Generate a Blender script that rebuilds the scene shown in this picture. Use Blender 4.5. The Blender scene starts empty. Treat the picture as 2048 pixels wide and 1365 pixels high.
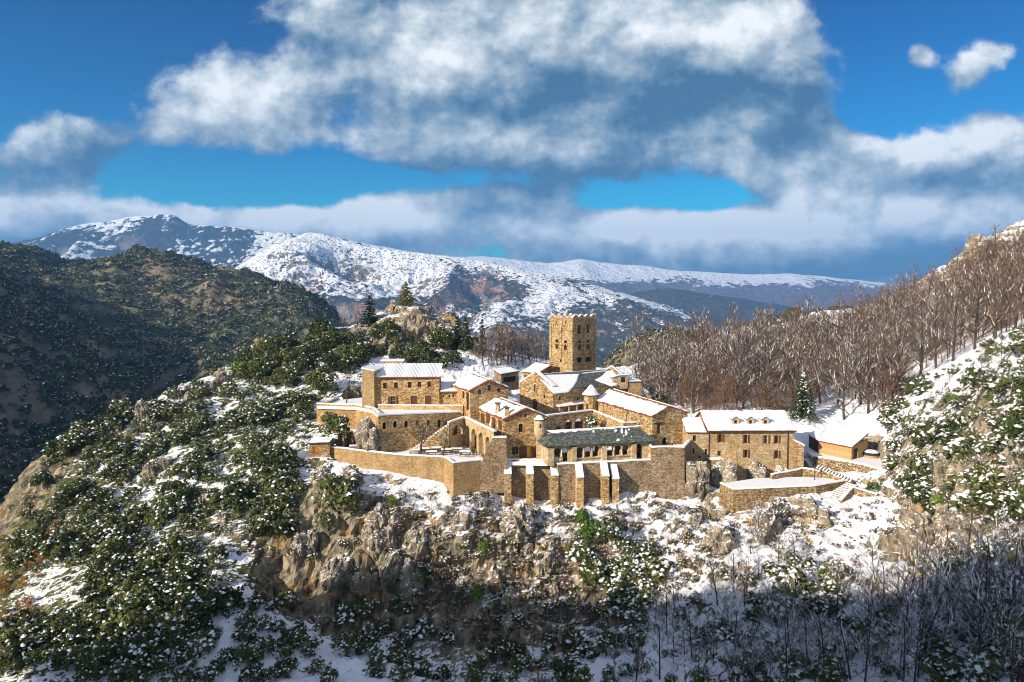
import bpy, math, random
import numpy as np
from mathutils import Vector
from mathutils.geometry import tessellate_polygon

SC = bpy.context.scene
random.seed(7)
rng = np.random.default_rng(7)
R = math.radians

# ------------------------------------------------------------------ camera
F, CX, CY, HOR = 1365.0, 1024.0, 682.5, 590.0      # photo pixels
PITCH = math.atan((CY - HOR) / F)
cam_d = bpy.data.cameras.new('camera')
cam = bpy.data.objects.new('camera', cam_d)
SC.collection.objects.link(cam)
cam.rotation_euler = (math.pi / 2 - PITCH, 0, 0)
cam_d.sensor_width = 36
cam_d.lens = 36 * F / 2048
cam_d.clip_start = 0.5
cam_d.clip_end = 40000
SC.camera = cam

# ------------------------------------------------------------------ light
SUN_A, SUN_E = R(53), R(25)         # from behind the camera, 53 deg to the left
sun_d = bpy.data.lights.new('sun', 'SUN')
sun_d.energy = 4.6
sun_d.angle = R(0.5)
sun_d.color = (1.0, 0.88, 0.72)
sun = bpy.data.objects.new('sun', sun_d)
SC.collection.objects.link(sun)
SV = Vector((-math.sin(SUN_A) * math.cos(SUN_E), -math.cos(SUN_A) * math.cos(SUN_E), math.sin(SUN_E)))
sun.rotation_euler = SV.to_track_quat('Z', 'Y').to_euler()
sun.location = SV * 300

SC.view_settings.view_transform = 'Standard'
SC.view_settings.look = 'None'
SC.view_settings.exposure = 0.8
SC.view_settings.gamma = 1.0
SC.view_settings.use_curve_mapping = False
SC.cycles.filter_width = 1.0
SC.cycles.max_bounces = 5
SC.cycles.diffuse_bounces = 3
SC.cycles.glossy_bounces = 2
SC.cycles.transparent_max_bounces = 4
SC.cycles.volume_bounces = 0


def ray(px, py):
    a = (px - CX) / F
    b = (CY - py) / F
    return Vector((a, math.cos(PITCH) + b * math.sin(PITCH), -math.sin(PITCH) + b * math.cos(PITCH)))


def at(px, py, Y):
    d = ray(px, py)
    return d * (Y / d.y)


def az(px, py, z):
    d = ray(px, py)
    return d * (z / d.z)


# ------------------------------------------------------------------ node helpers
class NT:
    def __init__(s, nt):
        s.nt = nt

    def n(s, t, **kw):
        nd = s.nt.nodes.new(t)
        for k, v in kw.items():
            setattr(nd, k, v)
        return nd

    def put(s, sock, v):
        if isinstance(v, bpy.types.NodeSocket):
            s.nt.links.new(v, sock)
        elif v is not None:
            try:
                sock.default_value = v
            except TypeError:
                sock.default_value = (v[0], v[1], v[2], 1)
            except ValueError:
                sock.default_value = (v[0], v[1], v[2], 1)

    def m(s, op, a, b=None, c=None, clamp=False):
        nd = s.n('ShaderNodeMath', operation=op, use_clamp=clamp)
        s.put(nd.inputs[0], a)
        if b is not None: s.put(nd.inputs[1], b)
        if c is not None: s.put(nd.inputs[2], c)
        return nd.outputs[0]

    def v(s, op, a, b=None, c=None, out=0):
        nd = s.n('ShaderNodeVectorMath', operation=op)
        s.put(nd.inputs[0], a)
        if b is not None: s.put(nd.inputs[1], b)
        if c is not None: s.put(nd.inputs[2], c)
        return nd.outputs[out]

    def noise(s, vec, scale, detail=4, rough=.55, dist=0.0, out=0):
        nd = s.n('ShaderNodeTexNoise')
        s.put(nd.inputs['Vector'], vec)
        nd.inputs['Scale'].default_value = scale
        nd.inputs['Detail'].default_value = detail
        nd.inputs['Roughness'].default_value = rough
        nd.inputs['Distortion'].default_value = dist
        return nd.outputs[out]

    def voro(s, vec, scale, feature='F1', out='Distance'):
        nd = s.n('ShaderNodeTexVoronoi', feature=feature)
        s.put(nd.inputs['Vector'], vec)
        nd.inputs['Scale'].default_value = scale
        return nd.outputs[out]

    def ramp(s, fac, pts):
        nd = s.n('ShaderNodeValToRGB')
        e = nd.color_ramp.elements
        while len(e) < len(pts): e.new(.5)
        for k, (p, c) in enumerate(pts):
            e[k].position = p
            e[k].color = (c[0], c[1], c[2], 1)
        s.put(nd.inputs[0], fac)
        return nd.outputs[0]

    def step(s, x, a, b):
        nd = s.n('ShaderNodeMapRange', interpolation_type='SMOOTHSTEP')
        s.put(nd.inputs[0], x)
        nd.inputs[1].default_value = a
        nd.inputs[2].default_value = b
        return nd.outputs[0]

    def mix(s, f, a, b, mode='MIX'):
        nd = s.n('ShaderNodeMix', data_type='RGBA', blend_type=mode)
        s.put(nd.inputs[0], f)
        s.put(nd.inputs[6], a)
        s.put(nd.inputs[7], b)
        return nd.outputs[2]

    def bump(s, h, strength=.5, dist=.1):
        nd = s.n('ShaderNodeBump')
        s.put(nd.inputs['Height'], h)
        nd.inputs['Strength'].default_value = strength
        nd.inputs['Distance'].default_value = dist
        return nd.outputs[0]


# ------------------------------------------------------------------ sky with clouds
world = bpy.data.worlds.new('World')
SC.world = world
world.use_nodes = True
w = NT(world.node_tree)
for nd in list(world.node_tree.nodes): world.node_tree.nodes.remove(nd)
wout = w.n('ShaderNodeOutputWorld')
bg = w.n('ShaderNodeBackground')
bg.inputs[1].default_value = 0.11
sky = w.n('ShaderNodeTexSky', sky_type='NISHITA')
sky.sun_disc = False
sky.sun_elevation = SUN_E
sky.sun_rotation = math.pi + SUN_A
sky.altitude = 1100
sky.air_density = 1.0
sky.dust_density = 0.2
sky.ozone_density = 3.0
tc = w.n('ShaderNodeTexCoord')
dirv = tc.outputs['Generated']
sep = w.n('ShaderNodeSeparateXYZ')
w.put(sep.inputs[0], dirv)
yy = w.m('MAXIMUM', w.m('ABSOLUTE', sep.outputs[1]), 0.12)
comb = w.n('ShaderNodeCombineXYZ')
w.put(comb.inputs[0], w.m('DIVIDE', sep.outputs[0], yy))
w.put(comb.inputs[1], w.m('DIVIDE', sep.outputs[2], yy))
uv0 = comb.outputs[0]
wn = w.noise(uv0, 3.2, 5, .6, out=1)
uv = w.v('ADD', uv0, w.v('MULTIPLY', w.v('SUBTRACT', wn, (.5, .5, .5)), (.05, .03, 0)))


def blobs(lst, vec):
    acc = 0.0
    for (px, py, rx, ry, wt) in lst:
        d = ray(px, py)
        u0, v0 = d.x / d.y, d.z / d.y
        ix, iy = F / rx, F / ry
        q = w.v('MULTIPLY_ADD', vec, (ix, iy, 0), (-u0 * ix, -v0 * iy, 0))
        e = w.m('POWER', .3679, w.v('DOT_PRODUCT', q, q, out=1))
        acc = w.m('MULTIPLY_ADD', e, wt, acc)
    return acc


CLOUD = [(900, 130, 250, 150, .9), (1250, 110, 330, 150, 1.0), (1520, 90, 170, 100, .75), (510, 195, 150, 110, .85),
         (1200, 300, 330, 75, .8), (780, 300, 180, 60, .55), (1620, 350, 150, 65, .75), (1860, 310, 190, 70, .8),
         (2010, 250, 70, 50, .5), (90, 300, 230, 75, .7), (60, 440, 230, 60, .85), (400, 450, 260, 50, .8),
         (800, 440, 280, 55, .7), (1000, 400, 220, 40, .45), (1300, 490, 330, 70, 1.0), (1700, 470, 340, 90, 1.05), (2030, 430, 250, 110, 1.0),
         (1920, 150, 55, 40, .55), (1975, 110, 60, 35, .5), (1842, 112, 30, 30, .6), (340, 250, 60, 40, .3), (1150, 560, 900, 40, .9),
         (600, 30, 160, 40, .25), (1600, 230, 110, 70, .55), (1350, 392, 170, 26, -.85), (690, 215, 40, 60, -.12), (1660, 160, 60, 120, -.3), (600, 365, 230, 45, -.6), (1000, 415, 200, 22, -.3), (1730, 235, 80, 50, -.35), (1050, 355, 300, 22, -.2)]
DARK = [(1130, 190, 240, 60, .55), (1350, 230, 160, 100, .5), (1600, 235, 120, 70, .75), (100, 310, 260, 70, .65),
        (1000, 390, 250, 45, .45), (1920, 530, 260, 32, .8), (1250, 355, 200, 40, .4), (750, 150, 60, 110, .35),
        (1950, 360, 120, 40, .35), (1500, 545, 600, 25, .6), (1000, 30, 260, 60, .35), (60, 470, 120, 40, .3)]
BRIGHT = [(860, 120, 110, 90, .5), (1450, 70, 140, 70, .5), (1080, 60, 120, 60, .25), (480, 190, 100, 80, .3), (1560, 350, 120, 40, .25),
          (1250, 465, 330, 34, .5), (1560, 470, 200, 40, .3), (1780, 425, 300, 50, .55), (2000, 300, 90, 40, .3), (1150, 300, 160, 30, .3), (1800, 290, 110, 35, .3), (200, 400, 250, 25, .3), (700, 440, 160, 25, .2)]
def density(off):
    q = w.v('ADD', uv, off) if off else uv
    q0 = w.v('ADD', uv0, off) if off else uv0
    n1 = w.noise(w.v('MULTIPLY', q0, (1, 1.25, 1)), 5.0, 11, .6, 0)
    bl = w.m('ABSOLUTE', w.m('SUBTRACT', w.noise(q0, 9, 5, .5, 0), .5))
    n = w.m('SUBTRACT', w.m('MULTIPLY', w.m('SUBTRACT', n1, .5), 1.9), w.m('MULTIPLY', bl, 1.0))
    return w.m('ADD', blobs(CLOUD, q), w.m('ADD', n, .08))


dens = density(None)
dens2 = density((-.022, .034, 0))
cover = w.step(dens, .35, .66)
fine = w.noise(w.v('MULTIPLY', uv0, (1, 1.2, 1)), 7.0, 9, .58, 0)
fine2 = w.noise(w.v('MULTIPLY', w.v('ADD', uv0, (-.014, .024, 0)), (1, 1.2, 1)), 7.0, 7, .58, 0)
lit = w.m('ADD', w.m('MULTIPLY', w.m('SUBTRACT', dens, dens2), .62), w.m('MULTIPLY', w.m('SUBTRACT', fine, fine2), 2.2))
lit = w.m('ADD', lit, w.m('MULTIPLY', w.m('SUBTRACT', w.noise(uv0, 3.4, 6, .55, 0), .5), .7))
thick = w.m('MULTIPLY', w.m('MAXIMUM', w.m('SUBTRACT', dens, 1.05), 0), .22)
br = w.m('ADD', w.m('SUBTRACT', w.m('ADD', .44, w.m('MULTIPLY', blobs(BRIGHT, uv), .8)), w.m('MULTIPLY', blobs(DARK, uv), .44)), lit)
br = w.m('SUBTRACT', br, thick, clamp=True)
ccol = w.ramp(br, [(0, (.28, .78, 1.4)), (.25, (.85, 1.45, 2.1)), (.55, (2.3, 2.8, 3.2)), (1, (5.6, 5.75, 5.8))])
hs = w.n('ShaderNodeHueSaturation')
hs.inputs['Saturation'].default_value = 1.25
hs.inputs['Value'].default_value = .7
w.put(hs.inputs['Color'], sky.outputs[0])
elev = w.step(sep.outputs[2], .02, .5)
tint = w.ramp(elev, [(0, (.0, 1.05, 1.0)), (.3, (.0, .66, .85)), (1, (.0, .30, .58))])
skyc = w.mix(1.0, hs.outputs[0], tint, 'MULTIPLY')
# unseen white cloud, added overhead and behind the drone to whiten the shade
fill_veil = w.m('MAXIMUM', w.step(sep.outputs[2], .48, .8), w.step(sep.outputs[1], .25, -.35))
fill_veil = w.m('MULTIPLY', fill_veil, w.step(w.noise(dirv, 2.5, 5, .55), .32, .62))
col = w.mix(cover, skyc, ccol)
col = w.mix(w.m('MULTIPLY', fill_veil, .9), col, (3.3, 3.7, 4.4, 1))
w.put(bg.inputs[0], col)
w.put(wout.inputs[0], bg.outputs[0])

# ------------------------------------------------------------------ materials
def mk(name, rough=.9):
    m = bpy.data.materials.new(name)
    m.use_nodes = True
    t = NT(m.node_tree)
    b = m.node_tree.nodes['Principled BSDF']
    b.inputs['Roughness'].default_value = rough
    b.inputs['Specular IOR Level'].default_value = .25
    return m, t, b


def objc(t):
    return t.n('ShaderNodeTexCoord').outputs['Object']


def geo(t, o='Position'):
    return t.n('ShaderNodeNewGeometry').outputs[o]


M = {}


def stone(name, pal, scale=2.6, mortar=(.3, .22, .12), stain=.5, mw=.05):
    m, t, b = mk(name)
    p = geo(t)
    ps = t.v('MULTIPLY', p, (1, 1, 1.9))
    ps = t.v('ADD', ps, t.v('MULTIPLY', t.v('SUBTRACT', t.noise(p, 1.5, 2, out=1), (.5, .5, .5)), (.3, .3, .15)))
    cell = t.voro(ps, scale, out='Color')
    edge = t.voro(ps, scale, 'DISTANCE_TO_EDGE')
    sx = t.n('ShaderNodeSeparateColor')
    t.put(sx.inputs[0], cell)
    c = t.ramp(sx.outputs[0], pal)
    big = t.noise(p, .35, 5, .65)
    c = t.mix(t.m('MULTIPLY', t.step(big, .35, .62), .75), c, t.mix(1, c, (.72, .62, .5), 'MULTIPLY'))
    grey = t.noise(t.v('ADD', p, (31, 7, 3)), .55, 6, .68)
    c = t.mix(t.m('MULTIPLY', t.step(grey, .5, .66), .6), c, t.mix(1, c, (.62, .68, .74), 'MULTIPLY'))
    warm = t.noise(t.v('ADD', p, (3, 51, 3)), .4, 4, .6)
    c = t.mix(t.m('MULTIPLY', t.step(warm, .55, .7), .5), c, t.mix(1, c, (1.1, .98, .82), 'MULTIPLY'))
    fine = t.noise(p, 9, 3)
    c = t.mix(.5, c, t.ramp(fine, [(.3, (.55, .5, .42)), (.7, (1.25, 1.2, 1.15))]), 'MULTIPLY')
    c = t.mix(t.m('SUBTRACT', 1, t.step(edge, .0, mw)), c, mortar)
    drip = t.noise(t.v('MULTIPLY', p, (1.1, 1.1, .16)), 1.2, 4, .6)
    c = t.mix(t.m('MULTIPLY', t.step(drip, .56, .72), stain), c, t.mix(1, c, (.36, .31, .26), 'MULTIPLY'))
    oi = t.n('ShaderNodeObjectInfo')
    c = t.mix(1, c, t.ramp(oi.outputs['Random'], [(0, (.78, .80, .84)), (.35, (1.08, 1.0, .90)), (.7, (.95, .96, .98)), (1, (1.06, 1.08, 1.1))]), 'MULTIPLY')
    t.put(b.inputs['Base Color'], c)
    h = t.m('ADD', t.m('MULTIPLY', t.step(edge, 0, .1), .6), t.m('MULTIPLY', fine, .5))
    t.put(b.inputs['Normal'], t.bump(h, .8, .12))
    M[name] = m


stone('stone_gold', [(0, (0.258, 0.168, 0.089)), (.35, (0.546, 0.369, 0.191)), (.7, (0.764, 0.550, 0.296)), (1, (0.820, 0.814, 0.510))])
stone('stone_tower', [(0, (0.254, 0.172, 0.089)), (.4, (0.567, 0.403, 0.215)), (.75, (0.745, 0.568, 0.321)), (1, (0.820, 0.761, 0.491))], 3.2, (.40, .30, .15), .55)
stone('stone_plain', [(0, (0.425, 0.285, 0.152)), (.5, (0.670, 0.467, 0.240)), (1, (0.820, 0.647, 0.368))], 4.0, (.45, .30, .12), .4)
stone('stone_rubble', [(0, (0.177, 0.137, 0.095)), (.5, (0.398, 0.307, 0.209)), (1, (0.644, 0.508, 0.346))], 3.4, (.27, .19, .11), .75, .04)
stone('stone_dry', [(0, (0.154, 0.116, 0.072)), (.4, (0.400, 0.299, 0.186)), (.8, (0.651, 0.512, 0.310)), (1, (0.820, 0.770, 0.530))], 3.4, (.055, .042, .025), .25, .08)
stone('render_ochre', [(0, (0.501, 0.370, 0.218)), (.5, (0.688, 0.525, 0.319)), (1, (0.820, 0.705, 0.466))], 2.2, (.52, .38, .2), .35, .04)
stone('trim_pale', [(0, (0.561, 0.454, 0.322)), (1, (0.820, 0.732, 0.580))], 1.5, (.5, .4, .28), .2)


def flat(name, c, rough=.8, var=.25, sc=3.0, bump=0):
    m, t, b = mk(name, rough)
    n = t.noise(objc(t), sc, 4, .6)
    lo = [x * (1 - var) for x in c]
    hi = [min(1, x * (1 + var)) for x in c]
    t.put(b.inputs['Base Color'], t.ramp(n, [(.3, lo), (.7, hi)]))
    if bump: t.put(b.inputs['Normal'], t.bump(n, bump, .05))
    M[name] = m
    return m


def snowmat():
    m, t, b = mk('snow', .6)
    p = geo(t)
    n = t.noise(p, .8, 6, .6)
    n2 = t.noise(p, 6, 3)
    t.put(b.inputs['Base Color'], t.ramp(n, [(.3, (.80, .82, .85)), (.7, (.90, .90, .90))]))
    t.put(b.inputs['Normal'], t.bump(t.m('ADD', t.m('MULTIPLY', n, 1.5), t.m('MULTIPLY', n2, .25)), .5, .12))
    M['snow'] = m


snowmat()
flat('wood_brown', (.13, .055, .025), .6, .35, 6)
flat('wood_dark', (.045, .03, .02), .7, .3, 6)
flat('door_yellow', (.72, .38, .03), .6, .15)
flat('frame_pale', (.5, .4, .3), .7, .15)
flat('metal_dark', (.05, .035, .03), .5, .2)
flat('terracotta', (.27, .085, .035), .85, .4, 5, .4)
flat('cloth_red', (.62, .03, .04), .85, .15)
flat('cloth_pink', (.75, .03, .12), .85, .15)
flat('cloth_dark', (.03, .03, .045), .85, .2)
flat('cloth_blue', (.04, .06, .14), .85, .2)
flat('skin', (.55, .33, .22), .6, .08)
flat('hair', (.05, .03, .02), .7, .2)
flat('marble', (.8, .79, .76), .6, .08)
flat('tarp_green', (.08, .2, .13), .6, .2)


def glassmat():
    m, t, b = mk('glass_dark', .12)
    n = t.noise(objc(t), 2, 2)
    t.put(b.inputs['Base Color'], t.ramp(n, [(.3, (.012, .012, .016)), (.7, (.04, .035, .035))]))
    b.inputs['Specular IOR Level'].default_value = .5
    M['glass_dark'] = m


glassmat()


def slatemat():
    m, t, b = mk('slate', .75)
    p = geo(t)
    q = t.v('MULTIPLY', p, (1, 1, 2.2))
    c = t.voro(q, 3.5, out='Color')
    sx = t.n('ShaderNodeSeparateColor')
    t.put(sx.inputs[0], c)
    col = t.ramp(sx.outputs[0], [(0, (.035, .04, .045)), (.6, (.085, .095, .095)), (1, (.17, .18, .16))])
    n = t.noise(p, .6, 5, .6)
    col = t.mix(t.step(n, .4, .7), col, t.mix(1, col, (1.2, 1.25, .85), 'MULTIPLY'))
    t.put(b.inputs['Base Color'], col)
    t.put(b.inputs['Normal'], t.bump(t.voro(q, 3.5), .7, .08))
    M['slate'] = m


slatemat()


def plankmat(name, c1, c2, period):
    m, t, b = mk(name, .7)
    p = geo(t)
    sx = t.n('ShaderNodeSeparateXYZ')
    t.put(sx.inputs[0], p)
    row = t.m('FLOOR', t.m('DIVIDE', sx.outputs[2], period))
    wn_ = t.n('ShaderNodeTexWhiteNoise', noise_dimensions='1D')
    t.put(wn_.inputs['W'], row)
    fr = t.m('FRACT', t.m('DIVIDE', sx.outputs[2], period))
    n = t.noise(t.v('MULTIPLY', p, (.6, .6, 14)), 3, 4)
    col = t.mix(t.m('ADD', t.m('MULTIPLY', wn_.outputs[0], .6), t.m('MULTIPLY', n, .4)), c1, c2)
    col = t.mix(t.step(fr, .86, .92), col, tuple(x * .25 for x in c1))
    t.put(b.inputs['Base Color'], col)
    M[name] = m


plankmat('wood_honey', (.36, .20, .075), (.60, .40, .19), .17)


def leafmat(name, pal, transl=.15, sc=1.2):
    m, t, b = mk(name, .65)
    oi = t.n('ShaderNodeObjectInfo')
    p = geo(t)
    n = t.noise(p, sc, 3, .6)
    n2 = t.noise(p, 7, 2)
    f = t.m('ADD', t.m('MULTIPLY', n, .6), t.m('ADD', t.m('MULTIPLY', n2, .35), t.m('MULTIPLY', t.m('SUBTRACT', oi.outputs['Random'], .5), .3)))
    c = t.ramp(f, pal)
    t.put(b.inputs['Base Color'], c)
    tr = t.n('ShaderNodeBsdfTranslucent')
    t.put(tr.inputs[0], c)
    mx = t.n('ShaderNodeMixShader')
    mx.inputs[0].default_value = transl
    out = m.node_tree.nodes['Material Output']
    m.node_tree.links.new(b.outputs[0], mx.inputs[1])
    m.node_tree.links.new(tr.outputs[0], mx.inputs[2])
    m.node_tree.links.new(mx.outputs[0], out.inputs[0])
    M[name] = m


leafmat('leaf_oak', [(.25, (.026, .040, .010)), (.5, (.082, .106, .026)), (.75, (.19, .19, .055))])
leafmat('leaf_far', [(.25, (.016, .028, .010)), (.5, (.046, .064, .018)), (.75, (.11, .115, .038))], .1, .05)
leafmat('leaf_fresh', [(.25, (.05, .10, .012)), (.5, (.11, .20, .025)), (.75, (.2, .3, .05))])
leafmat('leaf_pine', [(.25, (.016, .03, .012)), (.5, (.04, .065, .022)), (.75, (.085, .10, .03))])
leafmat('leaf_olive', [(.25, (.05, .05, .012)), (.5, (.12, .11, .03)), (.75, (.2, .17, .05))])
leafmat('leaf_rust', [(.25, (.16, .06, .015)), (.5, (.30, .13, .03)), (.75, (.42, .22, .06))])


def barkmat(name, pal, thr):
    m, t, b = mk(name, .9)
    p = geo(t)
    sx = t.n('ShaderNodeSeparateXYZ')
    t.put(sx.inputs[0], geo(t, 'True Normal'))
    n = t.noise(p, 1.3, 3, .6)
    c = t.ramp(t.noise(p, 4, 3), pal)
    f = t.step(t.m('ADD', sx.outputs[2], t.m('MULTIPLY', t.m('SUBTRACT', n, .5), 1.6)), thr, thr + .12)
    t.put(b.inputs['Base Color'], t.mix(f, c, (.86, .87, .9)))
    M[name] = m


barkmat('bark', [(.3, (.035, .027, .020)), (.7, (.11, .083, .06))], .5)
barkmat('twig', [(.3, (.06, .043, .030)), (.7, (.13, .095, .062))], .08)
barkmat('twig_red', [(.3, (.12, .066, .036)), (.7, (.24, .14, .078))], 1.2)
barkmat('twig_brown', [(.3, (.085, .057, .034)), (.7, (.175, .118, .07))], .75)
barkmat('twig_snow', [(.3, (.03, .024, .02)), (.7, (.09, .068, .05))], .12)
leafmat('leaf_fern', [(.25, (.05, .024, .012)), (.5, (.11, .055, .028)), (.75, (.19, .11, .055))])


# ------------------------------------------------------------------ mesh helpers
COL = SC.collection


def np_mesh(name, V, Fq, mats, mi=None, smooth=False):
    """V (n,3); Fq list of (faces array (m,k)) groups"""
    me = bpy.data.meshes.new(name)
    V = np.asarray(V, np.float32)
    groups = Fq if isinstance(Fq, list) else [Fq]
    groups = [np.asarray(g, np.int32) for g in groups if len(g)]
    me.vertices.add(len(V))
    me.vertices.foreach_set('co', V.ravel())
    nl = sum(g.size for g in groups)
    nf = sum(len(g) for g in groups)
    me.loops.add(nl)
    me.polygons.add(nf)
    me.loops.foreach_set('vertex_index', np.concatenate([g.ravel() for g in groups]))
    tot = np.concatenate([np.full(len(g), g.shape[1], np.int32) for g in groups])
    st = np.concatenate([[0], np.cumsum(tot)[:-1]]).astype(np.int32)
    me.polygons.foreach_set('loop_start', st)
    for mm in mats: me.materials.append(mm)
    if mi is not None: me.polygons.foreach_set('material_index', np.asarray(mi, np.int32))
    me.polygons.foreach_set('use_smooth', np.full(nf, smooth, bool))
    me.update(calc_edges=True)
    me.validate()
    return me


def tag(o, label=None, cat=None, group=None, kind=None):
    if label: o['label'] = label
    if cat: o['category'] = cat
    if group: o['group'] = group
    if kind: o['kind'] = kind
    return o


def link(name, me, parent=None, loc=None):
    o = bpy.data.objects.new(name, me)
    COL.objects.link(o)
    if parent is not None: o.parent = parent
    if loc is not None: o.location = loc
    return o


def empty(name, loc, label, cat, group=None):
    o = link(name, None, None, loc)
    o.empty_display_size = .5
    return tag(o, label, cat, group)


def rootloc(o):
    while o.parent: o = o.parent
    return Vector(o.location)


class MB:
    def __init__(s):
        s.v = []; s.f = []; s.m = []

    def face(s, pts, mi=0):
        b = len(s.v)
        s.v += [tuple(p) for p in pts]
        s.f.append(tuple(range(b, b + len(pts))))
        s.m.append(mi)

    def tris(s, pts, tri, mi=0):
        b = len(s.v)
        s.v += [tuple(p) for p in pts]
        for q in tri:
            s.f.append(tuple(b + i for i in q)); s.m.append(mi)

    def box(s, o, u, v, w_, mi=0):
        """corner o, three edge vectors"""
        o, u, v, w_ = map(Vector, (o, u, v, w_))
        if u.cross(v).dot(w_) < 0: u, v = v, u
        p = [o, o + u, o + u + v, o + v, o + w_, o + u + w_, o + u + v + w_, o + v + w_]
        b = len(s.v)
        s.v += [tuple(q) for q in p]
        for q in ((3, 2, 1, 0), (4, 5, 6, 7), (0, 1, 5, 4), (1, 2, 6, 5), (2, 3, 7, 6), (3, 0, 4, 7)):
            s.f.append(tuple(b + i for i in q)); s.m.append(mi)

    def slab(s, pts, t, mi=0, sm=None):
        """polygon pts (ccw seen from above), thickened by t along +normal (vector or number)"""
        pts = [Vector(p) for p in pts]
        n = Vector((0, 0, 0))
        for i in range(len(pts)):
            a, b_ = pts[i], pts[(i + 1) % len(pts)]
            n += a.cross(b_)
        n.normalize()
        if n.z < 0:
            pts = pts[::-1]; n = -n
        off = n * t if not isinstance(t, Vector) else t
        top = [p + off for p in pts]
        tri = tessellate_polygon([top])
        for q in tri:
            a, b_, c = (top[i] for i in q)
            if (b_ - a).cross(c - a).dot(n) < 0: b_, c = c, b_
            s.face((a, b_, c), mi)
            if (b_ - a).cross(c - a).length > 1e-9: s.face((c - off, b_ - off, a - off), mi)
        for i in range(len(pts)):
            j = (i + 1) % len(pts)
            s.face((pts[i], pts[j], top[j], top[i]), mi if sm is None else sm)

    def prism(s, c, r0, r1, z0, z1, n=12, mi=0, cap=True, ph=0.0):
        c = Vector(c)
        a = [(c.x + r0 * math.cos(ph + 2 * math.pi * k / n), c.y + r0 * math.sin(ph + 2 * math.pi * k / n), z0) for k in range(n)]
        b_ = [(c.x + r1 * math.cos(ph + 2 * math.pi * k / n), c.y + r1 * math.sin(ph + 2 * math.pi * k / n), z1) for k in range(n)]
        for k in range(n):
            j = (k + 1) % n
            s.face((a[k], a[j], b_[j], b_[k]), mi)
        if cap and r1 > .001: s.face(b_, mi)

    def bar(s, a, b_, r, mi=0, n=5):
        a, b_ = Vector(a), Vector(b_)
        d = (b_ - a).normalized()
        x = d.orthogonal().normalized(); y = d.cross(x)
        A = [a + (x * math.cos(2 * math.pi * k / n) + y * math.sin(2 * math.pi * k / n)) * r for k in range(n)]
        B = [p + (b_ - a) for p in A]
        for k in range(n):
            j = (k + 1) % n
            s.face((A[k], A[j], B[j], B[k]), mi)
        s.face(B, mi); s.face(A[::-1], mi)

    def build(s, name, mats, parent=None, smooth=False):
        if not isinstance(mats, (list, tuple)): mats = [mats]
        off = rootloc(parent) if parent is not None else Vector((0, 0, 0))
        me = bpy.data.meshes.new(name)
        me.from_pydata([(a - off.x, b_ - off.y, c - off.z) for a, b_, c in s.v], [], s.f)
        for mm in mats: me.materials.append(mm)
        me.polygons.foreach_set('material_index', s.m)
        if smooth: me.polygons.foreach_set('use_smooth', [True] * len(s.f))
        me.update()
        return link(name, me, parent)


# numpy value noise ---------------------------------------------------------
_perm = rng.permutation(512)
_val = rng.random(512) * 2 - 1


def vnoise(x, y, z):
    x = np.asarray(x, float); y = np.asarray(y, float); z = np.asarray(z, float) + 0 * x
    ix, iy, iz = np.floor(x).astype(int), np.floor(y).astype(int), np.floor(z).astype(int)
    fx, fy, fz = x - ix, y - iy, z - iz
    fx, fy, fz = (q * q * q * (q * (q * 6 - 15) + 10) for q in (fx, fy, fz))

    def h(a, b_, c):
        return _val[_perm[(_perm[(_perm[a & 511] + b_) & 511] + c) & 511]]
    r = 0
    for dx in (0, 1):
        for dy in (0, 1):
            for dz in (0, 1):
                wgt = (fx if dx else 1 - fx) * (fy if dy else 1 - fy) * (fz if dz else 1 - fz)
                r = r + wgt * h(ix + dx, iy + dy, iz + dz)
    return r


def fbm(x, y, z=0.0, o=5, lac=2.03, g=.5):
    r, a, tot = 0, 1.0, 0
    for k in range(o):
        r = r + a * vnoise(x + 17.3 * k, y - 9.1 * k, z + 5.7 * k); tot += a
        x, y, z, a = x * lac, y * lac, np.asarray(z) * lac, a * g
    return r / tot


def ridged(x, y, z=0.0, o=5, lac=2.03, g=.5):
    r, a, tot = 0, 1.0, 0
    for k in range(o):
        r = r + a * (1 - 2 * np.abs(vnoise(x + 13.7 * k, y + 4.1 * k, z + 3.3 * k))); tot += a
        x, y, z, a = x * lac, y * lac, np.asarray(z) * lac, a * g
    return r / tot


def in_poly(x, y, poly):
    ins = np.zeros(np.shape(x), bool)
    n = len(poly)
    for i in range(n):
        x0, y0 = poly[i][0], poly[i][1]; x1, y1 = poly[(i + 1) % n][0], poly[(i + 1) % n][1]
        c = ((y0 > y) != (y1 > y)) & (x < (x1 - x0) * (y - y0) / (y1 - y0 + 1e-12) + x0)
        ins ^= c
    return ins


def tps(P, z, Q, lam=0.0):
    P = np.asarray(P, float); Q = np.asarray(Q, float)

    def U(d2):
        return d2 * np.log(d2 + 1e-9) * .5
    n = len(P)
    K = U(((P[:, None] - P[None]) ** 2).sum(-1)) + lam * np.eye(n)
    A = np.zeros((n + 3, n + 3))
    A[:n, :n] = K; A[:n, n] = 1; A[:n, n + 1:] = P; A[n, :n] = 1; A[n + 1:, :n] = P.T
    rhs = np.concatenate([np.asarray(z, float), np.zeros(3)])
    c = np.linalg.solve(A, rhs)
    out = np.zeros(len(Q))
    for k in range(0, len(Q), 20000):
        q = Q[k:k + 20000]
        out[k:k + 20000] = U(((q[:, None] - P[None]) ** 2).sum(-1)) @ c[:n] + c[n] + q @ c[n + 1:]
    return out


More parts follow.
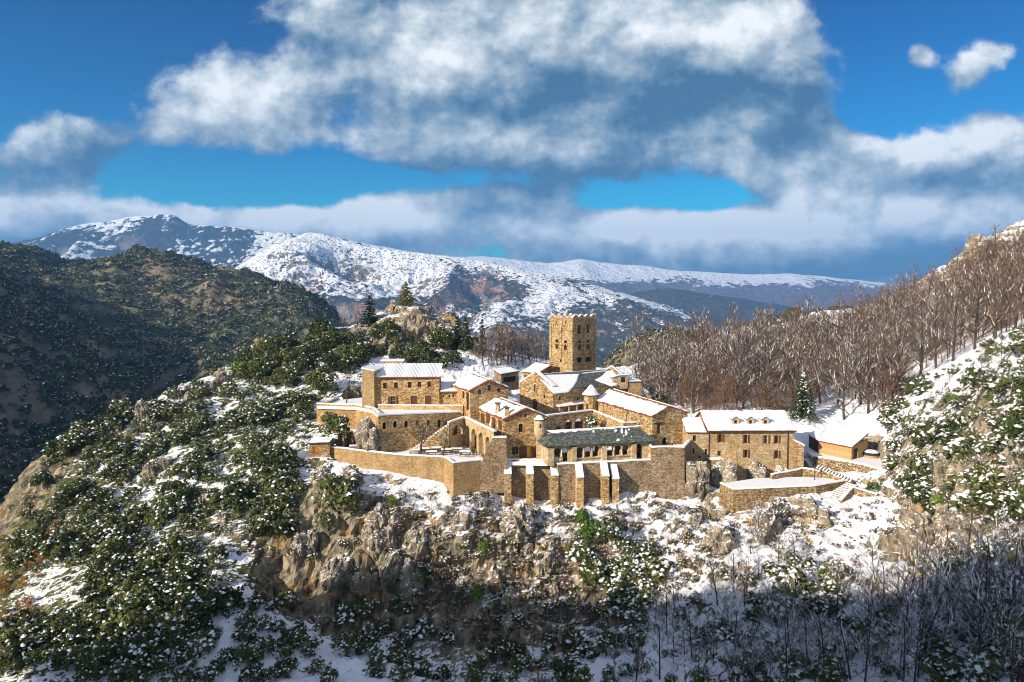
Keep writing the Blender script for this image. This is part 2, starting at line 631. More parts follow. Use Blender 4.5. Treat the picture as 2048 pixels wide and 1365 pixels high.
class Field:
    """height field on a regular grid"""

    def __init__(s, x0, x1, y0, y1, st):
        s.x0, s.y0, s.st = x0, y0, st
        s.nx, s.ny = int((x1 - x0) / st) + 1, int((y1 - y0) / st) + 1
        s.X, s.Y = np.meshgrid(x0 + np.arange(s.nx) * st, y0 + np.arange(s.ny) * st)

    def g(s, x, y, arr=None):
        a = s.Z if arr is None else arr
        fx = min(max((x - s.x0) / s.st, 0), s.nx - 1.001); fy = min(max((y - s.y0) / s.st, 0), s.ny - 1.001)
        i, j = int(fx), int(fy); u, v = fx - i, fy - j
        return float((a[j, i] * (1 - u) + a[j, i + 1] * u) * (1 - v) + (a[j + 1, i] * (1 - u) + a[j + 1, i + 1] * u) * v)

    def hit(s, px, py, y0=None, y1=None):
        d = ray(px, py)
        y = s.y0 if y0 is None else y0
        ym = s.y0 + (s.ny - 1) * s.st if y1 is None else y1
        while y < ym:
            p = d * (y / d.y)
            if s.x0 < p.x < s.x0 + (s.nx - 1) * s.st and p.z < s.g(p.x, p.y):
                return Vector((p.x, p.y, s.g(p.x, p.y)))
            y += s.st * .7
        return None

    def faces(s):
        idx = np.arange(s.nx * s.ny).reshape(s.ny, s.nx)
        return np.stack([idx[:-1, :-1], idx[:-1, 1:], idx[1:, 1:], idx[1:, :-1]], -1).reshape(-1, 4)
# ------------------------------------------------------------------ near terrain
# photo pixel, photo pixel, distance, snowy, rocky, green
CP = [
 # foot of the walls
 (635, 950, 113, .5, .6, .3), (700, 960, 110, .5, .8, .3), (770, 965, 109.5, .6, .6, .3), (830, 990, 108, .95, .3, .1), (890, 998, 106.5, .9, .3, .1),
 (950, 990, 107, .8, .3, .2), (1000, 1003, 107, .8, .4, .3), (1100, 1010, 106.5, .8, .5, .1), (1200, 995, 108, .85, .5, .1), (1310, 1005, 108, .7, .6, .1),
 (1375, 1000, 108, .7, .7, .1), (1450, 1030, 103, .5, .9, .1), (1400, 960, 110, .4, 1, .1),
 # cliff under the abbey
 (620, 1010, 105.5, .1, 1, .2), (700, 1040, 103, .2, 1, .3), (800, 1040, 103, .5, .6, .4), (900, 1060, 101.5, .6, .5, .3), (1000, 1060, 101.5, .6, .6, .3),
 (1100, 1070, 101, .85, .3, .2), (1200, 1070, 101, .8, .4, .2), (1300, 1070, 101.5, .95, .2, .1), (1400, 1060, 100, .9, .3, .1),
 (600, 1120, 101.5, 0, 1, .1), (700, 1130, 99.5, .1, 1, .3), (800, 1120, 100.3, .3, .7, .5), (900, 1150, 98.6, .45, .6, .4), (1000, 1150, 98.4, .5, .6, .3),
 (1100, 1160, 97.5, .6, .6, .2), (1200, 1160, 97.3, .7, .4, .3), (1300, 1160, 95, .95, .1, .2), (1390, 1160, 93, .9, .3, .2),
 (600, 1205, 98.5, .1, 1, .1), (700, 1215, 98, .2, 1, .1), (800, 1215, 97.3, .2, 1, .2), (900, 1240, 95.5, .3, 1, .2), (1000, 1240, 95, .4, .9, .2),
 (1100, 1250, 94, .6, .7, .2), (1200, 1250, 92.5, .7, .6, .2), (1300, 1250, 87, .9, .2, .2),
 (600, 1270, 91, .7, .2, .5), (750, 1290, 92, .7, .2, .5), (880, 1300, 92.5, .5, .5, .4), (1000, 1310, 92, .3, 1, .1), (1130, 1320, 89.5, .4, .9, .2), (1250, 1320, 83, .7, .4, .3),
 (450, 1365, 82, .7, .2, .6), (700, 1365, 80, .7, .2, .6), (950, 1365, 82, .5, .5, .3), (1150, 1365, 80, .5, .5, .3), (1300, 1365, 76, .8, .2, .3),
 # left spur, crest and face
 (645, 665, 168, .3, .3, .8), (560, 700, 160, .3, .3, .9), (480, 735, 152, .4, .5, .8), (400, 765, 147, .4, .9, .4), (300, 805, 142, .5, .8, .5), (220, 850, 137, .4, .5, .8),
 (115, 885, 131, .3, .9, .4), (70, 940, 126, .1, 1, .5), (45, 1010, 119, .1, 1, .5), (35, 1090, 111, .2, .6, .8), (0, 1180, 102, .2, .4, .9), (-80, 1260, 94, .2, .4, .9),
 (600, 780, 139, .4, .3, .9), (520, 800, 137, .5, .5, .7), (430, 840, 132, .5, .5, .7), (330, 890, 128, .5, .4, .8), (230, 930, 124, .5, .4, .8), (140, 980, 119, .4, .6, .7),
 (560, 870, 123, .4, .4, .8), (480, 920, 119, .5, .4, .8), (380, 980, 114, .5, .4, .8), (280, 1030, 110.5, .5, .4, .9), (170, 1080, 106.5, .4, .5, .8), (80, 1150, 101, .5, .5, .7),
 (560, 960, 112, .3, .5, .8), (470, 1020, 107.5, .5, .4, .8), (380, 1080, 103, .5, .4, .8), (270, 1130, 99.5, .6, .3, .8), (150, 1190, 95, .5, .4, .8), (60, 1270, 90, .4, .4, .8),
 (530, 1070, 103, .3, .7, .6), (470, 1140, 97, .6, .4, .6), (370, 1190, 93, .7, .2, .8), (250, 1240, 90, .5, .2, .9), (120, 1310, 86, .4, .2, 1.),
 (500, 1220, 91, .8, .2, .5), (420, 1290, 86, .8, .1, .6), (250, 1340, 83, .5, .2, .9), (50, 1380, 81, .4, .2, 1.),
 # rocky knoll behind the abbey
 (820, 604, 180, .6, .7, .2), (745, 630, 174, .6, .7, .3), (690, 680, 167, .7, .5, .5), (862, 615, 180, .5, .9, .1), (905, 636, 178, .5, .8, .2), (960, 690, 172, .7, .3, .3),
 (790, 680, 163, .5, .9, .2), (880, 700, 160, .5, .6, .3), (780, 735, 150, .6, .4, .4), (900, 745, 152, .8, .4, .2), (990, 720, 160, .9, .2, .1), (1060, 712, 175, .9, .2, .1), (950, 765, 145, .9, .3, .1),
 (1100, 730, 175, .8, .2, .1), (700, 745, 147, .5, .3, .7),
 # right: clearing, forest, ridge
 (1250, 760, 168, .6, .1, .3), (1270, 735, 220, .5, .2, .3), (1400, 700, 245, .6, .5, .4), (1500, 670, 245, .7, .6, .4), (1600, 640, 250, .7, .6, .3), (1700, 620, 245, .6, .3, .2), (1760, 605, 238, .5, .5, .2),
 (1900, 545, 236, .5, .6, .1), (1960, 495, 232, .6, .9, .1), (2048, 470, 225, .7, .9, .1), (2150, 420, 220, .7, .6, .1),
 (1300, 800, 150, .6, .1, .2), (1420, 800, 148, .8, .1, .1), (1530, 812, 140, .9, .1, .1), (1630, 820, 138, .95, .1, .1), (1680, 830, 135, 1., 0, 0), (1700, 850, 129, .9, .2, .1), (1620, 850, 130, 1., .1, .1), (1760, 855, 124, .9, .4, .1),
 (1500, 750, 185, .6, .1, .2), (1650, 750, 180, .7, .1, .1), (1760, 770, 155, .8, .1, .1), (1850, 700, 180, .7, .1, .1), (1850, 750, 135, .9, .1, .2), (1950, 640, 190, .6, .1, .1), (1960, 700, 125, .9, .1, .2), (2048, 680, 105, .9, .2, .3), (2150, 620, 115, .9, .2, .2), (2048, 600, 185, .6, .2, .1), (2200, 520, 190, .6, .2, .1),
 # right: near slope
 (1820, 850, 113, .7, .3, .6), (1920, 800, 104, .7, .2, .7), (2048, 770, 88, .8, .3, .6), (2150, 740, 85, .8, .3, .6),
 (1800, 935, 107, .6, .6, .4), (1900, 900, 97, .6, .4, .6), (2048, 870, 80, .7, .3, .6), (2150, 850, 74, .7, .3, .6),
 (1770, 1000, 101, .7, .6, .3), (1850, 1000, 92, .6, .8, .4), (1960, 970, 82, .7, .4, .5), (2048, 980, 73, .7, .3, .5),
 (1700, 1010, 103, .7, .3, .5), (1720, 1060, 96, .95, .2, .1), (1800, 1070, 88, .4, 1, .2), (1900, 1080, 77, .5, .8, .3), (2048, 1100, 61, .6, .3, .5), (2150, 1100, 55, .6, .3, .5),
 (1600, 1010, 101, .5, .9, .2), (1540, 1040, 99.5, .3, 1, .1), (1500, 1080, 96, .8, .5, .1), (1600, 1090, 94, .8, .4, .3), (1660, 1120, 90, .9, .2, .1), (1760, 1150, 81, .9, .3, .2),
 (1450, 1140, 92, .9, .5, .2), (1550, 1180, 85, .7, .2, .5), (1650, 1200, 79, .9, .1, .2), (1800, 1220, 70, .7, .1, .3), (1950, 1220, 60, .7, .1, .3), (2100, 1220, 51, .7, .1, .3),
 (1400, 1240, 85, .8, .2, .4), (1500, 1270, 78, .7, .1, .4), (1650, 1300, 69, .8, .1, .3), (1800, 1330, 60, .8, .1, .3), (1950, 1340, 51, .8, .1, .3), (2100, 1340, 45, .8, .1, .3),
 (1450, 1365, 71, .7, .1, .4), (1600, 1365, 64, .7, .1, .4)]
P3 = [at(a, b_, c) for a, b_, c, *_ in CP]
PXY = [(p.x, p.y) for p in P3]; PZ = [p.z for p in P3]; PA = []
for c, p in zip(CP, P3):
    s_, r_, g_ = c[3:]
    if p.x < -28 and p.y < 150: s_ += .02; r_ *= .62
    if 590 < c[0] < 1460 and c[1] > 1030: s_ -= .02 if c[1] < 1155 else .10; r_ = min(1, r_ + .2)
    if c[2] > 150 and 640 < c[0] < 1000: s_ -= .1
    if c[0] >= 1400 and c[1] > 1130: s_ -= .12
    PA.append((s_, r_, g_))


def cw(x, y, z, s=.5, r=.4, g=.6):
    PXY.append((x, y)); PZ.append(z); PA.append((s, r, g))


# behind the crests, inside the compound, below and around the drone
for q in [(-130, 165, -75), (-112, 190, -80), (-85, 205, -70), (-50, 215, -55), (-20, 225, -50), (15, 235, -55), (45, 255, -48), (-125, 130, -80), (-118, 100, -78), (-95, 75, -66), (-140, 80, -90), (-140, 225, -110), (-60, 270, -100), (0, 285, -100), (60, 290, -75), (110, 290, -35), (150, 290, -12), (190, 290, 5), (190, 220, 36)]:
    cw(*q)
for q in [(-2, 116, -29.5), (-15, 114, -29.3), (-25, 116, -29.5), (10, 118, -29.5), (20, 116, -29.5), (-12, 124, -27), (-25, 124, -26), (4, 130, -26.5), (14, 134, -26), (22, 132, -26), (-8, 136, -23), (10, 145, -23.5), (22, 146, -24), (0, 150, -21.5), (33, 119, -31), (45, 118, -31), (54, 117, -30.5), (62, 121, -29)]:
    cw(*q, 1, .2, .1)
for q in [(-60, 55, -50), (-20, 60, -52), (15, 55, -50), (-90, 40, -46), (-40, 30, -54), (0, 30, -52), (35, 40, -32), (60, 30, -12), (95, 60, 2), (120, 90, 14), (150, 140, 22), (60, 10, -14), (0, 5, -52), (-60, 5, -48), (110, 20, 5), (150, 60, 25), (-140, 20, -50)]:
    cw(*q)

NF = Field(-142, 192, 4, 292, .9)
Pn = np.array(PXY); An = np.array(PA, float)
LEV_T, LEV_B, LEV_C, LEV_D = -27.0, -20.6, -23.5, -30.0
# flats and ceilings under the buildings: (plan polygon, height)
compound = [
 ([(-33, 119), (-26, 114), (-11, 109.5), (-4.5, 109.5), (0, 110), (23, 112.5), (26, 116), (25, 122), (20, 134), (8, 132), (-9, 122), (-20, 119), (-30, 124)], -29.0),
 ([(-34, 126), (-28, 122), (-19, 117.5), (-9, 120), (-6, 128), (-8, 136), (-24, 136), (-34, 140)], -22.5),
 ([(-8, 128), (2, 130), (8, 131), (25, 142), (24, 150), (6, 146), (-2, 138), (-8, 136)], -25.5),
 ([(25, 112), (33, 111.5), (33, 114), (52, 114), (52, 123), (34, 122), (32, 124), (22, 140), (17, 136)], -31.0),
 ([(30.5, 110.5), (41, 105), (52, 107.5), (54, 112), (52, 117), (33, 116)], -32.0),
 ([(50, 117), (53, 122), (62, 127), (66, 122), (62, 112), (58, 110)], -29.6),
 ([(6, 152), (14, 148.5), (22, 154), (14, 161)], -24)]


def blocks(x, y, z, cell, zs=1.7, seed=0):
    """cellular noise: a random step for each cracked block, and the distance to the crack"""
    x, y, z = x / cell, y / cell, z / (cell * zs)
    ix, iy, iz = np.floor(x).astype(int), np.floor(y).astype(int), np.floor(z).astype(int)
    best = np.full(x.shape, 9.0); sec = np.full(x.shape, 9.0); val = np.zeros(x.shape)
    for a in (-1, 0, 1):
        for b_ in (-1, 0, 1):
            for c in (-1, 0, 1):
                h = _perm[(_perm[(_perm[(ix + a + seed) & 511] + iy + b_) & 511] + iz + c) & 511]
                d2 = (ix + a + .5 + .45 * _val[h] - x) ** 2 + (iy + b_ + .5 + .45 * _val[(h + 71) & 511] - y) ** 2 + (iz + c + .5 + .45 * _val[(h + 143) & 511] - z) ** 2
                m = d2 < best
                sec = np.where(m, best, np.minimum(sec, d2)); val = np.where(m, _val[(h + 211) & 511], val); best = np.where(m, d2, best)
    return val, np.sqrt(sec) - np.sqrt(best)


def surface(X, Y):
    Q = np.stack([X.ravel(), Y.ravel()], -1)
    Z0 = tps(PXY, PZ, Q, 2.0).reshape(X.shape)
    ATT = np.zeros((len(Q), 3))
    for k in range(0, len(Q), 20000):
        d2 = ((Q[k:k + 20000, None] - Pn[None]) ** 2).sum(-1) + 2
        wgt = d2 ** -2.0
        ATT[k:k + 20000] = wgt @ An / wgt.sum(1, keepdims=True)
    rk = ATT[:, 1].reshape(X.shape)
    lay = ridged(X * .055, Y * .055, 3.1, 4) - .35
    Z1 = Z0 + (.5 + 2.2 * rk) * lay + .9 * fbm(X * .16, Y * .16, 7.7, 4)
    lev = 2.6 + .0 * X
    warp = Z1 + 1.6 * fbm(X * .09, Y * .09, 1.3, 3)
    st = np.floor(warp / lev) * lev + lev * np.clip((warp / lev - np.floor(warp / lev) - .35) / .3, 0, 1)
    Z1 = Z1 + np.clip(rk - .25, 0, .7) * .75 * (st - warp)
    cm = np.zeros(X.shape, bool)
    for poly, h in compound:
        m_ = in_poly(X, Y, poly); cm |= m_
        Z1 = np.where(m_, np.minimum(Z1, h), Z1)
    gy = np.gradient(Z1, axis=0) / np.gradient(Y, axis=0); gx = np.gradient(Z1, axis=1) / np.gradient(X, axis=1)
    nl = np.sqrt(gx * gx + gy * gy + 1)
    Nx, Ny, Nz = -gx / nl, -gy / nl, 1 / nl
    steep = np.clip((1 - Nz) * 2.2, 0, 1)
    zz = Z1
    d = (ridged(X * .35, Y * .35, zz * .22, 5) - .4) * (.25 + .6 * steep * (.4 + rk)) + .3 * fbm(X * .9, Y * .9, zz * .8, 3)
    wx, wy = X + 1.2 * fbm(X * .2, Y * .2, zz * .2, 3), Y + 1.2 * fbm(X * .2 + 9, Y * .2, zz * .2, 3)
    v1, e1 = blocks(wx, wy, zz, 4.6, 1.9); v2, e2 = blocks(wx, wy, zz, 1.7, 1.5, 33)
    rr = np.clip(rk * 1.25 - .2, 0, 1) * np.clip(steep * 1.6, .25, 1)
    d = d + rr * (1.5 * v1 + .55 * v2 - .9 * np.exp(-e1 * 9) - .4 * np.exp(-e2 * 9))
    d = np.where(cm, 0, d)
    return X + Nx * d, Y + Ny * d, zz + Nz * d, ATT, cm


_, _, NF.Z, _, cmask = surface(NF.X, NF.Y)
gxs = np.concatenate([np.arange(-142, -48, .66), np.arange(-48, 56, .4), np.arange(56, 192, .66)])
gys = np.concatenate([np.arange(4, 60, 1.1), np.arange(60, 86, .55), np.arange(86, 113, .3), np.arange(113, 186, .6), np.arange(186, 292, 1.0)])
GX, GY = np.meshgrid(gxs, gys)
VX, VY, VZ, ATT, _ = surface(GX, GY)
idx = np.arange(GX.size).reshape(GX.shape)
gme = np_mesh('ground', np.stack([VX.ravel(), VY.ravel(), VZ.ravel()], -1), np.stack([idx[:-1, :-1], idx[:-1, 1:], idx[1:, 1:], idx[1:, :-1]], -1).reshape(-1, 4), [], smooth=False)
ca = gme.color_attributes.new('zone', 'FLOAT_COLOR', 'POINT')
ca.data.foreach_set('color', np.concatenate([ATT, np.ones((len(ATT), 1))], 1).astype(np.float32).ravel())


def groundmat():
    m, t, b = mk('ground', .92)
    p = geo(t)
    at_ = t.n('ShaderNodeAttribute', attribute_name='zone')
    sc_ = t.n('ShaderNodeSeparateColor')
    t.put(sc_.inputs[0], at_.outputs['Color'])
    snow, rock, green = sc_.outputs[0], sc_.outputs[1], sc_.outputs[2]
    nz = t.n('ShaderNodeSeparateXYZ')
    t.put(nz.inputs[0], geo(t, 'Normal'))
    n1 = t.noise(p, .22, 5, .62)
    n2 = t.noise(p, 1.1, 6, .65)
    n3 = t.noise(p, 4.0, 4, .65)
    streak = t.noise(t.v('MULTIPLY', p, (1, 1, .3)), .9, 6, .65, .4)
    rc = t.ramp(streak, [(.28, (.045, .042, .037)), (.42, (.17, .15, .115)), (.54, (.34, .285, .20)), (.75, (.55, .44, .29))])
    rc = t.mix(t.step(n1, .5, .66), rc, t.mix(1, rc, (1.15, .85, .58), 'MULTIPLY'))
    rc = t.mix(t.m('MULTIPLY', t.step(n3, .5, .7), .7), rc, t.mix(1, rc, (.4, .42, .36), 'MULTIPLY'))
    rc = t.mix(t.m('MULTIPLY', t.step(n2, .52, .7), .8), rc, (.085, .085, .03))
    gc = t.ramp(n2, [(.3, (.028, .034, .010)), (.5, (.078, .088, .026)), (.72, (.14, .14, .05))])
    bc = t.ramp(n3, [(.3, (.035, .02, .012)), (.6, (.11, .065, .035)), (.8, (.2, .13, .07))])
    veg = t.mix(t.step(t.m('ADD', n1, t.m('MULTIPLY', t.m('SUBTRACT', green, .45), .5)), .40, .56), bc, gc)
    fr = t.step(t.m('ADD', t.m('ADD', rock, t.m('MULTIPLY', t.m('SUBTRACT', n2, .5), 1.3)), t.m('MULTIPLY', t.m('SUBTRACT', .72, nz.outputs[2]), .9)), .42, .66)
    c = t.mix(fr, veg, rc)
    q = t.v('MULTIPLY', p, (1, 1, 1.8))
    s1 = t.noise(q, .5, 6, .68, .5)
    s2 = t.noise(q, 2.2, 4, .65)
    sn = t.m('ADD', t.m('MULTIPLY', t.m('SUBTRACT', s1, .5), 1.9), t.m('MULTIPLY', t.m('SUBTRACT', s2, .5), 1.6))
    sn = t.m('ADD', sn, t.m('MULTIPLY', t.m('SUBTRACT', nz.outputs[2], .70), 1.7))
    sn = t.m('ADD', sn, t.m('MULTIPLY', t.m('SUBTRACT', snow, .62), 1.5))
    f = t.step(sn, -.02, .10)
    c = t.mix(f, c, (.86, .87, .90))
    t.put(b.inputs['Base Color'], c)
    hh = t.m('ADD', t.m('MULTIPLY', n2, .8), t.m('ADD', t.m('MULTIPLY', n3, .35), t.m('MULTIPLY', streak, .8)))
    t.put(b.inputs['Normal'], t.bump(hh, .9, .35))
    return m


gme.materials.append(groundmat())
tag(link('ground', gme), 'snow-dusted rocky ground falling away round the abbey', 'ground', kind='structure')


# ------------------------------------------------------------------ middle distance: wooded hill across the left valley
MP = [(0, 505, 800), (60, 500, 790), (130, 522, 780), (185, 528, 790), (270, 508, 820), (340, 522, 800), (400, 540, 780), (480, 570, 740), (560, 592, 700), (600, 617, 660), (640, 665, 600),
      (284, 795, 420), (200, 700, 560), (185, 640, 640), (110, 590, 700), (350, 700, 560), (450, 720, 500), (400, 650, 640), (300, 600, 720), (300, 560, 770), (330, 880, 390), (500, 760, 440), (520, 660, 600), (560, 700, 520), (620, 720, 480), (680, 760, 430), (450, 600, 710), (240, 640, 640),
      (150, 620, 640), (60, 560, 720)]
mxy = []; mz = []
for a, b_, c in MP:
    p = at(a, b_, c); mxy.append((p.x, p.y)); mz.append(p.z)
for q in [(-480, 500, 60), (-430, 380, 64), (-390, 270, 55), (-360, 150, 45), (-340, 30, 40), (-300, 560, -36), (-270, 440, -68), (-235, 380, -88), (-200, 330, -105), (-170, 250, -125), (-150, 150, -125), (-160, 60, -110), (-330, 450, -20), (-290, 330, -40), (-250, 230, -55), (-230, 120, -60), (-230, 20, -50), (-560, 620, 62), (-600, 750, 60), (-620, 900, 45), (-640, 300, 110),
          (-450, 1000, -60), (-250, 1000, -90), (0, 900, -150), (200, 1000, -150), (450, 1000, -140), (-100, 700, -120), (0, 500, -130), (100, 400, -120), (0, 330, -115), (-80, 300, -120), (-100, 420, -115),
          (-700, 1100, -20), (520, 640, -60), (420, 440, -60), (330, 320, -60), (500, 250, -40)]:
    mxy.append(q[:2]); mz.append(q[2])
for a, b_, c in [(1215, 738, 330), (1300, 706, 420), (1400, 672, 470), (1480, 690, 500), (1600, 700, 520), (1750, 700, 500), (1550, 700, 400), (1250, 720, 410), (1340, 715, 380), (1440, 690, 420)]:
    p = at(a, b_, c); mxy.append((p.x, p.y)); mz.append(p.z)
MF = Field(-760, 560, 20, 1100, 4.0)
MF.Z = tps(mxy, mz, np.stack([MF.X.ravel(), MF.Y.ravel()], -1), 20).reshape(MF.X.shape)
X, Y = MF.X, MF.Y
MF.Z = MF.Z + 30 * (ridged(X * .0075 + .3 * fbm(X * .01, Y * .01, 2, 3), Y * .0075, .7, 6, 2.1, .55) - .45) + 4 * fbm(X * .03, Y * .03, 2.2, 4) + 1.5 * (ridged(X * .08, Y * .08, .5, 3) - .4)
cut = (X > NF.x0 + 6) & (X < 186) & (Y > 2) & (Y < 286)
MF.Z = np.where(cut, np.minimum(MF.Z, -150), MF.Z)
hme = np_mesh('wooded_hills', np.stack([X.ravel(), Y.ravel(), MF.Z.ravel()], -1), MF.faces(), [], smooth=True)


def hillmat(name, sc, snowbias, rockamt, veg, pink=(.36, .20, .13), alt=None, rs=(.18, .15, .11), tree=True, bumpd=6):
    """far slopes: scrub, rock and speckled snow; sc = size of one patch in metres"""
    m, t, b = mk(name, .95)
    p = geo(t)
    s = 1.0 / sc
    nz = t.n('ShaderNodeSeparateXYZ'); t.put(nz.inputs[0], geo(t, 'Normal'))
    pz = t.n('ShaderNodeSeparateXYZ'); t.put(pz.inputs[0], p)
    n0 = t.noise(p, s * .18, 5, .6)
    n1 = t.noise(p, s * .7, 6, .65)
    n2 = t.noise(p, s * 3, 5, .65)
    n3 = t.noise(t.v('MULTIPLY', p, (1, 1, .35)), s * 1.3, 6, .7)
    vc = t.ramp(n2, veg)
    rc = t.ramp(n3, [(.3, tuple(x * .45 for x in rs)), (.55, rs), (.75, tuple(x * 1.9 for x in rs))])
    rc = t.mix(t.step(n1, .5, .62), rc, t.mix(t.step(n3, .35, .65), tuple(x * .5 for x in pink), pink))
    fr = t.step(t.m('ADD', t.m('ADD', t.m('SUBTRACT', n1, .5), rockamt), t.m('MULTIPLY', t.m('SUBTRACT', .85, nz.outputs[2]), 1.2)), .0, .12)
    c = t.mix(fr, vc, rc)
    sn = t.m('ADD', t.m('MULTIPLY', t.m('SUBTRACT', n2, .5), 1.6), t.m('MULTIPLY', t.m('SUBTRACT', n0, .5), 2.3))
    sn = t.m('ADD', sn, t.m('MULTIPLY', t.m('SUBTRACT', n1, .5), .9))
    sn = t.m('ADD', sn, snowbias)
    if alt:
        sn = t.m('ADD', sn, t.m('MULTIPLY', t.m('SUBTRACT', t.m('DIVIDE', t.m('SUBTRACT', pz.outputs[2], alt[0]), alt[1] - alt[0]), .5), alt[2]))
    sn = t.m('ADD', sn, t.m('MULTIPLY', t.m('SUBTRACT', nz.outputs[2], .88), 1.0))
    f = t.step(sn, 0, .1)
    c = t.mix(f, c, (.84, .86, .9))
    if tree:
        v = t.voro(p, s * 5)
        tm = t.m('MULTIPLY', t.step(v, .42, .25), t.step(t.m('ADD', n1, t.m('MULTIPLY', n2, .3)), .56, .68))
        c = t.mix(tm, c, t.mix(.4, veg[0][1], veg[1][1]))
    t.put(b.inputs['Base Color'], c)
    t.put(b.inputs['Normal'], t.bump(t.m('ADD', n2, t.m('MULTIPLY', n3, 1.2)), .8, bumpd))
    return m


VEG = [(.3, (.020, .032, .010)), (.5, (.055, .066, .022)), (.72, (.14, .11, .045))]
hme.materials.append(hillmat('hill_scrub', 22, -.34, .04, VEG, (.34, .25, .14), bumpd=4))
tag(link('wooded_hills', hme), 'scrub-covered hills across the valley left of the abbey', 'hills', kind='structure')


# ------------------------------------------------------------------ far ranges
def mountain(name, crest, Y0, D, base, mat, label, amp=.3, L=500, seed=0., nx=420, ny=150, back=.35, sharp=1.15):
    px = np.array([c[0] for c in crest], float); py = np.array([c[1] for c in crest], float)
    pz = np.array([at(a, b_, Y0).z for a, b_ in crest])
    xs = np.array([at(a, b_, Y0).x for a, b_ in crest])
    gx_ = np.linspace(xs[0], xs[-1], nx)
    gt = np.concatenate([np.linspace(-back, 0, ny // 6, endpoint=False), np.linspace(0, 1, ny)])
    Xm, T = np.meshgrid(gx_, gt)
    Ym = Y0 - T * D
    cr = np.interp(gx_, xs, pz)
    ker = np.hanning(9); ker /= ker.sum()
    cr = np.convolve(np.pad(cr, 4, 'edge'), ker, 'valid')
    H = cr[None] - base
    prof = np.where(T >= 0, np.clip(1 - T, 0, 1) ** sharp, 1 - np.abs(T) / back * .8)
    wx = Xm + .25 * L * fbm(Xm / L, Ym / L, seed + 4, 3)
    wy = Ym + .25 * L * fbm(Xm / L, Ym / L, seed + 8, 3)
    nz = ridged(wx / L, wy / (L * 1.9), seed, 7, 2.05, .52) - .55
    env = np.clip(np.abs(T) * 6, .05, 1) * np.clip((1.02 - T) * 3, 0, 1)
    Zm = base + H * prof + amp * H * nz * env + .015 * H * fbm(Xm / (L * .12), Ym / (L * .12), seed, 4)
    n_y = len(gt)
    idx = np.arange(nx * n_y).reshape(n_y, nx)
    f = np.stack([idx[:-1, :-1], idx[1:, :-1], idx[1:, 1:], idx[:-1, 1:]], -1).reshape(-1, 4)
    me = np_mesh(name, np.stack([Xm.ravel(), Ym.ravel(), Zm.ravel()], -1), f, [mat], smooth=True)
    return tag(link(name, me), label, 'mountain', kind='structure')


VEGF = [(.3, (.02, .026, .022)), (.5, (.05, .05, .035)), (.7, (.12, .085, .06))]
VEGD = [(.3, (.012, .018, .02)), (.5, (.025, .032, .03)), (.7, (.05, .05, .045))]
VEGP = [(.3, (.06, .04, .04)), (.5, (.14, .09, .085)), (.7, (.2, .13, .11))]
mountain('snowy_mountain', [(330, 640), (400, 590), (450, 557), (490, 527), (530, 505), (570, 482), (610, 467), (645, 470), (690, 481), (770, 496), (860, 506), (960, 520), (1050, 538), (1150, 560), (1250, 588), (1350, 614), (1450, 640), (1550, 660), (1680, 690)],
         3000, 1650, -330, hillmat('mountain_snow', 60, .03, .02, VEGF, (.50, .27, .17), (-250, 230, 1.1), (.24, .20, .17), bumpd=14), 'snowy mountain with pinkish cliffs beyond the abbey', .34, 520, 3.3, 520, 190)
mountain('blue_mountain', [(-500, 560), (-250, 530), (-80, 505), (0, 493), (60, 478), (120, 462), (180, 445), (250, 436), (300, 428), (330, 427), (352, 431), (372, 442), (400, 446), (430, 452), (480, 452), (520, 460), (570, 465), (640, 470), (760, 492), (900, 520), (1000, 545), (1100, 580)],
         4800, 2500, -400, hillmat('mountain_blue', 120, -.02, -.2, VEGD, (.25, .2, .17), (-200, 700, .3), (.12, .12, .12), tree=False, bumpd=40), 'dark blue mountain with snow patches on the left skyline', .3, 1100, 9.1)
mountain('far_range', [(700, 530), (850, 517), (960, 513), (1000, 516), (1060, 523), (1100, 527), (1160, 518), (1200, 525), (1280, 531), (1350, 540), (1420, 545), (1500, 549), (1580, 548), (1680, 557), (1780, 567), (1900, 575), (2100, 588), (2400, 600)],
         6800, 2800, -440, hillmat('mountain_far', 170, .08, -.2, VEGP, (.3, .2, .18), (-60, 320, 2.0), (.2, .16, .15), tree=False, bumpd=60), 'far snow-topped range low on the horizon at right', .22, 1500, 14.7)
mountain('dark_ridge', [(1000, 620), (1150, 603), (1240, 590), (1300, 580), (1340, 577), (1450, 592), (1550, 607), (1650, 624), (1800, 650), (1950, 670)],
         3900, 1500, -400, hillmat('mountain_dark', 90, -.10, -.3, VEGF, (.2, .16, .14), (-100, 250, 1.4), (.1, .1, .1), tree=False, bumpd=30), 'dark forested ridge between the snowy mountain and far range', .2, 800, 21.9)
# ridge behind the drone: its crest throws the shade in the ravine
gx_, gt = np.meshgrid(np.linspace(-175, 120, 120), np.linspace(-260, -60, 80))     # w along the crest, t across it
cr = np.interp(gx_, [-175, -140, -110, -100, -92, -86, -72, -45, -29, -20, 20, 120], [-80, -60, -35, -8, 15, 22, 25, 39, 45, 51, 60, 70])
zz = cr - .55 * np.abs(gt + 100) + 7 * fbm(gx_ * .06, gt * .05, 3, 4) + 3.5 * fbm(gx_ * .25, gt * .25, 8, 3)
sA, cA = math.sin(SUN_A), math.cos(SUN_A)
idx = np.arange(gx_.size).reshape(gx_.shape)
rme = np_mesh('ravine_ridge', np.stack([(gt * sA + gx_ * cA).ravel(), (gt * cA - gx_ * sA).ravel(), zz.ravel()], -1),
              np.stack([idx[:-1, :-1], idx[:-1, 1:], idx[1:, 1:], idx[1:, :-1]], -1).reshape(-1, 4), [bpy.data.materials['hill_scrub']], smooth=True)
tag(link('ravine_ridge', rme), 'scrubby ridge on the near side of the ravine', 'ridge', kind='structure')
vb = MB(); vb.face([(-8500, -900, -460), (8500, -900, -460), (8500, 8000, -460), (-8500, 8000, -460)])
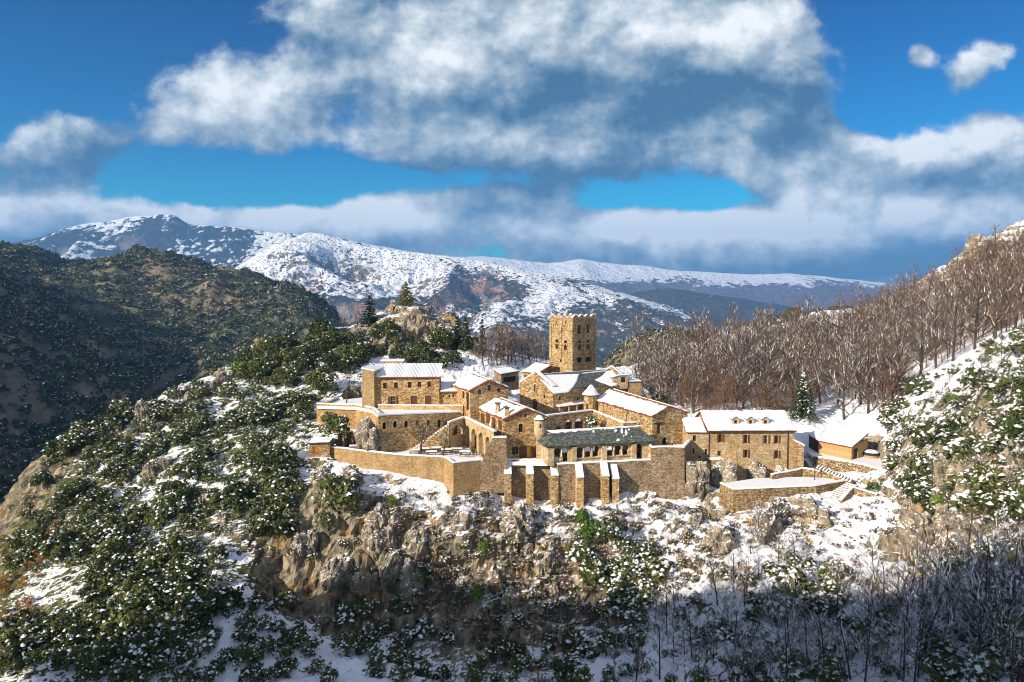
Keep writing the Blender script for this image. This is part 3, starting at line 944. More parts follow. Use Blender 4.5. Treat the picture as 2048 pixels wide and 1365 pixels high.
tag(vb.build('valley_floor', bpy.data.materials['hill_scrub']), 'valley floor far below', 'valley', kind='structure')
# ------------------------------------------------------------------ building helpers
UP = Vector((0, 0, 1))


def V(x, y, z): return Vector((x, y, z))


class Wall:
    """a vertical wall plane from a to b (left to right seen from outside)"""

    def __init__(s, a, b, out=1):
        s.a = Vector((a[0], a[1], 0)); d = Vector((b[0], b[1], 0)) - s.a
        s.len = d.length; s.u = d.normalized(); s.n = Vector((s.u.y, -s.u.x, 0))

    def p(s, u, z, off=0.0):
        return s.a + s.u * u + UP * z + s.n * off

    def hit(s, px, py):
        d = ray(px, py)
        t = s.a.dot(s.n) / d.dot(s.n)
        q = d * t
        return (q - s.a).dot(s.u), q.z

    def box(s, r):
        x0, y0, x1, y1 = r
        xm, ym = (x0 + x1) / 2, (y0 + y1) / 2
        u0, u1 = s.hit(x0, ym)[0], s.hit(x1, ym)[0]
        z0, z1 = s.hit(xm, y1)[1], s.hit(xm, y0)[1]
        return (min(u0, u1), max(u0, u1), z0, z1)


def hole_pts(h):
    u0, u1, z0, z1, kind = h
    if kind == 'rect': return [(u0, z0), (u1, z0), (u1, z1), (u0, z1)]
    r = (u1 - u0) / 2; c = (u0 + u1) / 2
    rise = min(r, z1 - z0) if kind == 'arch' else .35 * r
    pts = [(u0, z0), (u1, z0)]
    n = 10
    if kind == 'horse':                        # horseshoe arch on narrow jambs
        zc = z1 - r; pts = [(c - r * .78, z0), (c + r * .78, z0), (c + r * .78, zc - r * .45)]
        for k in range(n + 1):
            a = -.42 + (math.pi + .84) * k / n
            pts.append((c + r * math.cos(a), zc + r * math.sin(a)))
        pts.append((c - r * .78, zc - r * .45))
        return pts
    for k in range(n + 1):
        a = math.pi * k / n
        pts.append((c + r * math.cos(a), z1 - rise + rise * math.sin(a)))
    return pts


def panel(mb, wl, outline, holes=(), depth=.3, mi=0, back=False):
    polys = [[Vector((u, z, 0)) for u, z in outline]] + [[Vector((u, z, 0)) for u, z in hole_pts(h)] for h in holes]
    flatp = [q for pl in polys for q in pl]
    for tri in tessellate_polygon(polys):
        a, b, c = (flatp[i] for i in tri)
        if (b - a).cross(c - a).z < 0: b, c = c, b
        mb.face([wl.p(q.x, q.y) for q in (a, b, c)], mi)
        if back: mb.face([wl.p(q.x, q.y, -depth) for q in (a, c, b)], mi)
    for pl in polys[1:]:
        for i in range(len(pl)):
            q, r = pl[i], pl[(i + 1) % len(pl)]
            mb.face([wl.p(q.x, q.y), wl.p(q.x, q.y, -depth), wl.p(r.x, r.y, -depth), wl.p(r.x, r.y)], mi)
    if back:
        pl = polys[0]
        for i in range(len(pl)):
            q, r = pl[i], pl[(i + 1) % len(pl)]
            mb.face([wl.p(q.x, q.y), wl.p(r.x, r.y), wl.p(r.x, r.y, -depth), wl.p(q.x, q.y, -depth)], mi)


def wbox(mb, wl, u0, u1, z0, z1, d0, d1, mi=0):
    """box standing on wall wl from offset d0 to d1 (outwards positive)"""
    mb.box(wl.p(u0, z0, d0), wl.u * (u1 - u0), wl.n * (d1 - d0), UP * (z1 - z0), mi)


def window(root, wl, h, shutters=None, lintel=None, bars=True, frame='frame_pale', deep=.22, pane='glass_dark', name='window'):
    u0, u1, z0, z1, kind = h
    pts = hole_pts(h)
    f = MB()
    e = .012
    fw = min(.09, (u1 - u0) * .14)
    wbox(f, wl, u0 - e, u0 + fw, z0, z1 - (0 if kind == 'rect' else (u1 - u0) * .3), -deep, -deep + .07)
    wbox(f, wl, u1 - fw, u1 + e, z0, z1 - (0 if kind == 'rect' else (u1 - u0) * .3), -deep, -deep + .07)
    wbox(f, wl, u0 + fw, u1 - fw, z0, z0 + fw, -deep, -deep + .068)
    if kind == 'rect': wbox(f, wl, u0 + fw, u1 - fw, z1 - fw, z1, -deep, -deep + .068)
    if bars:
        c = (u0 + u1) / 2
        wbox(f, wl, c - fw * .4, c + fw * .4, z0 + fw, z1 - fw, -deep, -deep + .066)
        wbox(f, wl, u0 + fw, u1 - fw, z0 + (z1 - z0) * .55, z0 + (z1 - z0) * .55 + fw * .7, -deep, -deep + .064)
    wi = f.build(name, M[frame], root)
    g = MB()
    g.face([wl.p(u, z, -deep + .01) for u, z in pts])
    g.build('pane', M[pane], wi)
    if lintel:
        l = MB()
        if kind == 'rect':
            wbox(l, wl, u0 - .18, u1 + .18, z1, z1 + .2, -.02, .05)
        else:
            r = (u1 - u0) / 2 + .01; c = (u0 + u1) / 2
            rise = min(r, z1 - z0) if kind != 'seg' else .35 * r
            n = 9
            for k in range(n):
                a0, a1 = math.pi * k / n, math.pi * (k + 1) / n
                P = [(c + (r + w_) * math.cos(a), z1 - rise + (rise + w_) * math.sin(a)) for w_, a in ((0, a0), (0, a1), (.22, a1), (.22, a0))]
                l.face([wl.p(u, z, .04) for u, z in P][::-1])
                l.face([wl.p(P[2][0], P[2][1], .04), wl.p(P[2][0], P[2][1], -.02), wl.p(P[3][0], P[3][1], -.02), wl.p(P[3][0], P[3][1], .04)])
        l.build('lintel', M[lintel], wi)
    if shutters:
        c = (u1 - u0)
        for sd in (0, 1):
            s_ = MB()
            if shutters == 'closed':
                a, b = (u0 + .02, u0 + c / 2 - .01) if sd == 0 else (u0 + c / 2 + .01, u1 - .02)
                wbox(s_, wl, a, b, z0 + .03, z1 - (.05 if kind == 'rect' else c * .12), -deep + .08, -deep + .13)
                o = (-deep + .13, -deep + .15)
            else:
                sw = c * .48
                a, b = (u0 - sw - .03, u0 - .03) if sd == 0 else (u1 + .03, u1 + sw + .03)
                wbox(s_, wl, a, b, z0 + .02, z1 - .02, .03, .08)
                o = (.08, .1)
            for k in range(3):
                zz_ = z0 + (z1 - z0) * (.15 + .33 * k)
                wbox(s_, wl, a + .04, b - .04, zz_, zz_ + .08, o[0], o[1])
            s_.build('shutter', M['wood_brown'], wi)
    return wi


def door(root, wl, h, mat='wood_brown', deep=.2, name='door'):
    u0, u1, z0, z1, kind = h
    d = MB()
    d.face([wl.p(u, z, -deep) for u, z in hole_pts(h)])
    for k in range(4):
        uu = u0 + (u1 - u0) * (k + .5) / 4
        wbox(d, wl, uu - (u1 - u0) * .1, uu + (u1 - u0) * .1, z0 + .06, z1 - (.1 if kind == 'rect' else (u1 - u0) * .35), -deep + .002, -deep + .04)
    do = d.build(name, M[mat], root)
    hd = MB(); wbox(hd, wl, u1 - (u1 - u0) * .18, u1 - (u1 - u0) * .1, z0 + 1.0, z0 + 1.15, -deep + .04, -deep + .1)
    hd.build('handle', M['metal_dark'], do)
    return do


def roof_tiles(mb, P, thick=.18, mi=0):
    mb.slab(P, thick, mi)


def snow_on(root, P, thick=.22, inset=.15, ragged=.12, seed=1, name='snow', lift=.0, nseg=14, ribs=0, holes=None):
    """blanket of snow on a planar polygon P (3D): wavy surface and ragged rim"""
    P = [Vector(p) for p in P]
    c = sum(P, Vector()) / len(P)
    n = Vector()
    for i in range(len(P)): n += P[i].cross(P[(i + 1) % len(P)])
    n.normalize()
    if n.z < 0: P = P[::-1]; n = -n
    rs = random.Random(seed)
    Q = []
    for i in range(len(P)):
        a, b = P[i], P[(i + 1) % len(P)]
        k = max(1, int((b - a).length / .7))
        e = (b - a).normalized(); inw = n.cross(e)
        for j in range(k):
            q = a.lerp(b, j / k)
            if j: q += inw * (inset + ragged * rs.uniform(-1, 1))
            else: q += (c - a).normalized() * inset * 1.3
            Q.append(q)
    x = (P[1] - P[0]).normalized(); y = n.cross(x)
    mb = MB()
    L = [Vector(((q - c).dot(x), (q - c).dot(y), 0)) for q in Q]
    # interior grid points for relief
    us = [q.x for q in L]; vs = [q.y for q in L]
    top = [q + n * (lift + thick * .45) for q in Q]
    inner = [q.lerp(c, .0) for q in Q]
    cx = [Q[i] + (Q[i - 1] + Q[(i + 1) % len(Q)] - 2 * Q[i]) * .0 for i in range(len(Q))]
    inn = []
    for i in range(len(Q)):
        e = (Q[(i + 1) % len(Q)] - Q[i - 1]).normalized()
        inn.append(Q[i] + n.cross(e) * .22 + n * (lift + thick))
    for i in range(len(Q)):
        j = (i + 1) % len(Q)
        mb.face((Q[i] + n * lift, Q[j] + n * lift, top[j], top[i]))
        mb.face((top[i], top[j], inn[j], inn[i]))
    for tri in tessellate_polygon([inn]):
        a, b, d_ = (inn[i] for i in tri)
        if (b - a).cross(d_ - a).dot(n) < 0: b, d_ = d_, b
        mb.face((a, b, d_))
    return mb.build(name, M['snow'], root)


def gable(name, label, cat, NL, NR, FR, FL, RN, RF, zb, wallmat, roofmat='terracotta', holesN=(), holesL=(), holesR=(), snow=(1, 1), over=.35, group=None, extra=None, snow_inset=(.18, .18), gap=0.0):
    """gabled house. eaves near-left, near-right, far-right, far-left, ridge near and far, base height zb.
       holes are (photo box, kind)"""
    NL, NR, FR, FL, RN, RF = map(Vector, (NL, NR, FR, FL, RN, RF))
    root = empty(name, ((NL.x + NR.x) / 2, (NL.y + NR.y) / 2, zb), label, cat, group)
    wn, wl_, wr = Wall(NL, NR), Wall(FL, NL), Wall(NR, FR)
    wf = Wall(FR, FL)
    mb = MB()
    hN = [wn.box(r) + (k,) for r, k in holesN]
    hL = [wl_.box(r) + (k,) for r, k in holesL]
    hR = [wr.box(r) + (k,) for r, k in holesR]
    d = RN - NL
    panel(mb, wn, [(0, zb), (wn.len, zb), (wn.len, NR.z), (min(max((RN - NL).dot(wn.u), .3), wn.len - .3), RN.z), (0, NL.z)], hN)
    panel(mb, wl_, [(0, zb), (wl_.len, zb), (wl_.len, NL.z), (0, FL.z)], hL)
    panel(mb, wr, [(0, zb), (wr.len, zb), (wr.len, FR.z), (0, NR.z)], hR)
    panel(mb, wf, [(0, zb), (wf.len, zb), (wf.len, FL.z), (wf.len / 2, RF.z), (0, FR.z)])
    mb.build('wall', M[wallmat], root)
    rm = MB()
    rd = (RN - RF).normalized() * over
    for (E0, E1, sgn) in ((NL, FL, -1), (NR, FR, 1)):
        dn = (E0 - RN); dn = dn.normalized() * over
        pts = [RN + rd, RF - rd, E1 + dn - rd, E0 + dn + rd]
        rm.slab(pts, .16)
    ro = rm.build('roof', M[roofmat], root)
    for k, (E0, E1) in enumerate(((NL, FL), (NR, FR))):
        if snow[k]:
            dn = (E0 - RN).normalized()
            pts = [RN + rd + dn * gap, RF - rd + dn * gap, E1 + dn * over - rd, E0 + dn * over + rd]
            lift = .15
            n = (pts[1] - pts[0]).cross(pts[3] - pts[0]).normalized()
            if n.z < 0: n = -n
            snow_on(ro, [p + n * lift for p in pts], .24, snow_inset[k] + .1, .22, seed=len(name) * 7 + k)
    return root, wn, wl_, wr, hN, hL, hR, ro


def C(k, ox, oy):
    """box in a zoomed crop -> photo pixels"""
    def f(*b):
        return tuple(v / 5.1125 + (ox if i % 2 == 0 else oy) for i, v in enumerate(b))
    return f


c1, c2, c3, c4, c5, c6 = C(1, 600, 600), C(2, 950, 600), C(3, 600, 780), C(4, 950, 780), C(5, 1300, 780), C(6, 1500, 780)


def chimney(root, p, w_, h, mat, cap='slate', snow=True, rnd=False, lean=0):
    mb = MB()
    if rnd:
        mb.prism(p, w_ * .55, w_ * .5, p.z - .6, p.z + h * .75, 12)
        mb.prism(p, w_ * .5, w_ * .3, p.z + h * .75, p.z + h, 12)
    else:
        mb.box(p + V(-w_ / 2, -w_ / 2, -.7), V(w_, 0, 0), V(0, w_, 0), V(0, 0, h + .7))
    o = mb.build('chimney', M[mat], root)
    cp = MB()
    cp.box(p + V(-w_ * .62, -w_ * .62, h + .12), V(w_ * 1.24, 0, 0), V(0, w_ * 1.24, 0), V(0, 0, .09))
    for sx in (-1, 1):
        for sy in (-1, 1):
            cp.box(p + V(sx * w_ * .4 - .06, sy * w_ * .4 - .06, h - .02), V(.12, 0, 0), V(0, .12, 0), V(0, 0, .15))
    cp.build('chimney_cap', M[cap], o)
    return o


# ------------------------------------------------------------------ bell tower
tz0, tz1 = -26.0, -5.35
N = at(1145, 700, 150); Lc = at(1099.4, 700, 154.6); Rc = at(1192, 700, 154.6)
Bc = Lc + Rc - N
tower = empty('bell_tower', (N.x, N.y, -22), 'tall square crenellated stone bell tower with arched belfry windows', 'bell tower')
twl, twr, tb1, tb2 = Wall(Lc, N), Wall(N, Rc), Wall(Rc, Bc), Wall(Bc, Lc)
mb = MB()
hl = [(twl.box(c2(*r)) + ('arch',)) for r in ((822, 405, 855, 502), (909, 415, 943, 512))]
hl += [(twl.box(c2(*r)) + ('arch',)) for r in ((868, 608, 886, 648), (918, 745, 944, 790))]
hl += [(twl.box(c2(*r)) + ('rect',)) for r in ((830, 224, 841, 250), (919, 228, 930, 256))]
hr = [(twr.box(c2(*r)) + ('arch',)) for r in ((1050, 245, 1082, 352), (1143, 246, 1170, 342), (1055, 412, 1085, 512), (1143, 410, 1170, 502))]
hr += [(twr.box(c2(*r)) + ('rect',)) for r in ((1042, 588, 1098, 640), (1130, 585, 1196, 636))]
panel(mb, twl, [(0, tz0), (twl.len, tz0), (twl.len, tz1), (0, tz1)], hl, .7)
panel(mb, twr, [(0, tz0), (twr.len, tz0), (twr.len, tz1), (0, tz1)], hr, .7)
for q in (tb1, tb2): panel(mb, q, [(0, tz0), (q.len, tz0), (q.len, tz1), (0, tz1)])
mb.slab([Lc + UP * (tz1 - .5 - Lc.z), N + UP * (tz1 - .5 - N.z), Rc + UP * (tz1 - .5 - Rc.z), Bc + UP * (tz1 - .5 - Bc.z)], .1)
tw = mb.build('wall', M['stone_tower'], tower)
# pilaster strips and string courses on both lit faces
st = MB()
for wl in (twl, twr):
    for u0 in (0.02, wl.len / 2 - .22, wl.len - .57):
        wbox(st, wl, u0, u0 + (.55 if u0 != wl.len / 2 - .22 else .42), -14.4, -6.3, -.01, .13)
    for zz_ in (-6.6, -11.0, -15.3):
        wbox(st, wl, .03, wl.len - .03, zz_, zz_ + .28, -.01, .16)
    n = 8
    for k in range(n):
        u = .6 + (wl.len - 1.2) * (k + .5) / n
        wbox(st, wl, u - .12, u + .12, -11.28, -11.0, -.01, .15)
        wbox(st, wl, u - .12, u + .12, -6.88, -6.6, -.01, .15)
st.build('pilasters', M['stone_tower'], tower)
for wl in (twl, twr, tb1, tb2):        # saw-tooth merlons
    cr_ = MB(); sn_ = MB()
    n = 4
    for k in range(n):
        u0, u1 = wl.len * k / n, wl.len * (k + 1) / n
        um = (u0 + u1) / 2
        pr = [(u0 + .04, tz1 - .05), (u1 - .04, tz1 - .05), (u1 - .04, tz1 + .25), (um + .18, tz1 + .95), (um - .18, tz1 + .95), (u0 + .04, tz1 + .25)]
        panel(cr_, wl, pr, (), .55, back=True)
        for a, b in ((pr[2], pr[3]), (pr[3], pr[4]), (pr[4], pr[5])):
            sn_.face([wl.p(a[0], a[1] + .02, .02), wl.p(a[0], a[1] + .02, -.57), wl.p(b[0], b[1] + .1, -.57), wl.p(b[0], b[1] + .1, .02)][::-1])
            sn_.face([wl.p(a[0], a[1] - .02, .02), wl.p(a[0], a[1] + .03, .025), wl.p(b[0], b[1] + .1, .025), wl.p(b[0], b[1] - .02, .02)][::-1])
    co = cr_.build('merlons', M['stone_tower'], tower)
    sn_.build('snow', M['snow'], co)
for wl, hs_ in ((twl, hl), (twr, hr)):
    for k, h in enumerate(hs_):
        if wl is twl and k == 3: door(tower, wl, h, 'wood_dark', .5)
        else:
            f = MB(); f.face([wl.p(u, z, -.6) for u, z in hole_pts(h)])
            wo = f.build('window', M['wood_brown' if (wl is twl and k < 2) else 'wood_dark'], tower)
            if h[4] == 'arch':
                s_ = MB(); wbox(s_, wl, h[0] - .1, h[1] + .1, h[2] - .12, h[2], -.3, .12)
                s_.build('sill', M['trim_pale'], wo)
# blind recess outlines on the left face
for bx in ((802, 232, 882, 345), (892, 232, 972, 358)):
    u0, u1, z0, z1 = twl.box(c2(*bx))
    o = MB()
    for a, b in (((u0, z0 + .3), (u0, z1)), ((u1, z0 + .3), (u1, z1))): wbox(o, twl, a[0] - .05, a[0] + .05, a[1], b[1], -.01, .1)
    for k in range(8):
        a0, a1 = math.pi * k / 8, math.pi * (k + 1) / 8
        c_, r_ = (u0 + u1) / 2, (u1 - u0) / 2
        o.bar(twl.p(c_ + r_ * math.cos(a0), z0 + .3 - .5 * math.sin(a0), .05), twl.p(c_ + r_ * math.cos(a1), z0 + .3 - .5 * math.sin(a1), .05), .06)
    o.build('blind_arch', M['stone_tower'], tower)

# ------------------------------------------------------------------ long two-storey house, upper left
a0, a1 = at(748.7, 790, 125), at(878.7, 790, 125.6)
wl = Wall(a0, a1)
zb, ze, zr = LEV_B, -15.25, -13.55
lh = empty('stone_house', (a0.x + 7, a0.y, zb), 'long two-storey stone house with ribbed snowy roof and brown shutters on the upper terrace', 'house')
up = [c1(*r) for r in ((850, 848, 888, 908), (963, 845, 1001, 905), (1104, 840, 1141, 900), (1202, 838, 1239, 894), (1304, 835, 1338, 893))]
lo = [c1(*r) for r in ((925, 985, 975, 1088), (1135, 980, 1200, 1082), (1280, 978, 1344, 1075))]
H = [wl.box(r) + ('rect',) for r in up] + [wl.box(r) + ('seg',) for r in lo]
mb = MB()
panel(mb, wl, [(0, zb - 1.5), (wl.len, zb - 1.5), (wl.len, ze), (0, ze)], H)
bk0, bk1 = wl.p(wl.len, 0, -6.5), wl.p(0, 0, -6.5)
wr_ = Wall(wl.p(wl.len, 0), bk0); panel(mb, wr_, [(0, zb - 1.5), (wr_.len, zb - 1.5), (wr_.len, zr), (0, ze)])
wk_ = Wall(bk0, bk1); panel(mb, wk_, [(0, zb - 1.5), (wk_.len, zb - 1.5), (wk_.len, zr), (0, zr)])
wq_ = Wall(bk1, wl.p(0, 0)); panel(mb, wq_, [(0, zb - 1.5), (wq_.len, zb - 1.5), (wq_.len, ze), (0, zr)])
mb.build('wall', M['stone_gold'], lh)
for h in H[:5]: window(lh, wl, h, None, 'trim_pale', frame='wood_brown')
window(lh, wl, H[5], 'open', 'trim_pale', frame='frame_pale')
for h in H[6:]: window(lh, wl, h, 'closed', 'trim_pale', frame='wood_brown')
rm = MB()
RP = [wl.p(-.1, ze - .05, .45), wl.p(wl.len + .3, ze - .05, .45), wl.p(wl.len + .3, zr + .05, -6.8), wl.p(-.1, zr + .05, -6.8)]
rm.slab(RP, .18)
ro = rm.build('roof', M['terracotta'], lh)
gm = MB()                                   # ribbed snow over the channel tiles
nr = 46
n_ = (RP[1] - RP[0]).cross(RP[3] - RP[0]).normalized()
prev = None
for k in range(nr * 4 + 1):
    t_ = k / (nr * 4)
    hgt = .19 + .075 * (.5 + .5 * math.cos(2 * math.pi * k / 4)) + .02 * math.sin(k * 1.7)
    a, b = RP[0].lerp(RP[1], t_), RP[3].lerp(RP[2], t_)
    rg = .12 + .1 * random.random()
    cur = [a.lerp(b, rg / 7) + n_ * .17, a.lerp(b, rg / 7) + n_ * hgt, b + n_ * hgt]
    if prev:
        gm.face((prev[1], cur[1], cur[2], prev[2])); gm.face((prev[0], cur[0], cur[1], prev[1]))
    prev = cur
gm.build('snow', M['snow'], ro)
# corner tower block of the house, smooth ochre
b0, b1 = at(724.2, 780, 124.4), at(748.4, 780, 124.2)
cw_ = Wall(b0, b1)
ct = MB()
pr = [(0, zb - 3), (cw_.len, zb - 3), (cw_.len, -14.0), (0, -13.5)]
panel(ct, cw_, pr, (), 5.5, back=True)
cb_ = ct.build('corner_block', M['stone_plain'], lh)
s_ = MB(); s_.slab([cw_.p(-.1, -13.48, .1), cw_.p(cw_.len + .1, -13.98, .1), cw_.p(cw_.len + .1, -13.98, -5.6), cw_.p(-.1, -13.48, -5.6)], .25)
s_.build('snow', M['snow'], cb_)
wl2 = Wall(wl.p(-2.6, 0, -3), wl.p(-.1, 0, -3))
bk = MB()
wbox(bk, wl, 0.3, 4.6, zb, -12.9, -9.5, -7); bko = bk.build('rear_wing', M['stone_plain'], lh)
s_ = MB(); wbox(s_, wl, .2, 4.7, -12.9, -12.65, -9.6, -6.9); s_.build('snow', M['snow'], bko)
# ------------------------------------------------------------------ low link wing
wl = Wall(at(880, 790, 126), at(921, 790, 126.3))
lk = empty('link_wing', tuple(wl.p(2, LEV_B)), 'low link wing between the long house and the gabled guest house', 'wing')
mb = MB(); hs_ = [wl.box(c1(*r)) + ('rect',) for r in ((1460, 972, 1476, 998), (1520, 970, 1536, 996), (1558, 968, 1574, 996))]
panel(mb, wl, [(0, LEV_B - 1.5), (wl.len, LEV_B - 1.5), (wl.len, -18.05), (0, -18.05)], hs_)
mb.build('wall', M['stone_gold'], lk)
for h in hs_: window(lk, wl, h, bars=False, frame='wood_brown')
rm = MB(); RP = [wl.p(-.1, -18.1, .4), wl.p(wl.len + .2, -18.1, .4), wl.p(wl.len + .2, -16.9, -5), wl.p(-.1, -16.9, -5)]
rm.slab(RP, .16); ro = rm.build('roof', M['terracotta'], lk)
nn = (RP[1] - RP[0]).cross(RP[3] - RP[0]).normalized()
snow_on(ro, [p + nn * .15 for p in RP], .2, .15, .08, 3)
# low garden wall in front of house and wing
wl = Wall(at(756, 820, 123.2), at(926, 818, 122.6))
gw = MB(); wbox(gw, wl, 0, wl.len, LEV_B - 1, LEV_B + .55, -.3, 0)
gwo = tag(gw.build('garden_wall', M['render_ochre']), 'low pale wall along the foot of the long stone house', 'wall')
s_ = MB(); wbox(s_, wl, -.03, wl.len + .03, LEV_B + .55, LEV_B + .68, -.34, .04); s_.build('snow', M['snow'], gwo)

# ------------------------------------------------------------------ guest house
e, r = -17.0, -15.3
NL, NR, FL = az(940.3, 781.9, e), az(1016.5, 777, e), az(907.1, 771.2, e)
RN, RF = az(977.4, 761.4, r), az(945.2, 748.7, r)
FR = NR + (FL - NL)
g = gable('guest_house', 'gabled stone guest house with small arched gable windows behind the house with chimneys', 'house', NL, NR, FR, FL, RN, RF, LEV_B - 3, 'stone_gold',
          holesN=[(c1(1822, 915, 1852, 968), 'arch'), (c1(1924, 868, 1950, 930), 'arch'), (c2(230, 898, 256, 945), 'arch')],
          holesL=[(c1(1660, 935, 1682, 1010), 'rect'), (c1(1700, 945, 1726, 1130), 'rect')])
for h in g[4]: window(g[0], g[1], h, None, 'trim_pale', frame='wood_brown')
for h in g[5]: window(g[0], g[2], h, None, 'trim_pale', frame='wood_brown')

# ------------------------------------------------------------------ house with two chimneys and a turret
e, r = -20.4, -18.7
NL, NR, FL = az(1008.7, 838.7, e), az(1093.8, 834.8, e), az(941.3, 811.3, e)
RN, RF = az(1051.7, 817.2, r), az(982.3, 790.8, r)
FR = NR + (FL - NL)
hN = [(c4(508, 245, 527, 285), 'rect'), (c4(447, 345, 490, 435), 'arch'), (c4(380, 580, 410, 662), 'arch'), (c4(413, 580, 441, 662), 'arch'), (c4(455, 578, 482, 660), 'arch'), (c4(534, 575, 572, 692), 'rect')]
hL = [(c4(8, 228, 34, 318), 'rect'), (c4(58, 240, 98, 340), 'rect'), (c4(113, 250, 155, 350), 'rect'), (c4(172, 285, 210, 400), 'rect'), (c4(236, 310, 276, 415), 'rect')]
ch = gable('chimney_house', 'stone house with two chimneys and a round corner turret beside the cloister', 'house', NL, NR, FR, FL, RN, RF, LEV_T - 1, 'stone_gold', holesN=hN, holesL=hL)
root, wn, wle = ch[0], ch[1], ch[2]
for k, h in enumerate(ch[4]):
    if k == 5:
        door(root, wn, h, 'door_yellow')
        for a, b in ((h[0] - 1.35, h[0] - .1), (h[1] + .1, h[1] + 1.2)):
            s_ = MB(); wbox(s_, wn, a, b, h[2], h[3], .03, .09); wbox(s_, wn, a + .1, b - .1, h[2] + .4, h[2] + .5, .09, .11); wbox(s_, wn, a + .1, b - .1, h[3] - .5, h[3] - .4, .09, .11)
            s_.build('shutter', M['wood_brown'], root)
    else: window(root, wn, h, None, 'trim_pale' if k < 2 else None, frame='wood_brown')
for h in ch[5]: window(root, wle, h, 'closed', None, frame='wood_brown')
p1 = at(995.8, 832, 116.5); p2 = at(1014.5, 836, 114.3)
nL = (RN - NL)
def on_left_slope(px, py):
    n = (RN - NL).cross(FL - NL); d = ray(px, py); return d * (NL.dot(n) / d.dot(n))
chimney(root, on_left_slope(995.8, 829), .82, 1.75, 'stone_gold', rnd=True)
chimney(root, on_left_slope(1014.2, 834), .72, 1.35, 'stone_plain')
# turret
tp = at(1080.2, 850, 111.6); tr = 1.02
mb = MB()
zt0, zt1 = -22.95, -20.6
mb.prism(tp, tr, tr, zt0, zt1, 20); mb.prism(tp, .62, tr, zt0 - .75, zt0, 20, cap=False)
mb.box(V(tp.x - .62, tp.y - .5, LEV_T - 1), V(1.24, 0, 0), V(0, 1.5, 0), V(0, 0, zt0 - .6 - LEV_T + 1))
tu = mb.build('turret', M['render_ochre'], root)
mb = MB(); mb.prism(tp, tr * 1.12, .05, zt1, zt1 + 1.0, 20); mb.build('turret_roof', M['slate'], tu)
mb = MB(); mb.prism(tp + V(-.1, -.1, 0), tr * .98, .3, zt1 + .14, zt1 + .8, 14); mb.build('snow', M['snow'], tu)
mb = MB(); mb.box(V(tp.x - .13, tp.y - tr - .02, -21.75), V(.26, 0, 0), V(0, .1, 0), V(0, 0, .6)); mb.build('window', M['glass_dark'], tu)

# ------------------------------------------------------------------ church
e = -18.3
NLc, NRc = az(1039.3, 770.5, -18.0), az(1105.5, 779, -18.44)
RN = az(1071.3, 750.6, -15.9)
RF = az(1223.9, 739.9, -15.9)
dv = RF - RN
FRc, FLc = NRc + dv, NLc + dv
root = empty('abbey_church', ((NLc.x + NRc.x) / 2, (NLc.y + NRc.y) / 2, LEV_C), 'stone church nave with tall gable, arched door and partly thawed slate roof below the tower', 'church')
wn, wr = Wall(NLc, NRc), Wall(NRc, FRc)
h1 = [wn.box(c2(*r)) + (k,) for r, k in (((601, 862, 626, 935), 'arch'), ((588, 1012, 634, 1128), 'arch'), ((702, 968, 716, 1012), 'rect'))]
h2 = [wr.box(c2(*r)) + ('arch',) for r in ((860, 985, 880, 1030), (1040, 985, 1062, 1030))]
mb = MB()
ua = (RN - NLc).dot(wn.u)
panel(mb, wn, [(0, LEV_C - 2), (wn.len, LEV_C - 2), (wn.len, NRc.z + .55), (ua, RN.z + .6), (0, NLc.z + .5)], h1)
panel(mb, wr, [(0, LEV_C - 2), (wr.len, LEV_C - 2), (wr.len, NRc.z), (0, NRc.z)], h2)
wl_ = Wall(FLc, NLc); panel(mb, wl_, [(0, LEV_C - 2), (wl_.len, LEV_C - 2), (wl_.len, NLc.z), (0, NLc.z)])
# gable parapet thickness
for A, B in ((NLc + UP * .5, RN + UP * .6), (RN + UP * .6, NRc + UP * .55)):
    bk = dv.normalized() * .7
    mb.face((A, B, B + bk, A + bk)); mb.face((A + bk, B + bk, B + bk - UP * .9, A + bk - UP * .9))
mb.build('wall', M['stone_gold'], root)
sp = MB()
bk = dv.normalized()
for A, B in ((NLc + UP * .5, RN + UP * .6), (RN + UP * .6, NRc + UP * .55)):
    sp.slab([A - bk * .06 + UP * .01, B - bk * .06 + UP * .01, B + bk * .76 + UP * .01, A + bk * .76 + UP * .01], .22)
sp.build('snow', M['snow'], root)
window(root, wn, h1[0], None, 'trim_pale', frame='trim_pale', deep=.35)
door(root, wn, h1[1], 'wood_brown', .3)
window(root, wn, h1[2], bars=False, deep=.3)
for h in h2: window(root, wr, h, bars=False, frame='trim_pale', deep=.3)
rm = MB()
dnR = (NRc - RN).normalized() * .3; dnL = (NLc - RN).normalized() * .3
s0 = bk * .72
rm.slab([RN + s0, RF, FRc + dnR, NRc + dnR + s0], .16); rm.slab([RN + s0, RF, FLc + dnL, NLc + dnL + s0], .16)
ro = rm.build('roof', M['slate'], root)
nR = (NRc - RN).cross(RF - RN).normalized()
if nR.z < 0: nR = -nR
def on_roof(x, y, lift=.15):
    d = ray(*c2(x, y)); O = RN + nR * lift; return d * (O.dot(nR) / d.dot(nR))
snow_on(ro, [on_roof(*q) for q in ((625, 775), (1070, 757), (1056, 800), (1040, 850), (1010, 895), (975, 930), (958, 950), (806, 966))], .2, .05, .05, 5)
snow_on(ro, [on_roof(*q) for q in ((1350, 728), (1405, 722), (1500, 830), (1450, 880), (1400, 890), (1225, 822), (1300, 775))], .2, .03, .08, 6)
snow_on(ro, [on_roof(*q) for q in ((1100, 748), (1340, 722), (1340, 732), (1100, 758))], .12, .01, .02, 7)
snow_on(ro, [p + UP * .2 for p in (RN + s0, RF, FLc + dnL, NLc + dnL + s0)], .2, .1, .08, 8)
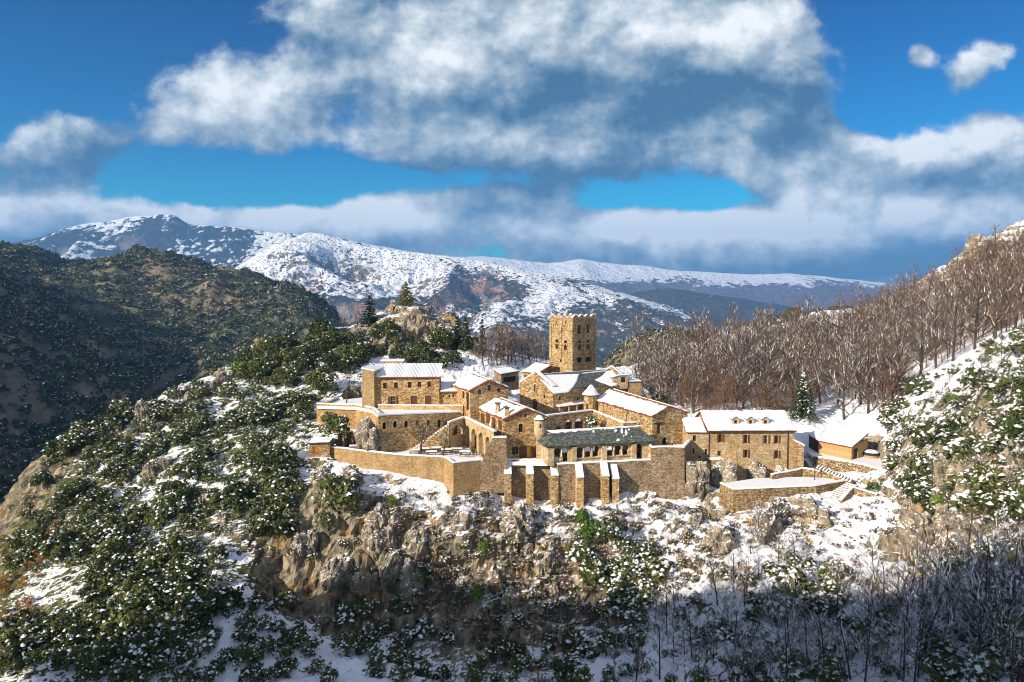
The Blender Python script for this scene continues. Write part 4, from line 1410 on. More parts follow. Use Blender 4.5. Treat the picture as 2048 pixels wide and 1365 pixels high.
# far gable parapet
wf = Wall(az(1213, 742, -15.9), FRc + (FRc - RF).normalized() * .5)
fm = MB()
A, B = RF - (FLc - RF).normalized() * 0 + UP * .75, FRc + UP * .55
wfg = Wall(FLc, FRc)
uu = (RF - FLc).dot(wfg.u)
panel(fm, wfg, [(0, LEV_C - 2), (wfg.len, LEV_C - 2), (wfg.len, FRc.z + .55), (uu, RF.z + .8), (0, FLc.z + .5)], (), .7, back=True)
fo = fm.build('far_gable', M['stone_gold'], root)
sp = MB()
for a_, b_ in (((0, FLc.z + .52), (uu, RF.z + .82)), ((uu, RF.z + .82), (wfg.len, FRc.z + .57))):
    sp.slab([wfg.p(*a_, .06), wfg.p(*b_, .06), wfg.p(*b_, -.76), wfg.p(*a_, -.76)], .2)
sp.build('snow', M['snow'], fo)
# skylight lantern standing on the roof
q = on_roof(1465, 872, .1)
wd = Wall(q, q + V(2.05, .5, 0)); lm = MB()
q2 = on_roof(1412, 862, .1)
wd2 = Wall(q2, q)
hd = (.6, 1.6, q.z + .5, q.z + 1.6, 'rect')
panel(lm, wd, [(0, q.z - .8), (wd.len, q.z - .8), (wd.len, q.z + 1.9), (0, q.z + 1.9)], [hd], .25)
panel(lm, wd2, [(0, q.z - .8), (wd2.len, q.z - .8), (wd2.len, q.z + 1.9), (0, q.z + 1.5)])
lo_ = lm.build('roof_lantern', M['render_ochre'], root)
window(root, wd, hd, bars=False, frame='wood_dark')
T4 = [wd2.p(-.15, q.z + 1.52, .15), wd.p(0, q.z + 1.92, .15), wd.p(wd.len + .1, q.z + 1.92, .15), wd.p(wd.len + .1, q.z + 1.7, -3), wd2.p(-.15, q.z + 1.4, -2.2)]
rm = MB(); rm.slab(T4, .1); rm.build('lantern_roof', M['slate'], lo_)
snow_on(lo_, [p + UP * .1 for p in T4], .16, .03, .03, 12)
# stair turret with a snow-laden conical roof on the flank
tp2 = at(1181, 800, 133.5)
mb = MB(); mb.prism(tp2, 1.35, 1.35, LEV_C - 2, -19.6, 14)
tu = mb.build('stair_turret', M['stone_gold'], root)
mb = MB(); mb.prism(tp2, 1.75, .15, -19.65, -17.9, 14); mb.build('turret_roof', M['slate'], tu)
mb = MB(); mb.prism(tp2, 1.72, 1.2, -19.55, -18.9, 12); mb.prism(tp2 + V(.1, 0, 0), 1.2, .25, -18.9, -17.7, 12); mb.build('snow', M['snow'], tu)
dm = MB(); dm.box(V(tp2.x - .95, tp2.y - 1.18, -23.4), V(.8, .0, 0), V(0, .3, 0), V(0, 0, 2.1)); dm.build('door', M['wood_brown'], tu)
# ------------------------------------------------------------------ side chapel right of the church
q0, q1 = az(1256.5, 789, -20.2), az(1282, 789, -20.2)
wl = Wall(at(1256.5, 780, 141), at(1282.3, 780, 141.5)); sd = Wall(wl.p(wl.len, 0), wl.p(wl.len + .3, 0, -6))
chp = empty('side_chapel', tuple(wl.p(1, LEV_C)), 'plain flat-roofed stone chapel block right of the church', 'chapel')
mb = MB(); zt = at(1270, 766, 141).z
panel(mb, wl, [(0, LEV_C - 3), (wl.len, LEV_C - 3), (wl.len, zt), (0, zt)]); panel(mb, sd, [(0, LEV_C - 3), (sd.len, LEV_C - 3), (sd.len, zt), (0, zt)])
wq = Wall(wl.p(0, 0, -6), wl.p(0, 0)); panel(mb, wq, [(0, LEV_C - 3), (wq.len, LEV_C - 3), (wq.len, zt), (0, zt)])
mb.build('wall', M['stone_plain'], chp)
mb = MB(); mb.slab([wl.p(-.1, zt, .1), wl.p(wl.len + .1, zt, .1), wl.p(wl.len + .2, zt, -6.1), wl.p(-.1, zt, -6.1)], .25); mb.build('roof', M['slate'], chp)
mb = MB(); mb.slab([wl.p(0, zt + .25, .02), wl.p(wl.len, zt + .25, .02), wl.p(wl.len + .1, zt + .25, -6), wl.p(0, zt + .25, -6)], .2); mb.build('snow', M['snow'], chp)
RPc = [az(*c2(*q), z) for q, z in (((1470, 905), -20.3), ((1570, 900), -20.3), ((1690, 968), -21), ((1690, 985), -21.2), ((1560, 955), -21.2))]
lr = MB(); lr.slab(RPc, .2); lro = lr.build('low_roof', M['slate'], chp)
snow_on(lro, [p + UP * .2 for p in RPc], .2, .03, .03, 15)

# ------------------------------------------------------------------ long nave-like dormitory at right
e, r = -20.8, -19.4
NL, NR, FL = az(1305, 832.8, e), az(1375.3, 826, e), az(1193.5, 801.5, e)
RN, RF = az(1338.3, 813.2, r), az(1222.9, 779, r)
FR = NR + (FL - NL)
dm = gable('dormitory', 'long stone dormitory with wide snowy roof and red ridge tiles above the cloister', 'house', NL, NR, FR, FL, RN, RF, LEV_T - 4, 'stone_gold',
           holesN=[(c4(1862, 345, 1896, 450), 'rect'), (c4(1915, 488, 1958, 592), 'arch')], holesL=[(c2(1556, 1130, 1574, 1178), 'rect'), (c2(1350, 1070, 1364, 1105), 'rect'), (c2(1690, 1150, 1706, 1200), 'rect')], gap=.45, snow_inset=(.1, .1))
root, wn, wle = dm[0], dm[1], dm[2]
window(root, wn, dm[4][0], 'closed', None, frame='wood_brown')
l = MB(); h = dm[4][0]; wbox(l, wn, h[0] - .6, h[1] + .5, h[3], h[3] + .18, -.02, .12); l.build('lintel', M['wood_dark'], root)
door(root, wn, dm[4][1], 'wood_dark', .5)
for h in dm[5]: window(root, wle, h, bars=False)
pb = MB()
for k in (.12, .55, .8): wbox(pb, wle, wle.len * k, wle.len * k + .45, LEV_T, e - .5, -.05, .22)
pb.build('pilasters', M['stone_gold'], root)
chimney(root, RN.lerp(RF, .38) + (NR - RN).normalized() * 1.0, .65, 1.1, 'stone_plain')
# ------------------------------------------------------------------ porch canopy beside the church
cnr = [at(*c2(815, 1083), 133.4), at(*c2(1090, 1027), 136.9), at(*c2(1136, 1068), 135.2), at(*c2(860, 1107), 131.6)]
pc = empty('porch_canopy', (cnr[3].x, cnr[3].y, -24.5), 'lean-to porch with pale posts under a snowy roof along the church wall', 'porch')
mb = MB(); mb.slab(cnr, .12); ro = mb.build('roof', M['terracotta'], pc)
snow_on(ro, [p + UP * .12 for p in cnr], .22, .05, .04, 22)
for t_ in (.03, .36, .66, .97):
    p = cnr[3].lerp(cnr[2], t_); mb = MB(); mb.prism(p, .11, .11, -25, p.z, 8); mb.build('post', M['frame_pale'], pc)
# ------------------------------------------------------------------ cabin and small house near the tower
sq = [az(*c2(*q), z) for q, z in (((185, 722), -16.3), ((345, 697), -16.1), ((455, 737), -16.7), ((265, 770), -16.9))]
sh = empty('garden_shed', (sq[3].x, sq[3].y, -19.5), 'small dark shed with snowy roof among shrubs behind the guest house', 'shed')
mb = MB()
for a, b in ((0, 3), (3, 2), (2, 1), (1, 0)):
    A, B = sq[a], sq[b]
    ins = .25
    cc = (sq[0] + sq[1] + sq[2] + sq[3]) / 4
    A2, B2 = A.lerp(cc, .06), B.lerp(cc, .06)
    mb.face((V(A2.x, A2.y, -20.5), V(B2.x, B2.y, -20.5), B2, A2))
mb.build('wall', M['stone_rubble'], sh)
mb = MB(); mb.slab(sq, .14); ro = mb.build('roof', M['wood_dark'], sh)
snow_on(ro, [p + UP * .14 for p in sq], .2, .05, .05, 25)
wl = Wall(sq[3].lerp(sq[2], .1), sq[3].lerp(sq[2], .9)); mb = MB(); wbox(mb, wl, .3, wl.len - .6, -18.6, -17.5, -.18, -.08); mb.build('window', M['glass_dark'], sh)
e = -17.3
NL, NR, FL = az(*c2(652, 757), e), az(*c2(806, 712), e - .2), az(*c2(487, 737), e)
RN, RF = az(*c2(803, 662), -15.5), az(*c2(627, 642), -15.5)
rt = empty('small_house', (NL.x, NL.y, -20.5), 'small stone house with a red-edged snowy roof at the foot of the bell tower', 'house')
wl = Wall(NL, NR); mb = MB()
panel(mb, wl, [(0, -22), (wl.len, -22), (wl.len, RN.z - .1), (0, NL.z)]); w2 = Wall(FL, NL); panel(mb, w2, [(0, -22), (w2.len, -22), (w2.len, NL.z), (0, FL.z)])
mb.build('wall', M['stone_gold'], rt)
mb = MB(); P4 = [NL + (NL - RN).normalized() * .3, RN, RF, FL + (FL - RF).normalized() * .3]; mb.slab(P4, .18); ro = mb.build('roof', M['terracotta'], rt)
nn = (P4[1] - P4[0]).cross(P4[2] - P4[0]).normalized(); nn = nn if nn.z > 0 else -nn
P5 = [P4[0], P4[0].lerp(P4[1], .86), P4[3].lerp(P4[2], .97), P4[3]]
snow_on(ro, [p + nn * .17 for p in P5], .2, .12, .1, 27)
mb = MB(); w3 = Wall(FL, NL); wbox(mb, w3, w3.len * .55, w3.len * .75, -20, -18.2, -.02, .05); mb.build('door', M['wood_brown'], rt)
# ------------------------------------------------------------------ cloister gallery
f0, f1 = az(*c4(735, 760), LEV_T), az(*c4(1830, 700), LEV_T)
wl = Wall(f0, f1)
ze = -24.0
clo = empty('cloister_gallery', tuple(wl.p(wl.len / 2, LEV_T)), 'cloister arcade of horseshoe arches under a dark slate hipped roof', 'cloister')
H = [wl.box(c4(*r)) + ('horse',) for r in ((808, 596, 878, 690), (890, 600, 958, 735), (1036, 588, 1104, 694), (1120, 580, 1190, 690), (1200, 577, 1270, 682), (1346, 574, 1412, 674), (1424, 570, 1494, 668), (1506, 566, 1572, 664))]
H += [wl.box(c4(1645, 553, 1706, 705)) + ('arch',)]
H = [(a, b, max(c, LEV_T + .02), d, k) for a, b, c, d, k in H]
mb = MB()
panel(mb, wl, [(0, LEV_T - .2), (wl.len, LEV_T - .2), (wl.len, ze), (0, ze)], H, .55, back=True)
# side returns and rear arcade wall
for a, b in ((wl.p(0, 0, -4.6), wl.p(0, 0, -.55)), (wl.p(wl.len, 0, -.55), wl.p(wl.len, 0, -4.6))):
    q = Wall(a, b); panel(mb, q, [(0, LEV_T - .2), (q.len, LEV_T - .2), (q.len, ze), (0, ze)], (), .4, back=True)
q = Wall(wl.p(wl.len, 0, -4.6), wl.p(0, 0, -4.6))
panel(mb, q, [(0, LEV_T - .2), (q.len, LEV_T - .2), (q.len, ze), (0, ze)], [(1.5 + 3.6 * k, 3.9 + 3.6 * k, LEV_T + .6, ze - .5, 'arch') for k in range(4)], .5, back=True)
for bx in ((985, 570, 1030, 745), (1292, 560, 1338, 720), (1594, 545, 1640, 700), (705, 560, 800, 760)):
    u0, u1, z0, z1 = wl.box(c4(*bx)); wbox(mb, wl, max(u0, .02), u1, LEV_T - .2, ze - .35, -.02, .5)
mb.build('wall', M['render_ochre'], clo)
for a, b in ((0, 1), (2, 3), (3, 4), (5, 6), (6, 7)):       # marble columns with capitals
    u = (H[a][1] + H[b][0]) / 2; z0 = max(H[a][2], H[b][2])
    mb = MB(); c = wl.p(u, 0, .1)
    mb.prism(c, .16, .16, z0, z0 + .12, 10); mb.prism(c, .095, .085, z0 + .12, z0 + 1.2, 10); mb.prism(c, .1, .22, z0 + 1.2, z0 + 1.5, 8)
    mb.build('column', M['trim_pale'], clo)
mb = MB()
for a, b in ((2, 4), (5, 7)): wbox(mb, wl, H[a][0] - .3, H[b][1] + .3, H[a][2] - .16, H[a][2] - .02, .0, .18)
mb.build('sill', M['trim_pale'], clo)
rm = MB()
E = [wl.p(-.6, ze - .1, .75), wl.p(wl.len + .1, ze - .1, .75), wl.p(wl.len + .1, ze - .1, -5.2), wl.p(-.6, ze - .1, -5.2)]
r0, r1 = wl.p(2.2, -22.3, -2.3), wl.p(wl.len - 1.9, -22.3, -2.3)
for P_ in ([E[0], E[1], r1, r0], [E[2], E[3], r0, r1], [E[3], E[0], r0], [E[1], E[2], r1]): rm.slab(P_, .14)
ro = rm.build('roof', M['slate'], clo)
nf = (E[1] - E[0]).cross(r0 - E[0]).normalized()
def on_cl(x, y, lift=.14):
    d = ray(*c4(x, y)); O = E[0] + nf * lift; return d * (O.dot(nf) / d.dot(nf))
def spatch(pts, th, sd): snow_on(ro, [on_cl(*q) for q in pts], th, .0, .05, sd)
spatch(((735, 420), (830, 412), (1000, 404), (1200, 393), (1440, 380), (1450, 390), (1420, 402), (1330, 398), (1200, 408), (1195, 415), (1060, 418), (1030, 435), (985, 425), (930, 440), (890, 432), (850, 447), (800, 445)), .16, 31)
spatch(((1440, 380), (1700, 364), (1710, 372), (1580, 385), (1540, 392), (1500, 386), (1450, 392)), .12, 32)
for q in ((1500, 420, 14, 32), (1545, 440, 14, 28), (1440, 418, 14, 16), (1465, 512, 20, 16), (1213, 426, 11, 16), (1330, 402, 10, 8), (1520, 470, 6, 6), (1575, 405, 9, 12), (1600, 478, 6, 5), (1290, 410, 6, 5)):
    x, y, a, b = q
    spatch([(x + a * math.cos(t) * random.uniform(.7, 1.2), y + b * math.sin(t) * random.uniform(.7, 1.2)) for t in [2 * math.pi * k / 7 for k in range(7)]], .08, int(x))
snow_on(ro, [p + UP * .14 for p in (E[2], E[3], r0, r1)], .2, .1, .05, 33)
mb = MB(); mb.slab([wl.p(.1, LEV_T, -.6), wl.p(wl.len - .1, LEV_T, -.6), wl.p(wl.len - .1, LEV_T, -4.5), wl.p(.1, LEV_T, -4.5)], .06); mb.build('floor', M['stone_rubble'], clo)

# flats ------------------------------------------------------------------
def flatground(name, pts, z, label, mat='snow', th=.5):
    mb = MB(); mb.slab([V(p[0], p[1], z - th) for p in pts], th)
    return tag(mb.build(name, M[mat]), label, 'ground', kind='structure')


tpts = [az(*q, LEV_T) for q in ((660.6, 898.3), (727, 907), (795.6, 914), (887.5, 918.9), (907, 930.6), (961.9, 924.7))]
flatground('terrace', [p for p in tpts] + [V(-4.3, 109.6, 0), V(-3.0, 113, 0), V(-8, 122, 0), V(-24, 121, 0), V(-32.6, 119.8, 0)], LEV_T - .12, 'snow-covered terrace with picnic tables')
flatground('forecourt', [V(-1.5, 109.2, 0), V(7.2, 108.6, 0), V(23.7, 112, 0), V(24.5, 115.5, 0), V(-1.2, 112.6, 0)], LEV_T - .1, 'snowy ledge before the cloister', 'snow')
flatground('courtyard', [V(5.5, 113.5, 0), V(23, 117.5, 0), V(16, 134, 0), V(4, 128, 0)], LEV_T - .2, 'snow in the cloister garth')
upts = [az(*q, LEV_B) for q in ((633.3, 810), (664.5, 811), (711.5, 812), (746.7, 819), (756.5, 830))] + [az(926.6, 825, -21.3) + V(0, .3, 0)]
flatground('upper_terrace', upts + [V(-4, 124, 0), V(-2, 136, 0), V(-30, 138, 0), V(-35, 134, 0)], LEV_B - .25, 'snowy upper terrace before the long house')
flatground('church_yard', [V(1, 131, 0), V(7.6, 129, 0), V(15.6, 131.4, 0), V(26, 140, 0), V(24, 147, 0), V(4, 140, 0), V(-3, 134, 0)], LEV_C - .4, 'snowy yard along the church')


def wallrun(name, pts, zt, zb, th, mat, label, cat='wall', snow=True, snoww=.06, snowh=.18, dz=None, parts=None):
    """wall following plan points; each point may carry its own top height (z) and bottom height"""
    root = empty(name, (pts[0][0], pts[0][1], zb if not isinstance(zb, (list, tuple)) else zb[0]), label, cat)
    n = len(pts)
    P = [Vector((p[0], p[1], 0)) for p in pts]
    ZT = zt if isinstance(zt, (list, tuple)) else [zt] * n
    ZB = zb if isinstance(zb, (list, tuple)) else [zb] * n
    off = []
    for i in range(n):
        d = (P[min(i + 1, n - 1)] - P[max(i - 1, 0)]).normalized()
        off.append(Vector((-d.y, d.x, 0)))
    mb = MB(); sn = MB()
    rs = random.Random(len(label))
    rowb = None
    for i in range(n - 1):
        seg = max(1, int((P[i + 1] - P[i]).length / 1.2))
        for k in range(seg + 1):
            if k == 0 and i: continue
            t_ = k / seg
            p = P[i].lerp(P[i + 1], t_); o = off[i].lerp(off[i + 1], t_)
            a, b = ZT[i] * (1 - t_) + ZT[i + 1] * t_, ZB[i] * (1 - t_) + ZB[i + 1] * t_
            bat = -o * ((a - b) * .03)
            j = rs.uniform(-.05, .05)
            row = [p + bat + UP * b, p + UP * (a + j), p + o * th + UP * (a + j), p + o * th + UP * b]
            srow = [p - o * snoww + UP * (a + j - .02), p - o * snoww * .6 + UP * (a + j + snowh * .7), p + o * th * .5 + UP * (a + j + snowh * rs.uniform(.9, 1.3)), p + o * (th + snoww) + UP * (a + j - .02)]
            if rowb:
                for q in range(4):
                    if q == 3: continue
                    mb.face((rowb[0][q], row[q], row[q + 1], rowb[0][q + 1]))
                for q in range(3): sn.face((rowb[1][q], srow[q], srow[q + 1], rowb[1][q + 1]))
            else:
                mb.face(row[::-1]); sn.face(srow[::-1])
            rowb = (row, srow)
    mb.face(rowb[0]); sn.face(rowb[1])
    wo = mb.build('masonry', M[mat], root)
    if snow: sn.build('snow', M['snow'], root)
    return root


# terrace retaining wall, left of the ruin
wallrun('terrace_wall', tpts, LEV_T + .35, [-30, -31, -33, -35, -36, -34], .5, 'stone_plain', 'high smooth ochre retaining wall below the picnic terrace')
# left bastion with curved parapet
bp = [az(*q, LEV_B) for q in ((686, 790), (658, 803), (640, 807), (633.3, 809.3), (664.5, 810.3), (711.5, 811.3), (746.7, 818), (756.5, 829))]
wallrun('bastion_wall', [V(*bp[0][:2], 0), bp[1], bp[2], bp[3]], LEV_B + .1, [-24, -25, -28, -31], .5, 'stone_plain', 'curved snow-capped parapet at the left end of the upper terrace')
bb = wallrun('bastion_face', bp[3:], LEV_B + .1, [-31, -30, -29, -29, -29], .6, 'stone_plain', 'tall orange-ochre bastion wall behind the round evergreen bush')
bt = MB(); q = bp[3].lerp(bp[4], .3); wq = Wall(bp[3], bp[4])
bt.slab([wq.p(1.3, -29, .1), wq.p(2.2, -29, .1), wq.p(2.2, -29, 1.2), wq.p(1.3, -29, 1.2)], 7.2); bt.build('buttress', M['stone_plain'], bb)
# long wall with small arched windows
ua, ub = az(756.5, 831.8, LEV_B), az(926.6, 825, -21.3)
wl = Wall(ua, ub)
aw = empty('arcaded_wall', tuple(wl.p(8, LEV_T)), 'long stone wall with a row of small arched windows above the picnic terrace', 'wall')
H = [wl.box(c3(*r)) + ('arch',) for r in ((845, 330, 880, 402), (953, 320, 990, 388), (1068, 315, 1103, 386), (1183, 310, 1216, 376), (1295, 305, 1329, 373), (1408, 302, 1442, 392))]
mb = MB(); panel(mb, wl, [(0, LEV_T - 1), (wl.len, LEV_T - 1), (wl.len, -21.3), (0, LEV_B)], H, .6, back=True)
mb.build('masonry', M['stone_gold'], aw)
for k, h in enumerate(H): window(aw, wl, h, None, 'trim_pale', bars=k < 3, frame='frame_pale' if k > 2 else 'wood_dark', deep=.3)
mb = MB(); mb.slab([wl.p(-.05, LEV_B + .01, .06), wl.p(wl.len + .05, -21.29, .06), wl.p(wl.len + .05, -21.29, -.66), wl.p(-.05, LEV_B + .01, -.66)], .2); mb.build('snow', M['snow'], aw)
# stair against that wall
s0, s1 = az(*c3(1150, 622), LEV_T), wl.p(0, 0)
st = empty('stone_stair', (s0.x, s0.y, LEV_T), 'stone stair with snowy steps climbing right along the arcaded wall', 'stair')
top = az(*c3(1526, 362), -22.6)
d0 = V(s0.x, s0.y - .2, 0); d1 = V(top.x, top.y, 0)
n = 15
u = (d1 - d0) / n; nrm = V(u.y, -u.x, 0).normalized()
mb = MB(); sn = MB()
for k in range(n):
    z = LEV_T + (-22.6 - LEV_T) * (k + 1) / n
    mb.box(d0 + u * k + UP * (LEV_T - .5), u, -nrm * 1.3, UP * (z - LEV_T + .5))
    sn.box(d0 + u * (k + .12) + UP * z + nrm * .02, u * .8, -nrm * 1.25, UP * .09)
mb.build('steps', M['stone_gold'], st); sn.build('snow', M['snow'], st)
mb = MB()
P_ = [d0 + nrm * .02, d1 + nrm * .02]
for k in range(n):
    z = LEV_T + (-22.6 - LEV_T) * (k + .5) / n
    mb.box(d0 + u * k + nrm * .3 + UP * (LEV_T - .5), u, -nrm * .28, UP * (z - LEV_T + .62))
mb.build('stringer', M['stone_gold'], st)

# arched gallery wall carrying the landing
ga, gb, gc = az(899.3, 842.6, -22), az(928.6, 835.7, -22), az(987.3, 864, -22)
wa, wb_ = Wall(ga, gb), Wall(gb, gc)
ag = empty('arched_gallery', (gb.x, gb.y, LEV_T), 'gallery wall of tall round arches with snowy parapet left of the chimney house', 'gallery')
Ha = [wa.box(c3(1560, 360, 1664, 466)) + ('arch',)]
Hb = [wb_.box(c3(*r)) + ('arch',) for r in ((1692, 365, 1733, 600), (1752, 400, 1806, 622), (1826, 438, 1876, 680), (1896, 482, 1945, 700))]
Hb = [(a, b, max(c, LEV_T + .02), d, k) for a, b, c, d, k in Hb]
mb = MB()
panel(mb, wa, [(0, LEV_T - 1), (wa.len, LEV_T - 1), (wa.len, -22), (0, -22.3)], Ha, .6)
panel(mb, wb_, [(0, LEV_T - 1), (wb_.len, LEV_T - 1), (wb_.len, -22), (0, -22)], Hb, .6)
mb.build('masonry', M['render_ochre'], ag)
mb = MB()
for w_, hs_ in ((wa, Ha), (wb_, Hb)):
    mb.face([w_.p(0, LEV_T - 1, -1.6), w_.p(w_.len, LEV_T - 1, -1.6), w_.p(w_.len, -22.2, -1.6), w_.p(0, -22.2, -1.6)])
mb.build('back_wall', M['stone_rubble'], ag)
mb = MB()
mb.slab([ga + UP * -.3, gb, gb - wa.n * .55 - wb_.n * .0, ga - wa.n * .55 - UP * .3], .2)
mb.slab([gb + UP * .003, gc + UP * .003, gc - wb_.n * .55 + UP * .003, gb - wb_.n * .55 + UP * .003], .2)
mb.build('snow', M['snow'], ag)
fl = MB(); fl.slab([V(ga.x, ga.y + .5, -23.1), V(gb.x, gb.y, -23.1), V(gc.x + .3, gc.y + .3, -23.1), V(-1.3, 112.6, -23.1), V(-7.4, 125.5, -23.1)], .15)
fl.build('landing', M['stone_rubble'], ag)
stt = MB(); stt.box(V(gc.x + .4, gc.y + 2.2, -22.9), V(.5, 0, 0), V(0, .5, 0), V(0, 0, .5))
# ruin fragment beside the ledge
rp = [(958, 990), (962, 930), (968, 912), (978, 892), (984, 879), (1000, 875.6), (1013, 876.5), (1014, 925), (1014, 985)]
wl = Wall(at(963, 900, 108.6), at(1015, 900, 108.4))
mb = MB(); panel(mb, wl, [wl.hit(*q) for q in rp], (), .9, back=True)
rf = tag(mb.build('ruined_wall', M['stone_rubble']), 'broken dark rubble wall stub between terrace and chimney house', 'wall')
mb = MB(); wbox(mb, wl, wl.hit(984, 879)[0], wl.hit(1013, 877)[0], wl.hit(1000, 876)[1] - .02, wl.hit(1000, 876)[1] + .16, -.92, .03); mb.build('snow', M['snow'], rf)

# buttressed retaining wall below the cloister
bl = [az(1012.6, 921, LEV_T), az(1102.6, 921.5, LEV_T), az(1116, 929.6, LEV_T), az(1308, 920.2, LEV_T)]
bw = wallrun('retaining_wall', bl, LEV_T + .02, -36, .9, 'stone_rubble', 'high rubble retaining wall with buttresses below the cloister')
def along(px):
    for i in range(3):
        w_ = Wall(bl[i], bl[i + 1]); u_, _z = w_.hit(px, 940)
        if 0 <= u_ <= w_.len or i == 2: return w_, u_
for (x, yb, top_) in ((330, 1130, 0), (552, 1155, 0), (802, 1200, 0), (1056, 1180, 0), (1312, 1100, 0), (1412, 1180, -.5)):
    px = x / 5.1125 + 950
    w_, u_ = along(px)
    if w_ is not None:
        w2_ = Wall(w_.p(u_, 0) - V(2, .12, 0), w_.p(u_, 0) + V(2, .12, 0)); w_, u_ = w2_, w2_.len / 2
        b = MB()
        hw = .54
        z0 = -36.5; zt = LEV_T - .08 + top_
        pr = [(0, z0), (2.6, z0), (2.15, zt - 1.75), (0, zt)]
        A = [w_.p(u_ - hw, z, o - .1) for o, z in pr]; B = [w_.p(u_ + hw, z, o - .1) for o, z in pr]
        b.face(A); b.face(B[::-1])
        for i in range(4):
            j = (i + 1) % 4; b.face((A[j], A[i], B[i], B[j]))
        bo = b.build('buttress', M['stone_gold'], bw)
        s_ = MB(); e_ = .05
        s_.slab([w_.p(u_ - hw - e_, zt + .02, -.1), w_.p(u_ + hw + e_, zt + .02, -.1), w_.p(u_ + hw + e_, zt - 1.73, 2.1), w_.p(u_ - hw - e_, zt - 1.73, 2.1)], .22)
        s_.build('snow', M['snow'], bo)
# left return of that wall
wallrun('sloping_wall', [az(996, 938, LEV_T - 1.5), az(1012.4, 920, LEV_T)], [LEV_T - 2.0, LEV_T + .1], -35, .7, 'stone_gold', 'short sloping wall end left of the buttresses')
# tall bastion at the right end of the cloister
k0, k1, k2 = at(1302, 900, 110.2), at(1368.5, 900, 109.6), at(1388, 900, 118)
wallrun('corner_bastion', [k0, k1, k2], [-24.9, -24.75, -24.75], [-37, -37, -34], .6, 'stone_rubble', 'tall stone bastion with snowy top between cloister and dormer house')
fp = [V(k0.x - .3, k0.y + .4, 0), V(k1.x - .4, k1.y + .5, 0), V(k2.x - .4, k2.y, 0), V(25, 117.5, 0), V(24, 113, 0)]
flatground('bastion_deck', fp, LEV_T + .9, 'snowy deck on the bastion')
mb = MB()
k_ = [az(*c4(1758, 562), -25), az(*c4(1800, 610), -25.4)]
wallrun('parapet', [V(k0.x - .6, k0.y + 3.0, 0), V(k0.x, k0.y, 0)], [-24.2, -24.85], -30, .5, 'stone_gold', 'short snowy parapet where cloister and bastion meet')
# ------------------------------------------------------------------ upper arcade behind the cloister garth
ua, ub, uc, ud = az(1093.8, 832.8, -22.3), az(1186.7, 821.5, -22.3), az(1247.3, 846.5, -22.3), az(1272.7, 844.5, -22.3)
wl = Wall(ua, ub)
ac = empty('garth_arcade', tuple(wl.p(5, LEV_T)), 'shaded arcade wall with round arches behind the cloister roof', 'arcade')
H = [wl.box(c4(*r)) + ('arch',) for r in ((815, 368, 880, 410), (920, 308, 1000, 420), (1018, 292, 1110, 420))]
H = [(a, b, max(c, LEV_T), d, k) for a, b, c, d, k in H]
mb = MB(); panel(mb, wl, [(0, LEV_T - 1), (wl.len, LEV_T - 1), (wl.len, -22.3), (0, -22.3)], H, .7, back=True)
mb.build('masonry', M['stone_gold'], ac)
mb = MB(); wbox(mb, wl, -.05, wl.len + .05, -22.3, -22.1, -.75, .06); mb.build('snow', M['snow'], ac)
mb = MB(); wbox(mb, wl, 0, wl.len, LEV_T - 1, -22.6, -3.2, -3); mb.build('back_wall', M['stone_rubble'], ac)
for h in H[1:]:
    l = MB(); c_, r_ = (h[0] + h[1]) / 2, (h[1] - h[0]) / 2
    for k in range(10):
        a0, a1 = math.pi * k / 10, math.pi * (k + 1) / 10
        P_ = [(c_ + (r_ + w__) * math.cos(a), h[3] - r_ + (r_ + w__) * math.sin(a)) for w__, a in ((.0, a0), (.0, a1), (.25, a1), (.25, a0))]
        l.face([wl.p(u_, z_, .04) for u_, z_ in P_][::-1])
    l.build('arch_ring', M['trim_pale'], ac)
wallrun('walkway_wall', [ub, uc, ud], -22.35, -28, .6, 'stone_gold', 'snowy walkway wall along the foot of the dormitory', snoww=.1)
flatground('walkway', [ub, uc, ud, V(ud.x, ud.y + 1.5, 0), NL_d if False else V(16.9, 134, 0)], -23.2, 'snowy walkway beside the dormitory')

# ------------------------------------------------------------------ dormer house at right
zb, ze, zr = -30.5, -23.1, -20.7
a0, a1 = at(1417.4, 860, 115), at(1588.5, 860, 115.3)
wl = Wall(a0, a1)
dh = empty('dormer_house', tuple(wl.p(7, -29.8)), 'two-storey stone house with three dormers and brown shutters at the right end of the abbey', 'house')
W_ = {'U': [(703, 455, 737, 535), (965, 460, 998, 545), (1175, 463, 1208, 550), (1280, 467, 1312, 550)], 'L': [(967, 610, 1000, 693), (1280, 620, 1312, 703)], 'S': [(690, 625, 725, 675)]}
H = [wl.box(c5(*r)) + ('rect',) for r in W_['U'] + W_['L'] + W_['S']]
mb = MB()
panel(mb, wl, [(0, zb - 2), (wl.len, zb - 2), (wl.len, ze), (0, ze)], H)
wr = Wall(wl.p(wl.len, 0), wl.p(wl.len, 0, -8.6)); panel(mb, wr, [(0, zb), (8.6, zb), (8.6, ze), (4.3, zr), (0, ze)])
wf = Wall(wl.p(0, 0, -8.6), wl.p(0, 0)); panel(mb, wf, [(0, zb), (8.6, zb), (8.6, ze), (4.3, zr), (0, ze)])
mb.build('wall', M['render_ochre'], dh)
for k, h in enumerate(H[:6]): window(dh, wl, h, 'open', None, frame='wood_brown' if k != 2 else 'frame_pale')
window(dh, wl, H[6], None, None, frame='wood_brown')
rm = MB()
E0, E1 = wl.p(-.3, ze - .12, .4), wl.p(wl.len + .2, ze - .12, .4)
R0, R1 = wl.p(-.3, zr + .05, -4.3), wl.p(wl.len + .2, zr + .05, -4.3)
B0, B1 = wl.p(-.3, ze - .12, -9), wl.p(wl.len + .2, ze - .12, -9)
rm.slab([E0, E1, R1, R0], .16); rm.slab([B1, B0, R0, R1], .16)
ro = rm.build('roof', M['terracotta'], dh)
